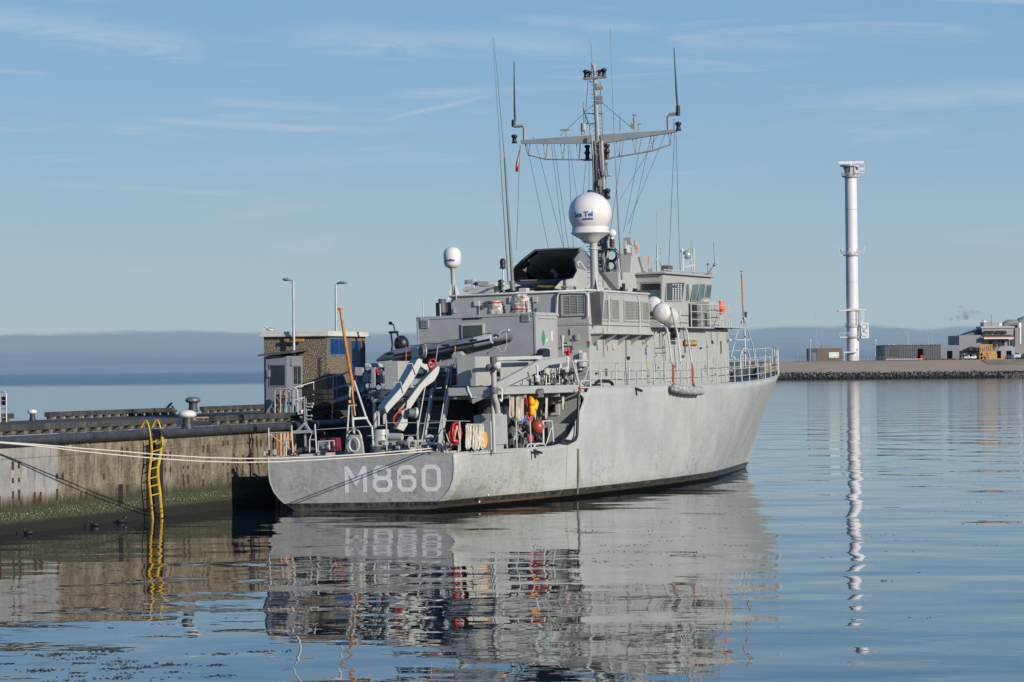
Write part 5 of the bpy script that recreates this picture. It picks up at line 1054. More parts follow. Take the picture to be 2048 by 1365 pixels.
# ---- railings: rails as one part, every stanchion its own
def railing(pts, hts, posts, rr=.018, pr=.028, h=1.05, sag=.03):
    r = MB()
    for hh in hts:
        path = []
        for (a, c) in zip(pts, pts[1:]):
            a = V(a); c = V(c); n_ = 6
            for i in range(n_): t_ = i/n_; path.append(a+(c-a)*t_+V((0, 0, hh-sag*sin(pi*t_)*(1 if hh < h-.05 else .2))))
        path.append(V(pts[-1])+V((0, 0, hh))); r.tube(path, rr, 5)
    ro = ship.part('railing', r, PIPEW); first = None
    for p in posts:
        p = V(p)
        if first is None: first = ship.part('stanchion', MB().cyl((0, 0, 0), (0, 0, h+.02), pr, n=7), PIPEW, parent=ro); first.location = p; continue
        c = first.copy(); col.objects.link(c); c.parent = ro; c.location = p
    return ro
def edge(s): z = lerp(ZT, s); return V((s, -half(s, z)+.07, z))
xs = [13.35, 14.6, 16.4, 18.0, 19.6, 21.1, 22.6, 24.2, 25.6, 27.0, 28.6, 30.0, 31.5, 33.0, 34.3, 36.0, 38.0, 40.0, 42.0, 44.0]
railing([edge(s) for s in xs], (.36, .70, 1.05), [edge(s) for s in xs])
xs = [44.0, 46.0, 47.6, 49.0, 50.2, 51.2, 51.9]
P_ = [edge(s) for s in xs]; P_ += [V((52.3, 0, 5.12))]+[V((p.x, -p.y, p.z)) for p in reversed(P_)]
railing(P_, (.4, .8, 1.25), P_, h=1.25)
xs = [13.4, 17, 20, 23, 26, 29, 32, 35, 38, 41, 44]
railing([V((edge(s).x, -edge(s).y, edge(s).z)) for s in xs], (.36, .70, 1.05), [V((edge(s).x, -edge(s).y, edge(s).z)) for s in xs])
ship.part('rail_stay', MB().cyl(S(1181, 722, y=-4.3), S(1167, 768, y=-4.3), .025, n=6).cyl(S(1150, 727, y=-4.2), S(1158, 772, y=-4.2), .04, n=8), PIPEW)
# stern rail posts
def spost(px, pyt, pyb, x, r=.028): return ship.part('stern_stanchion', MB().cyl(S(px, pyt, x=x), S(px+1, pyb, x=x), r, n=7), PIPEW)
for px, t_, b_ in ((772.5, 840, 902), (835, 841, 892), (887, 840, 904), (919, 842, 902)): spost(px, t_, b_, .15)
spost(537, 856, 900, .15)
for l_ in ([(537, 862), (533, 902)], [(538, 868), (583, 900)], [(538, 866), (575, 865)]): ship.part('stern_brace', MB().tube(PP(l_, x=.18), .022, 6), PIPEW)
for x0_, t0 in ((572, 852), (619, 849)): ship.part('stern_gate', MB().tube(PP([(x0_, 912 if x0_ < 600 else 905), (x0_, 880), (x0_+11, t0), (x0_+14, 906)], x=.15), .03, 7).tube(PP([(x0_, 880), (x0_+13, 880)], x=.15), .025, 6), PIPEW)
for l_ in ([(633, 860), (772, 851)], [(835, 848), (887, 845)], [(772, 846), (835, 846)], [(735, 872), (836, 871)], [(887, 842), (940, 843)], [(585, 866), (622, 865)]): ship.part('stern_wire', MB().tube(PP(l_, x=.15), .015, 5), PIPEW)
for px in (981, 1032, 1060): ship.part('stern_stanchion', MB().cyl(S(px, 843, y=-4.05), S(px+2, 900, y=-4.05), .03, n=7), PIPEW)
ship.part('side_gate', MB().tube(PP([(1087, 898), (1086, 843), (1103, 842), (1107, 890)], y=-4.05), .045, 8).tube(PP([(1092, 890), (1102, 858), (1106, 856)], y=-4.05), .03, 6), PIPEW)
ship.part('side_gate', MB().tube(PP([(866, 887), (887, 852), (899, 888)], x=.15), .03, 6), PIPEW)
# panama leads set in the edge
def lead(pl, plane, d, w_=.04):
    q = PP(pl, **plane); ship.part('fairlead', MB().tube(q, w_, 8, closed=True).tube([p+V(d) for p in q], w_, 8, closed=True), PIPEW)
lead([(841, 905), (839, 893), (844, 888), (874, 888), (880, 893), (880, 904)], dict(x=.12), (.22, 0, 0))
lead([(893, 904), (893, 893), (896, 889), (914, 889), (917, 893), (917, 904)], dict(y=-3.55), (0, .3, 0))
lead([(1067, 900), (1069, 891), (1074, 888), (1088, 888), (1090, 892), (1090, 900)], dict(y=-4.12), (0, .3, 0))
lead([(1161, 775), (1162, 764), (1165, 762), (1179, 762), (1181, 765), (1181, 776)], dict(y=-4.3), (0, .3, 0), .04)
for pl in (((843, 909), (880, 909)), ((893, 911), (918, 911))): pass
# centre line bullring and ensign staff tripod
br0 = MB(); c = S(708, 890, x=.12); br0.tube(arc(c, .21, 0, 2*pi, 20, (0, 1, 0), (0, 0, 1.25))[:-1], .05, 8, closed=True); bull = ship.part('bullring', br0, PIPEW)
ship.part('bullring_base', MB().prism(PP([(688, 912), (694, 880), (700, 870), (718, 870), (723, 880), (727, 911)], x=.25), (.12, 0, 0)), PAINT, parent=bull)
tri = ship.part('ensign_tripod', MB().tube(PP([(703, 772), (706, 850), (708, 868)], x=.5), .05, 8).tube(PP([(700, 775), (695, 860), (692, 900)], x=.35), .038, 8).tube(PP([(708, 762), (733, 838), (744, 856), (747, 900)], x=.9), .042, 8).tube(PP([(697, 866), (700, 862), (708, 858), (717, 862), (722, 872), (725, 905)], x=.3), .035, 8).beam(S(704, 838, x=.5), S(735, 836, x=.9), .06, .08).beam(S(695, 812, x=.4), S(713, 811, x=.5), .08, .04).beam(S(694, 767, x=.5), S(711, 766, x=.5), .08, .04), PIPEW)
ship.part('ensign_staff', MB().tube([S(680.5, 620, x=-.5), S(693, 700, x=0), S(706, 775, x=.5)], [.045, .06, .065], 10).tube(PP([(703, 770), (710, 832)], x=.45), .035, 8), BUFF, parent=tri)
ship.part('staff_truck', MB().lathe(S(680, 618, x=-.5), [(.03, -.05), (.1, -.02), (.1, .02), (.05, .05)], 12), ORANGE, parent=tri)
ship.part('stern_light', MB().lathe(S(699.5, 809, x=.35), [(.09, 0), (.06, .05), (.06, .2), (.09, .25), (.03, .3)], 10), BLACK, parent=tri); ship.part('stern_light_lens', MB().cyl(S(699, 806, x=.28), S(699, 801, x=.28), .055, n=8), mat('amber_lens', (.7, .3, .05), .3), parent=tri)
jk = ship.part('jackstaff_tripod', MB().tube(PP([(1489, 640), (1490, 700), (1491, 748)], y=0), .05, 8).tube(PP([(1487, 634), (1474, 668), (1462, 715)], y=.2), .03, 6).tube(PP([(1487, 634), (1505, 690), (1513, 745)], y=-.3), .035, 6).beam(S(1473, 680, y=0), S(1500, 680, y=0), .05, .05).tube(PP([(1480, 745), (1481, 712), (1486, 698), (1494, 698), (1499, 712), (1501, 740)], y=-.2), .04, 6), PIPEW)
ship.part('jackstaff', MB().tube(PP([(1483.5, 545), (1488, 645)], y=0), [.035, .045], 8).lathe(S(1483.5, 543, y=0), [(.03, -.04), (.09, -.02), (.09, .02), (.03, .05)], 10), BUFF, parent=jk)
ship.part('halyard', MB().tube(PP([(1482, 548), (1485, 636)], y=0), .01, 4), STEELW, parent=jk); lamp(S(1491, 635, y=0), BLACK, .8, jk)
# foredeck fittings
random.seed(31)
ship.part('windlass', MB().cyl((45.8, -1.3, 4.95), (45.8, .9, 4.95), .28, n=16).cyl((45.8, -1.5, 4.95), (45.8, -1.3, 4.95), .42, n=16).box((45.2, -.4, 4.78), (46.6, .4, 5.25)), DKGREY)
ship.part('mooring_bitts', MB().cyl((43.2, -2.2, 4.7), (43.2, -2.2, 5.3), .12, n=10), DKGREY); ship.part('mooring_bitts', MB().cyl((43.9, -2.1, 4.7), (43.9, -2.1, 5.3), .12, n=10), DKGREY)
ship.part('foredeck_locker', MB().box((38.2, -1.2, 4.6), (40.0, 1.2, 5.5)), PAINT2, bevel=.05)
ship.part('bow_winch_cover', MB().box(S(1516, 732, y=-1.2), S(1528, 745, y=-.6)), mat('canvas_tan', (.25, .2, .12), .9), bevel=.05)
ship.part('bow_chock', MB().ball(S(1549, 735, y=-.2), .22, 12), BLACK)
a = S(1198, 771, y=-3.9); ship.part('black_arch', MB().tube(PP([(1190, 775), (1192, 766), (1197, 763), (1218, 763), (1224, 767), (1227, 776)], y=-3.85), .07, 8), BLACK)
for px, py, y_ in ((1271, 777, -4.47), (1068, 901.5, -4.28)): a = S(px, py, y=y_); ship.part('scupper', MB().cyl(a, a+V((.75, -.02, -.12)), .05, n=6).cyl(a+V((.05, 0, 0)), a+V((.12, 0, -.3)), .04, n=6), BLACK)
a = S(1156, 898, y=-4.37); ship.part('hull_pipe', MB().tube([a, a+V((0, .02, -1.1)), a+V((.02, .10, -1.85))], .045, 6), mat('weathered_strip', (.13, .12, .10), .7))
# ladders from quarterdeck to the overhang
def ship_ladder(xb, yb, xt, yt, zb, zt_, w_, n_):
    s_ = MB(); a, c = V((xb, yb, zb)), V((xt, yt, zt_)); o_ = V((0, -w_, 0)); s_.beam(a, c, .09, .24, (0, 0, 1)); s_.beam(a+o_, c+o_, .09, .24, (0, 0, 1)); r_ = ship.part('companion_ladder', s_, PIPEW)
    for i in range(n_): q = a+(c-a)*(i+.6)/n_; ship.part('tread', MB().box((q.x-.02, q.y-.03, q.z-.015), (q.x+.22, q.y-w_+.03, q.z+.015)), DKGREY, parent=r_)
    for oo in (V((0, .1, 0)), o_-V((0, .1, 0))): ship.part('handrail', MB().tube([a+oo+V((0, 0, .1)), a+oo+V((-.1, 0, .8)), c+oo+V((-.1, 0, .95)), c+oo+V((.5, 0, .95)), c+oo+V((.5, 0, 0))], .022, 6), PIPEW, parent=r_)
ship_ladder(2.9, -1.25, 4.9, -.95, 2.05, 4.55, .72, 9)
# hull hose hanging on the side
ship.part('black_hose', MB().tube(PP([(1158, 783), (1157, 800), (1154, 870), (1151, 879), (1143, 884), (1132, 882), (1122, 878)], y=-4.52), .065, 8), BLACK)
ship.part('hose_hook', MB().tube(PP([(1158, 775), (1160, 783)], y=-4.5), .05, 6), RED)

# small fittings, pipes and rivet lines that break up the plating
random.seed(77)
for i in range(34):
    x = random.uniform(16.3, 35.2); z = random.uniform(4.9, 6.6); y = -3.4
    k_ = random.random()
    if k_ < .4: mb = MB().box((x, y-.07, z), (x+random.uniform(.08, .3), y-.002, z+random.uniform(.08, .35))); m_ = random.choice((PAINT2, PIPEW, DKGREY))
    elif k_ < .7: h = random.uniform(.5, 1.6); mb = MB().cyl((x, y-.05, z), (x, y-.05, min(7.0, z+h)), random.uniform(.012, .03), n=6); m_ = random.choice((PAINT2, PIPEW, DKGREY))
    else: mb = MB().cyl((x, y-.002, z), (x, y-.1, z), random.uniform(.04, .09), n=10); m_ = random.choice((PAINT2, BLACK, PIPEW))
    ship.part('wall_fitting', mb, m_)
for i in range(26):
    y = random.uniform(-3.2, 2.8); z = random.uniform(7.8, 8.4) if y > -1.2 else random.uniform(5.0, 7.0)
    mb = MB().box((15.82, y, z), (15.898, y+random.uniform(.06, .25), z+random.uniform(.06, .25))) if random.random() < .5 else MB().cyl((15.86, y, z-random.uniform(.2, .8)), (15.86, y, z), .02, n=6)
    ship.part('wall_fitting', mb, random.choice((PAINT2, PIPEW, DKGREY)))
rv = MB()
def rivets(p, q, n_, ax):
    p, q = V(p), V(q)
    for i in range(n_): c = p+(q-p)*i/(n_-1); rv.box(c-V((.016, .016, .016)), c+V((.016, .016, .016)))
for z in (7.28, 8.46): rivets((17.2, -3.425, z), (23.3, -3.425, z), 42, 1)
for z in (6.0, 7.2): rivets((15.895, -3.3, z), (15.895, -.9, z), 18, 0)
rivets((27.45, -1.3, 9.3), (27.45, -2.5, 9.3), 10, 0)
ship.part('rivet_line', rv, PAINT2)
for i in range(16):
    x = random.uniform(28, 34); y = random.uniform(-2.4, 1.5); h = random.uniform(.1, .35)
    ship.part('roof_fitting', MB().box((x, y, BZ1+.1), (x+random.uniform(.08, .3), y+random.uniform(.08, .3), BZ1+.1+h)), random.choice((PAINT2, PIPEW, DKGREY)))
for i in range(22):
    x = random.uniform(16.2, 24); y = random.uniform(-3.2, -2.1); h = random.uniform(.06, .3)
    ship.part('roof_fitting', MB().box((x, y, 8.585), (x+random.uniform(.08, .5), y+random.uniform(.06, .25), 8.585+h)), random.choice((PAINT2, PIPEW, DKGREY, BLACK)))
cbm = MB()
for i in range(10):
    x = random.uniform(16.5, 22); cbm.tube([(x+j*.5, -2.8+random.uniform(-.4, .4), 8.63+random.uniform(0, .12)) for j in range(5)], .025, 5)
ship.part('cable_run', cbm, BLACK)
# hatch, hinges and dogging gear on the mast, plus loose wiring
wr_ = MB()
for i in range(16):
    y0, y1 = sorted((random.uniform(300, 530), random.uniform(300, 530))); xa = lerp([(283, 1191), (545, 1203)], y0)+random.uniform(-6, 12); wr_.tube([Mx(xa, y0, -.38), Mx(xa+random.uniform(-2, 3), (y0+y1)/2, -.4), Mx(xa+(y1-y0)*.045, y1, -.38)], .016, 5)
ship.part('mast_wiring', wr_, STEELW, parent=mast)
for i in range(12): py = random.uniform(300, 530); ship.part('mast_fitting', MB().cbox(Mx(lerp([(283, 1204), (545, 1216)], py)+random.uniform(-14, 2), py, -.4), (.12, random.uniform(.06, .22), random.uniform(.08, .3))), random.choice((DKGREY, PIPEW, PAINT2)), parent=mast)

for px, py in ((972, 1002), (979, 989)): a = S(px, py, y=-3.56); a.y = -half(a.x, a.z)-.004; ship.part('draught_mark', MB().prism([a+V((-.12, 0, -.06)), a+V((.0, 0, -.06)), a+V((.14, 0, .06)), a+V((.02, 0, .06))], (0, -.004, 0)), WHITE)
# ---- crane on the quarterdeck
CRP = mat('crane_paint', (.36, .365, .34), .45, var=.06, grime=.3, gcol=(.22, .17, .12))
cc_ = S(762, 870, x=2.5); c0 = V((2.5, cc_.y, 2.04))
crane = ship.part('crane', MB().lathe(c0, [(.42, 0), (.42, .36), (.40, .38)], 28), DKGREY)
ship.part('crane_drum', MB().lathe(c0, [(.44, .38), (.43, .42), (.34, .55), (.31, .95), (.30, 1.02)], 28), CRP, parent=crane)
ship.part('crane_base_frame', MB().cyl(c0+V((-.1, -.3, .75)), c0+V((-.1, -.95, .72)), .13, n=16).box(c0+V((-.5, -1.5, .50)), c0+V((.6, -.35, .58))).box(c0+V((-.4, -1.3, .12)), c0+V((.5, -.5, .4))), CRP, parent=crane)
ship.part('crane_motor', MB().cyl(S(812, 885, x=2.0), S(832, 889, x=2.0), .13, n=12).cyl(S(818, 884, x=1.95), S(822, 885, x=1.95), .23, n=18), CRP, parent=crane)
CN = V((-.707, -.707, 0))        # the boom is slewed: its side faces aft and to starboard
def K(px, py, off=0):
    o = SH.I @ CP; d = SH.I.to_3x3() @ ray(px, py); p0 = c0+V((.2, -.9, 0))+CN*off; return o+d*((p0-o).dot(CN)/d.dot(CN))
def slab(pl, w_, nm, mt=CRP, off=0, bev=.02): return ship.part(nm, MB().prism([K(px, py, off) for px, py in pl], CN*-w_), mt, parent=crane, bevel=bev)
slab([(834, 720), (839, 716), (846, 718), (840, 736), (835, 747), (809, 789), (779, 821), (774, 828), (769, 816), (772, 810), (804, 773), (826, 735)], .8, 'crane_boom')
slab([(835, 695), (841, 694), (845, 716), (837, 716)], .75, 'crane_boom_head')
ship.part('sheave', MB().cyl(K(842, 703, .1), K(847, 703, .1), .23, n=20), DKGREY, parent=crane)
ship.part('sheave_rim', MB().cyl(K(847.5, 703, .1), K(849, 703, .1), .27, n=22), PIPEW, parent=crane)
ship.part('sheave_face', MB().cyl(K(849.2, 703, .1), K(849.6, 703, .1), .15, n=18), CRP, parent=crane)
slab([(841, 733), (852, 741), (862, 738), (867, 727), (862, 722), (858, 729), (847, 728), (842, 722)], .22, 'crane_hook')
ship.part('hook_wheel', MB().tube(arc(K(865, 728, .1), .15, 0, 2*pi, 16, (.3, -.95, 0), (0, 0, 1.15))[:-1], .035, 6, closed=True).cyl(K(865, 728, .1), K(865, 728, -.1), .06, n=8), RED, parent=crane)
slab([(867, 740), (876, 732), (880, 736), (877.5, 747), (868.7, 762.6), (847.6, 776.7), (823, 815), (815, 826), (812.5, 819), (814, 803), (839, 769.6)], .42, 'crane_jib')
slab([(813, 817), (820, 815), (815, 833), (816, 849), (807, 863), (793, 857.5), (805.5, 833), (802, 824)], .4, 'crane_jib_arm', off=.02)
ship.part('jib_pivot', MB().cyl(K(816, 826, .2), K(830, 826.5, .2), .17, n=20), DKGREY, parent=crane)
ship.part('jib_pivot', MB().cyl(K(829, 826, .2), K(833, 826.5, .2), .21, n=22), PIPEW, parent=crane)
rams = MB()
for a, c in (((797, 822), (862, 747)), ((802, 818), (858, 752)), ((806, 812), (866, 750))): rams.cyl(K(*a, -.15), K(*c, -.15), .05, n=8)
ship.part('hydraulic_ram', rams, mat('ram_brown', (.17, .14, .11), .45, .3), parent=crane)
random.seed(2); hz = MB()
for i in range(12):
    a = K(random.uniform(778, 806), random.uniform(815, 845), -.3); c = K(random.uniform(800, 822), random.uniform(785, 805), -.3); m_ = (a+c)/2+V((-.1, random.uniform(-.3, .3), random.uniform(-.15, .1))); hz.tube([a, m_, c], .022, 5)
ship.part('hydraulic_hose', hz, BLACK, parent=crane)
ship.part('hydraulic_hose', MB().tube([K(*q, .1) for q in ((805, 821), (796, 825), (788, 834), (787, 845), (793, 851))], .035, 7), RED, parent=crane)
ship.part('crane_valve_block', MB().box(S(752, 823, x=2.2), S(763, 832, x=2.5)).cyl(S(757, 832, x=2.3), S(757, 852, x=2.3), .05, n=6).box(S(766, 820, x=2.3), S(773, 848, x=2.6)), CRP, parent=crane)
ship.part('boom_handrail', MB().tube([K(*q, .05) for q in ((786, 771), (788, 766), (801, 764), (807, 786))], .018, 5).tube([K(*q, .05) for q in ((810, 733), (812, 729), (824, 727), (832, 750))], .018, 5), PIPEW, parent=crane)
# deck machinery low on the quarterdeck
random.seed(8)
for i in range(26):
    px = random.uniform(760, 860); c = S(px, random.uniform(884, 898), x=random.uniform(.7, 1.4))
    ship.part('deck_fitting', (MB().cyl(c, c+V((0, .14, 0)), .08, n=8) if i % 2 else MB().cbox(c, (.2, .15, .12))), random.choice((PAINT2, PIPEW, DKGREY)))
ship.part('capstan', MB().lathe(S(857, 884, x=.9)+V((0, 0, -.25)), [(.09, 0), (.08, .3), (.2, .38), (.2, .45), (.1, .52)], 14), PIPEW)
ship.part('stern_light_post', MB().cyl(S(622, 800, x=1.0), S(622, 903, x=1.0), .0, n=4) if 0 else MB().box(S(607, 793, x=1.2), S(612, 858, x=1.25)).box(S(611.5, 797, x=1.22), S(615, 858, x=1.28)).beam(S(609, 848, x=1.2), S(592, 866, x=1.2), .08, .08).beam(S(611, 848, x=1.2), S(622, 866, x=1.2), .08, .08).beam(S(584, 865, x=1.2), S(623, 863, x=1.2), .12, .12).box(S(608, 866, x=1.25), S(615, 900, x=1.4)), GALV)
for i, (px, py, d) in enumerate(((597, 803, 1), (597, 828, 1), (626, 808, -1), (624, 814, -1), (624, 832, -1), (623, 839, -1))):
    a = S(px, py, x=1.22); ship.part('belaying_pin', MB().cyl(a, a+V((0, -.22*d, 0)), .025, n=6).cyl(a+V((0, .02*d, 0)), a+V((0, -.03*d, 0)), .05, n=8), PIPEW)
ship.part('flat_hatch', MB().hexa([S(585, 908, x=.3), S(620, 901, x=.3), S(640, 900, x=1.2), S(600, 903, x=1.2), S(590, 902, x=.3), S(612, 893, x=.3), S(630, 895, x=1.2), S(600, 896, x=1.2)]), DKGREY)
dr_ = ship.part('cable_drum_frame', MB().tube(PP([(636, 905), (636, 883), (668, 882), (670, 904)], x=.6), .03, 6).tube(PP([(658, 883), (659, 900)], x=.6), .03, 6), PIPEW)
ship.part('cable_drum', MB().cyl(S(638, 887, x=.9), S(656, 886, x=.9), .09, n=12).cyl(S(638, 895, x=.9), S(656, 895, x=.9), .1, n=12).box(S(638, 901, x=.9), S(656, 905, x=1.1)), PIPEW, parent=dr_)
ship.part('drum_cover', MB().prism(PP([(640, 878), (655, 876), (672, 876), (674, 902), (640, 902)], x=1.1), (.4, 0, 0)), mat('maroon_cover', (.16, .015, .03), .6))
ship.part('corner_box', MB().box(S(526, 912, x=.1), S(535, 902, x=.4)).box(S(545, 910, x=.1), S(555, 899, x=.4)), PAINT2)
# ---- upper after deck: lockers, panels and jib crane
ship.part('deck_locker', MB().box((3.95, -3.22, 4.62), (5.85, -2.42, 5.78)), PAINT, bevel=.02)
ship.part('deck_locker', MB().box((5.0, S(797, 760, x=5).y, 4.6), (6.4, S(769, 760, x=5).y, S(780, 723, x=5).z)), PAINT, bevel=.02)
ship.part('deck_screen', MB().box((5.5, -3.62, 4.62), (8.9, -3.58, 5.58)), PAINT)
ship.part('locker_bracket', MB().box((4.1, -3.1, 4.585), (5.7, -2.5, 4.62)).prism([(4.2, -2.9, 4.27), (4.2, -2.9, 4.0), (4.9, -2.9, 4.27)], (0, .08, 0)).prism([(3.32, -3.3, 4.27), (3.32, -3.3, 3.95), (3.32, -4.1, 4.27)], (.06, 0, 0)), PAINT)
jib = ship.part('jib_crane', MB().tube(PP([(986, 716), (988, 760), (989, 795), (993, 806), (996, 826)], y=-4.25), .11, 12), PAINT)
jb = MB()
def jseg(a, c, h, w_=.13): jb.beam(S(*a, y=-4.3), S(*c, y=-4.3), w_, h)
jb.prism(PP([(994, 772), (998, 765), (1080, 721), (1133, 713), (1142, 715), (1141, 725), (1098, 731), (1084, 741), (1006, 778), (996, 779)], y=-4.38), (0, .18, 0))
ship.part('jib_arm', jb, PAINT, parent=jib, bevel=.015)
ship.part('jib_tie', MB().beam(S(992, 718, y=-4.3), S(1082, 715, y=-4.3), .12, .13), PIPEW, parent=jib)
ship.part('jib_collar', MB().cyl(S(988, 775, y=-4.25), S(988, 787, y=-4.25), .16, n=14).cyl(S(986, 714, y=-4.25), S(987, 730, y=-4.25), .13, n=12), DKGREY, parent=jib)
for px, py in ((1134, 733), (1073, 750), (1002, 797)):
    c = S(px, py, y=-4.42); ship.part('hook_block', MB().tube(arc(c, .11, -pi*.95, .1, 12, (1, 0, 0), (0, 0, 1))+[c+V((.1, 0, .3))], .035, 7).cyl(c+V((.1, 0, .3)), c+V((.04, 0, .4)), .06, n=8), WHITE, parent=jib)
ship.part('hook', MB().tube(PP([(1056, 744), (1059, 757), (1056, 762), (1052, 757)], y=-4.42), .02, 6), DKGREY, parent=jib)
ship.part('strut', MB().cyl(S(1144, 722, y=-4.3), S(1157, 768, y=-4.3), .05, n=8).ball(S(1150, 724, y=-4.3), .1, 10).cyl(S(1150, 722, y=-4.3), S(1175, 722, y=-4.1), .05, n=8), PIPEW)
fl = ship.part('floodlight', MB().lathe(S(994, 732, y=-4.5), [(.06, -.16), (.16, -.05), (.2, .06)], 14, Matrix.Rotation(-.6, 3, 'X')), PIPEW)
ship.part('floodlight_glass', MB().cyl(S(994, 732, y=-4.5)+V((0, .02, .05)), S(994, 732, y=-4.5)+V((0, .03, .075)), .17, n=14), GLASS, parent=fl)
ship.part('floodlight', MB().lathe(S(979, 736, y=-4.2), [(.06, -.15), (.16, -.05), (.18, .06)], 14, Matrix.Rotation(2.4, 3, 'X')).cyl(S(982, 745, y=-4.2), S(985, 755, y=-4.2), .05, n=6), DKGREY)
ship.part('downlight', MB().lathe(S(1080, 785, y=-4.35), [(.05, .18), (.15, .05), (.2, -.05)], 14, Matrix.Rotation(.9, 3, 'X')), DKGREY)
rk_ = ship.part('gas_rack', MB().tube(PP([(1092, 772), (1093, 731), (1118, 730), (1119, 770)], y=-3.9), .03, 6).tube(PP([(1099, 770), (1098, 735)], y=-3.9), .025, 6).tube(PP([(1111, 770), (1110, 738)], y=-3.9), .025, 6).tube(PP([(1092, 768), (1119, 768)], y=-3.9), .03, 6), PIPEW)
for px in (1096, 1103, 1107, 1114): ship.part('gas_bottle', MB().cyl(S(px, 770, y=-3.6), S(px, 746, y=-3.6), .07, .07, 10), DKGREY, parent=rk_)
ship.part('rack_box', MB().box(S(1105, 727, y=-3.8), S(1115, 737, y=-3.6)).ball(S(1116, 739, y=-3.8), .13, 10, (1.4, .6, .8)), PIPEW, parent=rk_)
ship.part('searchlight', MB().lathe(S(1129, 742, y=-3.9), [(.05, -.1), (.17, 0), (.19, .08), (.1, .14)], 14).cyl(S(1129, 745, y=-3.9), S(1124, 765, y=-3.9), .03, n=6), PIPEW)
ship.part('black_vent_cowl', MB().prism(PP([(1086, 714), (1089, 700), (1093, 697), (1099, 698), (1101, 702), (1101, 714)], y=-3.2), (0, .35, 0)), BLACK, bevel=.05)
random.seed(17)
for i in range(60):
    px, py = random.uniform(1066, 1150), random.uniform(738, 773)
    ship.part('deck_fitting', MB().cbox(S(px, py, y=random.uniform(-4.1, -3.3)), (random.uniform(.05, .35), .08, random.uniform(.04, .3)), Matrix.Rotation(random.uniform(-.5, .5), 3, 'Y')), random.choice((DKGREY, BLACK, PAINT2, PIPEW)))
for i in range(80):
    px, py = random.uniform(716, 768), random.uniform(738, 806); x_ = random.uniform(8.0, 9.0)
    ship.part('deck_machinery', MB().cbox(S(px, py, x=x_), (.15, random.uniform(.08, .5), random.uniform(.05, .35)), Matrix.Rotation(random.uniform(-.5, .5), 3, 'X')), random.choice((DKGREY, BLACK, PAINT2, NAVY, PAINT)))
for px, py in ((736, 772), (757, 775)): ship.part('machinery_gauge', MB().cyl(S(px, py, x=7.8), S(px, py, x=7.9), .10, n=12), mat('pale_gauge', (.2, .28, .33), .2))
ship.part('machinery_top', MB().box(S(729, 727, x=8.0), S(766, 735, x=9.2)), PIPEW, bevel=.03)
for px in (742, 752): ship.part('red_reel', MB().cyl(S(px, 742, x=7.9), S(px+4, 742, x=7.9), .1, n=12), RED)
ship.part('machinery_frame', MB().beam(S(747, 735, x=7.8), S(747, 802, x=7.8), .12, .14), PAINT2)
for i, l_ in enumerate(([(866, 763), (876, 690)], [(872, 763), (881, 720)], [(888, 790), (898, 720)], [(899, 790), (905, 722)])): ship.part('deck_handrail', MB().tube(PP(l_, x=5.1), .022, 6), mat('blue_grey_rail', (.22, .27, .36), .5))
# clutter under the overhang
for l_ in ([(1020, 792), (1021, 842)], [(1028, 792), (1024, 842)], [(1034, 791), (1037, 845)], [(1040, 791), (1041, 838)], [(1045, 791), (1044, 850)]): pass
random.seed(23)
for i in range(55):
    px, py = random.uniform(1020, 1085), random.uniform(845, 898)
    ship.part('stowed_gear', MB().cbox(S(px, py, y=random.uniform(-3.9, -3.0)), (random.uniform(.1, .4), .1, random.uniform(.05, .3)), Matrix.Rotation(random.uniform(-.8, .8), 3, 'Y')), random.choice((DKGREY, BLACK, BLACK, PAINT2, NAVY)))
lk = ship.part('reel_cabinet', MB().box((S(987, 860, y=-3.85).x, -3.85, 2.3), (S(1016, 860, y=-3.85).x, -3.0, S(990, 830, y=-3.85).z)), PAINT2, bevel=.06)
a, c = S(989, 833, y=-3.87), S(1013, 889, y=-3.87); ship.part('cabinet_door', MB().box((a.x, -3.9, c.z), (c.x, -3.855, a.z)), mat('aluminium_panel', (.36, .37, .36), .4, .2, var=.1), parent=lk, bevel=.03)
ship.part('cabinet_leg', MB().cyl(S(990, 890, y=-3.8), S(989, 902, y=-3.8), .03, n=6).cyl(S(1013, 888, y=-3.8), S(1015, 901, y=-3.8), .03, n=6), PIPEW, parent=lk)
ship.part('cabinet', MB().box((S(961, 850, x=4.0).x, S(962, 850, x=4.0).y, 2.1), (5.1, S(985, 850, x=4.0).y, S(970, 828, x=4.0).z)), PAINT2, bevel=.04)
ship.part('torpedo_tube', MB().tube(PP([(770, 0+862), (775, 862)], x=3.5), .05, 6), PAINT2)
ship.part('coiled_net', MB().tube(arc(S(919, 785, x=3.4), .22, 0, 2*pi, 16, (0, 1, 0), (0, 0, .8))[:-1], .02, 5, closed=True).tube(arc(S(919, 782, x=3.45), .2, 0, 2*pi, 16, (0, 1, 0), (0, 0, .6))[:-1], .03, 5, closed=True), BLACK)
ship.part('drain_pipe', MB().tube(PP([(935, 773), (937, 783), (941, 790), (943, 796), (949, 795), (951, 793)], x=3.3), .04, 7), PIPEW)
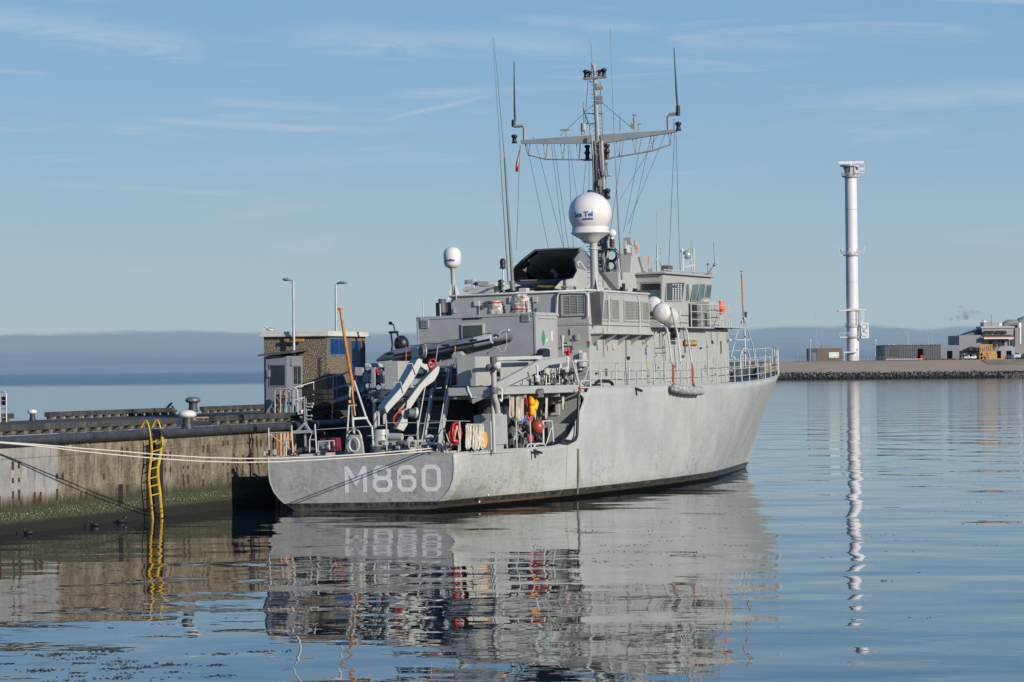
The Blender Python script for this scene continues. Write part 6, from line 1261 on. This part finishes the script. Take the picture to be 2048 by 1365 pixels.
# ================================================================ things carried by the ship
X0 = 12.0
cont = Thing('cargo_container', 'light grey steel container on the after deck with two rope piles on its roof', 'container', SH, (13.2, .17, 4.6))
zb, ztp = 4.95, 7.62
cont.part('container_body', MB().box((12.0, -2.5, zb), (14.4, 2.85, ztp)), CONTP, bevel=.02)
cont.part('container_foot', MB().box((12.1, -2.4, 4.6), (12.3, -2.1, zb-.002)).box((12.1, 2.4, 4.6), (12.3, 2.7, zb-.002)).box((14.0, -2.4, 4.6), (14.3, -2.1, zb-.002)).box((14.0, 2.4, 4.6), (14.3, 2.7, zb-.002)), DKGREY)
cf = MB()
for y in (-2.53, 2.80):
    for x in (11.975, 14.345): cf.box((x, y, zb-.02), (x+.08, y+.08, ztp+.02))
for z in (zb-.02, ztp-.1): cf.box((11.972, -2.45, z), (12.0, 2.8, z+.12)); cf.box((12.06, -2.528, z), (14.34, -2.5, z+.12))
cont.part('corner_frame', cf, mat('container_frame', (.35, .345, .35), .45, var=.08, grime=.3))
for y in (-2.5, 2.66):
    for z in (ztp-.14,): cont.part('corner_casting', MB().box((11.955, y-.03, z), (12.07, y+.19, z+.17)), CONTP, bevel=.01); cont.part('casting_hole', MB().box((11.95, y+.05, z+.04), (11.954, y+.1, z+.13)), BLACK)
def cpx(*q): return S(*q, x=11.99)
a, c = cpx(927, 652), cpx(966, 673); a.z += .0; f_ = cont.part('window_frame', MB().box((11.93, a.y+.07, c.z-.25), (11.998, c.y-.07, a.z+.07)), PIPEW); cont.part('pane', MB().box((11.915, a.y, c.z-.2), (11.929, c.y, a.z)), mat('container_window', (.06, .07, .065), .15), parent=f_)
for q0, q1 in (((844, 641), (856, 654)), ((1046, 629), (1058, 641))):
    a, c = cpx(*q0), cpx(*q1); f_ = cont.part('vent', MB().box((11.94, a.y+.04, c.z-.04), (11.998, c.y-.04, a.z+.04)), CONTP)
    sl2 = MB()
    for i in range(5): z = c.z+(a.z-c.z)*(i+.2)/5; sl2.box((11.925, a.y, z), (11.939, c.y, z+.025))
    cont.part('vent_slats', sl2, DKGREY, parent=f_)
a, c = cpx(925, 630), cpx(964, 634)
ln = lettering('3500 KG ID 5224-89', .17, frm((11.986, (a.y+c.y)/2, (a.z+c.z)/2-.10), (0, -1, 0), (0, 0, 1)), .004, .012)
w_ = max(v.y for v in ln.v)-min(v.y for v in ln.v); my = (a.y+c.y)/2; ln.v = [V((v.x, my+(v.y-my)*abs(c.y-a.y)/w_, v.z)) for v in ln.v]
cont.part('lettering', ln, BLACK)
dm_ = S(1087, 676, y=-2.51); cont.part('green_diamond', MB().prism([dm_+V((-.2, -.004, 0)), dm_+V((0, -.004, .36)), dm_+V((.2, -.004, 0)), dm_+V((0, -.004, -.36))], (0, -.004, 0)), GREEN)
for q0, q1 in (((1102, 663), (1106, 682)), ((1092, 677), (1096, 684))): a, c = S(*q0, y=-2.51), S(*q1, y=-2.51); cont.part('white_notice', MB().box((a.x, -2.512, c.z), (c.x, -2.506, a.z)), WHITE)
a, c = S(1078, 636, y=-2.53), S(1113, 637, y=-2.53); cont.part('door_bar', MB().cyl(a, c, .03, n=6), PIPEW)
for y_ in (3.1, 1.95, -2.05): a = V((12.4, y_ if y_ < 2.8 else 2.75, ztp)); cont.part('roof_post', MB().cyl(a, a+V((0, 0, .55 if y_ < 2.5 else .85)), .03, n=6), PIPEW)
def rope_pile(px, r, h, red_top, lab):
    c = S(px, 618, x=12.7); c.z = ztp+.02; c.y = S(px, 618, x=12.7).y
    t = Thing('rope_pile', lab, 'rope', SH, c, 'rope piles on the container roof'); mb = MB(); rd = MB(); random.seed(int(px)); n_ = int(h/.055)
    for i in range(n_):
        f_ = i/n_; rr_ = r*(1-.32*f_**2.2)*random.uniform(.93, 1.05); z = .03+i*.055; tl = random.uniform(-.12, .12); ph = random.random()*6
        pts = [c+V((rr_*cos(a_), rr_*sin(a_), z+tl*.5*sin(a_+ph)*.5)) for a_ in [2*pi*k_/18 for k_ in range(18)]]
        (rd if (i == (n_-2 if red_top else 2)) else mb).tube(pts, .036, 6, closed=True)
    mb.lathe(c, [(r*.8, 0), (r*.82, h*.6), (r*.55, h*.98), (0, h*1.02)], 16)
    t.part('rope_turns', mb, mat('speckled_rope', (.42, .37, .33), .9, var=.75, sc=7, bmp=.03, bsc=14)); t.part('red_rope_turn', rd, mat('red_rope', (.32, .03, .03), .8))
rope_pile(992, .36, .56, True, 'lower speckled rope pile with a red turn near its top, left on the container roof')
rope_pile(1041, .42, .78, False, 'taller speckled rope pile with a red turn at its foot, right on the container roof')
# rigid inflatable boats lying across the deck
def rib(x0, pth, r, lab, full=True):
    p0 = pth[0]; t = Thing('inflatable_boat', lab, 'boat', SH, (x0+.8, (S(*pth[0], x=x0).y+S(*pth[-1], x=x0).y)/2, 4.6))
    near = PP(pth, x=x0); n_ = len(near); Wd_ = 1.75
    rs = [.04, r*.8, r]+[r]*(n_-5)+[r*.95, r*.8] if full else [r]*n_
    def smooth(pts, k=3):
        out = []
        for a, c in zip(pts, pts[1:]): out += [a+(c-a)*i/k for i in range(k)]
        return out+[pts[-1]]
    far = [p+V((Wd_, 0, 0)) for p in near]
    bow = near[-1]+V((Wd_/2, -.28, .1))
    pts = near[:-1]+[near[-1]+V((.12, -.02, .02)), near[-1]+V((.45, -.2, .07)), bow, far[-1]+V((-.45, -.2, .07)), far[-1]+V((-.12, -.02, .02))]+far[:-1][::-1]
    rr_ = rs[:-1]+[rs[-1]]*5+rs[:-1][::-1]
    body = t.part('inflatable_tube', MB().tube(pts, rr_, 18), NAVY)
    rub = MB().tube([p+V((-r*.98, 0, -.03)) for p in near[2:]], .045, 6); t.part('rubbing_strake', rub, BLACK)
    k = MB(); a = near[2]; c = near[-1]
    kp = [a+V((.1, 0, -.1)), c+V((.2, 0, -.05)), c+V((Wd_-.2, 0, -.05)), a+V((Wd_-.1, 0, -.1)), a+V((.5, .1, -.62)), c+V((.75, .35, -.35)), c+V((Wd_-.75, .35, -.35)), a+V((Wd_-.5, .1, -.62))]
    k.hexa([kp[4], kp[5], kp[6], kp[7], kp[0], kp[1], kp[2], kp[3]]); t.part('rigid_hull', k, mat('rib_hull_grey', (.11, .12, .13), .35, var=.2), bevel=.05)
    for f_ in (.14, .40, .62, .86):
        q = near[0]+(near[-1]-near[0])*f_; q = S(lerp([(0, pth[0][0]), (1, pth[-1][0])], f_), lerp([(p[0], p[1]) for p in pth], lerp([(0, pth[0][0]), (1, pth[-1][0])], f_)), x=x0); t.part('grab_handle', MB().ball(q+V((-r*.93, 0, .07)), .065, 10, (.5, 3.2, .8)), BLACK)
    gl = MB(); 
    for a, c in zip(near[2:-1], near[3:]): gl.tube([a+V((-.05, 0, r)), (a+c)/2+V((-.06, 0, r+.05)), c+V((-.05, 0, r))], .015, 5)
    t.part('grab_line', gl, BLACK); return t, near
t, near = rib(7.9, [(753, 722), (772, 714), (795, 709), (835, 702), (880, 698), (920, 690), (950, 685), (984, 678)], .215, 'upper dark inflatable boat across the deck, black engine pod at its left end')
bw = MB(); a, c = S(950, 685, x=7.9), S(984, 678, x=7.9); bw.tube([a, a+(c-a)*.5, c], [.222, .222, .19], 18); t.part('bow_cover', bw, mat('silver_grey_cover', (.42, .43, .43), .35, var=.1))
t.part('bow_bollard', MB().tube(PP([(998, 668), (1006, 661), (1016, 661)], x=7.8), .05, 8).ball(S(1017, 661, x=7.8), .07, 8), PIPEW)
q = S(803, 688, x=8.6); t.part('engine_pod', MB().ball(q, .33, 18, (.9, .95, 1.05)), BLACK)
t.part('console_frame', MB().tube(PP([(783, 702), (785, 690), (782, 668), (788, 664), (795, 668), (799, 680)], x=8.3), .04, 6).tube(PP([(790, 664), (787, 650), (783, 648)], x=8.3), .03, 6).box(S(777, 663, x=8.3), S(797, 667, x=8.45)).cbox(S(781, 647, x=8.3), (.1, .12, .13)), BLACK)
for px in (910, 812): t.part('lashing_strap', MB().tube([S(px, 687 if px > 900 else 700, x=8.1)+V((0, 0, .12)), S(px+.5, 693 if px > 900 else 704, x=7.66), S(px, 702 if px > 900 else 712, x=7.66), S(px, 712 if px > 900 else 722, x=7.9)], .03, 6), mat('faded_red_strap', (.4, .13, .09), .8))
t.part('painter_line', MB().tube(PP([(1012, 664), (1014, 690), (1008, 705), (1000, 703), (996, 692)], x=7.7), .014, 5), ROPE)
t2, near2 = rib(8.1, [(800, 752), (818, 750), (840, 748), (870, 746), (900, 744), (930, 743), (960, 741), (985, 740)], .2, 'lower dark inflatable boat stowed beneath the upper one')
cr = Thing('boat_cradle', 'grey steel cradle carrying the two inflatable boats', 'cradle', SH, (8.6, .3, 4.6))
for y_ in (2.2, -.9): cr.part('cradle_arm', MB().beam((7.7, y_, 4.65), (9.8, y_, 4.65), .1, .12).beam((7.75, y_, 4.6), (7.75, y_, 5.75), .09, .09).beam((9.8, y_, 4.6), (9.8, y_, 5.8), .09, .09).beam((7.7, y_, 5.75), (9.8, y_, 5.75), .09, .1), PAINT2)
cr.part('cradle_strut', MB().beam(S(990, 695, x=8), S(965, 715, x=8), .07, .07).beam(S(985, 705, x=8), S(983, 718, x=8), .07, .07), PAINT2)
cv = MB().prism(PP([(902, 712), (906, 705), (920, 703), (928, 710), (920, 722), (914, 738), (908, 736), (903, 724)], x=7.2), (.3, 0, 0)); single('rolled_canvas', cv, mat('pale_canvas', (.3, .3, .29), .9, var=.35, sc=6, bmp=.05, bsc=8), 'crumpled pale canvas cover hanging at the edge of the boat cradle', 'canvas', SH, S(915, 738, x=7.2), bevel=.05)
# life raft canisters
def raft(px, py, y_, lab, ln_=1.3):
    c = S(px, py, y=y_); t = Thing('life_raft', lab, 'life raft', SH, c+V((0, 0, -.42)), 'life raft canisters at the ship side'); Mr = Matrix.Rotation(radians(12), 3, 'Y') @ Matrix.Rotation(radians(90), 3, 'Y')
    d = Mr @ V((0, 0, 1)); p = [(0, -ln_/2-.04), (.26, -ln_/2-.0), (.39, -ln_/2+.09), (.43, -ln_/2+.2), (.43, ln_/2-.2), (.39, ln_/2-.09), (.26, ln_/2), (0, ln_/2+.04)]
    t.part('canister', MB().lathe(c, p, 28, Mr), WHITE)
    for q in (-.35, 0, .35): t.part('canister_band', MB().lathe(c+d*q*ln_, [(.433, -.03), (.445, -.02), (.445, .02), (.433, .03)], 28, Mr), PIPEW)
    t.part('cradle', MB().tube([c+V((-.5, -.46, .3)), c+V((-.35, -.5, -.3)), c+V((.3, -.3, -.5)), c+V((.75, -.3, -.1)), c+V((.8, -.42, .1))], .04, 7).tube([c+V((-.1, -.45, -.45)), c+V((.6, -.45, -.35)), c+V((.7, -.45, .15))], .03, 6).beam(c+V((-.5, .1, -.46)), c+V((.6, .1, -.5)), .1, .06), PIPEW)
raft(1331, 629, -3.95, 'white life raft canister at the outer edge of the side deck'); raft(1313, 617, -3.15, 'second white life raft canister, half hidden behind the louvred housing')
# rolled net hanging outboard with its lashings
c0_, c1_ = S(1347, 776, y=-4.75), S(1405, 782, y=-4.75); mb = MB(); k = 26; random.seed(6)
pts = [c0_+(c1_-c0_)*i/k+V((0, 0, -.06*sin(pi*i/k))) for i in range(k+1)]; mb.tube(pts, [.19*(1+.12*sin(i*1.9))*(.55 if i in (0, k) else 1) for i in range(k+1)], 14)
t = Thing('rolled_net', 'long grey rolled scramble net hanging outside the rail from two orange lashings', 'net', SH, (c0_+c1_)/2)
t.part('roll', mb, mat('grey_netting', (.3, .3, .31), .9, var=.45, sc=9, bmp=.05, bsc=9))
for px in (1345.5, 1384.5): t.part('lashing', MB().tube(PP([(px-1, 727), (px, 745), (px+1, 762), (px+4, 772)], y=-4.5), [.02, .03, .05, .03], 6).tube(PP([(px, 728), (px+3, 750), (px, 765), (px+6, 773)], y=-4.52), .022, 5), mat('orange_lashing', (.35, .06, .015), .8))
# floats, buoys and ropes hanging by the quarterdeck
for i, (px, py, rz, lb) in enumerate(((1063, 800, 0, 'topmost yellow float of the three hanging under the upper deck'), (1070, 811, .6, 'middle yellow float, tilted to the right of the others'), (1064, 821, 0, 'lowest yellow float with a narrower foot, above the pink cloth'))):
    c = S(px, py, y=-3.95); single('net_float', MB().lathe(c, [(.05, -.21), (.1, -.2), (.13, -.14), (.13, .12), (.1, .19), (.04, .2), (.03, .26)], 16, Matrix.Rotation(rz, 3, 'Y')), mat('float_yellow', (.85, .36, .01), .35), lb, 'float', SH, c, 'yellow floats hanging under the upper deck')
c = S(1075, 854, y=-3.8); t = Thing('round_buoy', 'rusty orange ball buoy hanging above the side gate', 'buoy', SH, c); t.part('ball', MB().ball(c, .30, 22), mat('rust_orange', (.30, .055, .03), .35, var=.15)); t.part('neck', MB().cyl(c+V((0, 0, .27)), c+V((0, 0, .4)), .07, .05, 10), BLACK)
c = S(968, 880, y=-3.98); t = Thing('cable_reel', 'yellow cable reel standing behind the hanging white rope', 'cable reel', SH, c)
for off in (-.0, .35): t.part('flange', MB().lathe(c+V((0, off, 0)), [(.31, -.02), (.33, 0), (.31, .02)], 24, Matrix.Rotation(pi/2, 3, 'X')), mat('reel_yellow', (.75, .33, .03), .4, var=.1))
t.part('cable_turns', MB().cyl(c+V((0, .02, 0)), c+V((0, .33, 0)), .22, n=16), BLACK)
def hank(px0, px1, y0, y1, n_, yv, r, lab, mt, nm='rope_hank', splay=2.0, cat='rope', grp=None, name_part=None):
    c = S((px0+px1)/2, y1, y=yv); mb = MB(); random.seed(int(px0*7+y0))
    for i in range(n_):
        a = px0+(px1-px0)*i/max(1, n_-1); w_ = (px1-px0)/n_*1.6; bt = y1-random.uniform(0, 8); yy = yv+random.uniform(-.06, .06); s_ = random.uniform(-splay, splay)
        mb.tube(PP([(a, y0+2), (a+.8+s_*.3, (y0*2+y1)/3), (a+s_, (y0+y1*2)/3), (a+s_, bt-4), (a+s_+w_*.6, bt), (a+s_+w_*1.2, bt-5), (a+w_+s_*.6, (y0+y1)/2), (a+w_, y0+2), (a+w_*.4, y0)], y=yy), r, 6)
    return single(nm, mb, mt, lab, cat, SH, c, grp)
hank(932, 962, 849, 902, 11, -4.05, .034, 'thick white mooring rope hung in long loops over the stern rail', ROPE)
WHR = mat('thin_pale_rope', (.50, .45, .39), .85, var=.2, sc=8)
hank(1019, 1025, 791, 843, 4, -3.9, .02, 'leftmost thin pale rope hank hanging under the upper deck', WHR, grp='thin rope hanks under the upper deck', splay=1)
hank(1032, 1044, 791, 845, 6, -3.9, .02, 'widest of the thin pale rope hanks hanging under the upper deck', WHR, grp='thin rope hanks under the upper deck', splay=1.5)
hank(1067, 1070, 820, 850, 3, -3.6, .015, 'short thin rope hank hanging right of the yellow floats', WHR, grp='thin rope hanks under the upper deck', splay=1)
hank(1091, 1093, 791, 840, 2, -3.7, .02, 'thin pale rope hank hanging in front of the framed window', WHR, grp='thin rope hanks under the upper deck', splay=.7)
hank(1124, 1126, 792, 822, 2, -3.7, .02, 'rightmost thin pale rope hank, near the sloping hull edge', WHR, grp='thin rope hanks under the upper deck', splay=.7)
c = S(911, 867, y=-4.0); mb = MB(); random.seed(66)
for i in range(12):
    o_ = V((random.uniform(-.05, .05), .03*(i-6)*.4, random.uniform(-.05, .05))); rx_, rz_ = random.uniform(.2, .42), random.uniform(.26, .42)
    mb.tube([c+o_+V((rx_*cos(a_)+random.uniform(-.03, .03), random.uniform(-.03, .03), rz_*sin(a_)-.04)) for a_ in [2*pi*k_/14 for k_ in range(14)]], .032, 6, closed=True)
t = Thing('hose_coil', 'bright red hose coiled on the stern rail beside the white rope', 'hose', SH, c); t.part('hose_turns', mb, mat('bright_red_hose', (.5, .022, .012), .5)); t.part('white_bracket', MB().tube(PP([(914, 852), (908, 882), (920, 883), (914, 852)], y=-4.2), .022, 6), PIPEW)
def cloth(pl, yv, mt, lab, nm, cat): q = PP(pl, y=yv); return single(nm, MB().prism(q, (0, .05, 0)), mt, lab, cat, SH, q[-1])
cloth([(1053, 796), (1059, 798), (1061, 812), (1056, 817), (1053, 809)], -3.8, mat('crimson_cloth', (.4, .02, .05), .8), 'crimson cloth hanging behind the topmost yellow float', 'cloth', 'cloth')
cloth([(1054, 824), (1062, 826), (1065, 838), (1060, 842), (1056, 838)], -3.8, mat('pink_cloth', (.55, .04, .12), .8), 'pink cloth hanging below the lowest yellow float', 'cloth', 'cloth')
cloth([(1050, 833), (1053, 843), (1044, 846), (1040, 845), (1047, 840)], -3.8, mat('blue_cloth', (.02, .12, .45), .8), 'blue strap bag hanging below the rope hanks', 'bag', 'bag')
cloth([(1057, 872), (1066, 870), (1067, 883), (1059, 885)], -3.9, mat('pink_cover', (.5, .03, .1), .8), 'pink folded cover standing low beside the side gate', 'cover', 'cover')
c = S(1442, 615, y=-3.36); t = Thing('smoke_buoy', 'orange marker buoy clipped to the side of the grey bridge locker', 'buoy', SH, c)
t.part('buoy_body', MB().lathe(c, [(.03, -.36), (.08, -.28), (.16, -.16), (.16, .02), (.1, .08), (.1, .3)], 14), ORANGE)
# small flag under the yard
q = PP([(1041, 293), (1039, 318), (1036, 345), (1030, 343), (1032, 325), (1037, 306)], x=26.6)
t = Thing('signal_flag', 'small red and white flag hanging limp below the left end of the yard', 'flag', SH, q[0]); t.part('red_cloth', MB().prism(q, (.02, 0, 0)), mat('flag_red', (.4, .03, .03), .8)); t.part('white_cloth', MB().prism([p+V((-.012, 0, 0)) for p in PP([(1039, 306), (1039, 318), (1036, 334), (1034, 332), (1036, 318)], x=26.6)], (.008, 0, 0)), mat('flag_white', (.6, .58, .56), .8))
# mooring ropes from the stern lead to the quay
A = MS @ S(866, 900, x=.1); B_ = V((-16.75, 96.8, 3.2))
def vline(px, py):     # where the view ray at (px, py) meets the upright plane through the two rope ends
    d = ray(px, py); nx, ny = B_.y-A.y, -(B_.x-A.x); t_ = ((A.x-CP.x)*nx+(A.y-CP.y)*ny)/(d.x*nx+d.y*ny); return CP+d*t_
def rope_between(pl, lab):
    pts = [vline(*p) for p in pl]; out = []
    for a, c in zip(pts, pts[1:]): out += [a+(c-a)*i/4 for i in range(4)]
    out.append(pts[-1]); mb = MB().tube(out, .022, 8)
    return single('mooring_rope', mb, ROPE2, lab, 'rope', WO, A)
m, b, o = newmat('twisted_rope'); ROPE2 = m
wv = N.new('ShaderNodeTexWave'); wv.inputs['Scale'].default_value = 5.0; wv.inputs['Distortion'].default_value = .3; L.new(scaled(o, (1, 1, 2.2)), wv.inputs['Vector'])
L.new(mixc(wv.outputs[1], (.46, .42, .36), (.62, .58, .5)), b.inputs['Base Color']); b.inputs['Roughness'].default_value = .85
rope_between([(866, 897), (820, 901), (740, 908), (640, 914), (560, 917), (480, 917.5), (400, 915), (320, 910), (240, 903), (160, 897), (80, 890), (-10, 884)], 'upper of the two white mooring ropes running from the stern to the quay')
rope_between([(864, 902), (820, 906.5), (740, 913), (640, 920), (560, 924), (480, 925.5), (400, 923), (320, 918), (240, 911), (160, 903), (80, 893), (-10, 885)], 'lower of the two white mooring ropes running from the stern to the quay')
# timber fender piles standing at the quay wall behind the stern
for i, px in enumerate((553, 561, 568, 575, 582, 589)):
    a = Q(px, 862, y=-.42); cl_ = ['rusty orange steel pile, leftmost of the row by the stern', 'second pale timber pile of the row by the stern', 'third timber pile of the row by the stern', 'fourth timber pile of the row by the stern', 'fifth timber pile of the row by the stern', 'last timber pile of the row, nearest the grey post'][i]
    single('fender_pile', MB().cyl(V((a.x, a.y, -.3)), a+V((0, 0, -.05)), .075, .07, 8), mat('rusty_pile', (.3, .11, .04), .8, var=.4, sc=5) if i == 0 else mat('pine_pile', (.42, .24, .13), .8, var=.3, sc=3), cl_, 'pile', QY, V((a.x, a.y, 0)), 'fender piles behind the stern')

random.seed(91)
for i in range(60):
    px, py = random.uniform(700, 1000), random.uniform(776, 800); 
    if 845 < px < 910: continue
    x_ = random.uniform(5.4, 7.5) if px < 940 else random.uniform(3.5, 4.5); ship.part('underdeck_fitting', MB().cbox(S(px, py, x=x_), (.15, random.uniform(.05, .4), random.uniform(.04, .2)), Matrix.Rotation(random.uniform(-.4, .4), 3, 'X')), random.choice((DKGREY, BLACK, PAINT2)))
hs_ = MB()
for i in range(14):
    p0 = S(random.uniform(905, 1140), random.uniform(722, 770), y=-3.75); q0 = S(random.uniform(1060, 1140), random.uniform(735, 775), y=-3.7); hs_.tube([q0, (q0*1.0+V((random.uniform(-.5, .5), 0, -.25))), q0+V((random.uniform(-1, 1), 0, random.uniform(-.3, .3)))], .018, 5)
ship.part('loose_hose', hs_, BLACK)
ship.part('bollard_pair', MB().cyl((1.0, -3.2, 2.04), (1.0, -3.2, 2.5), .13, n=12).cyl((1.0, -3.2, 2.5), (1.0, -3.2, 2.54), .16, n=12), mat('rust_brown_bitts', (.14, .06, .035), .7, var=.4, sc=8))
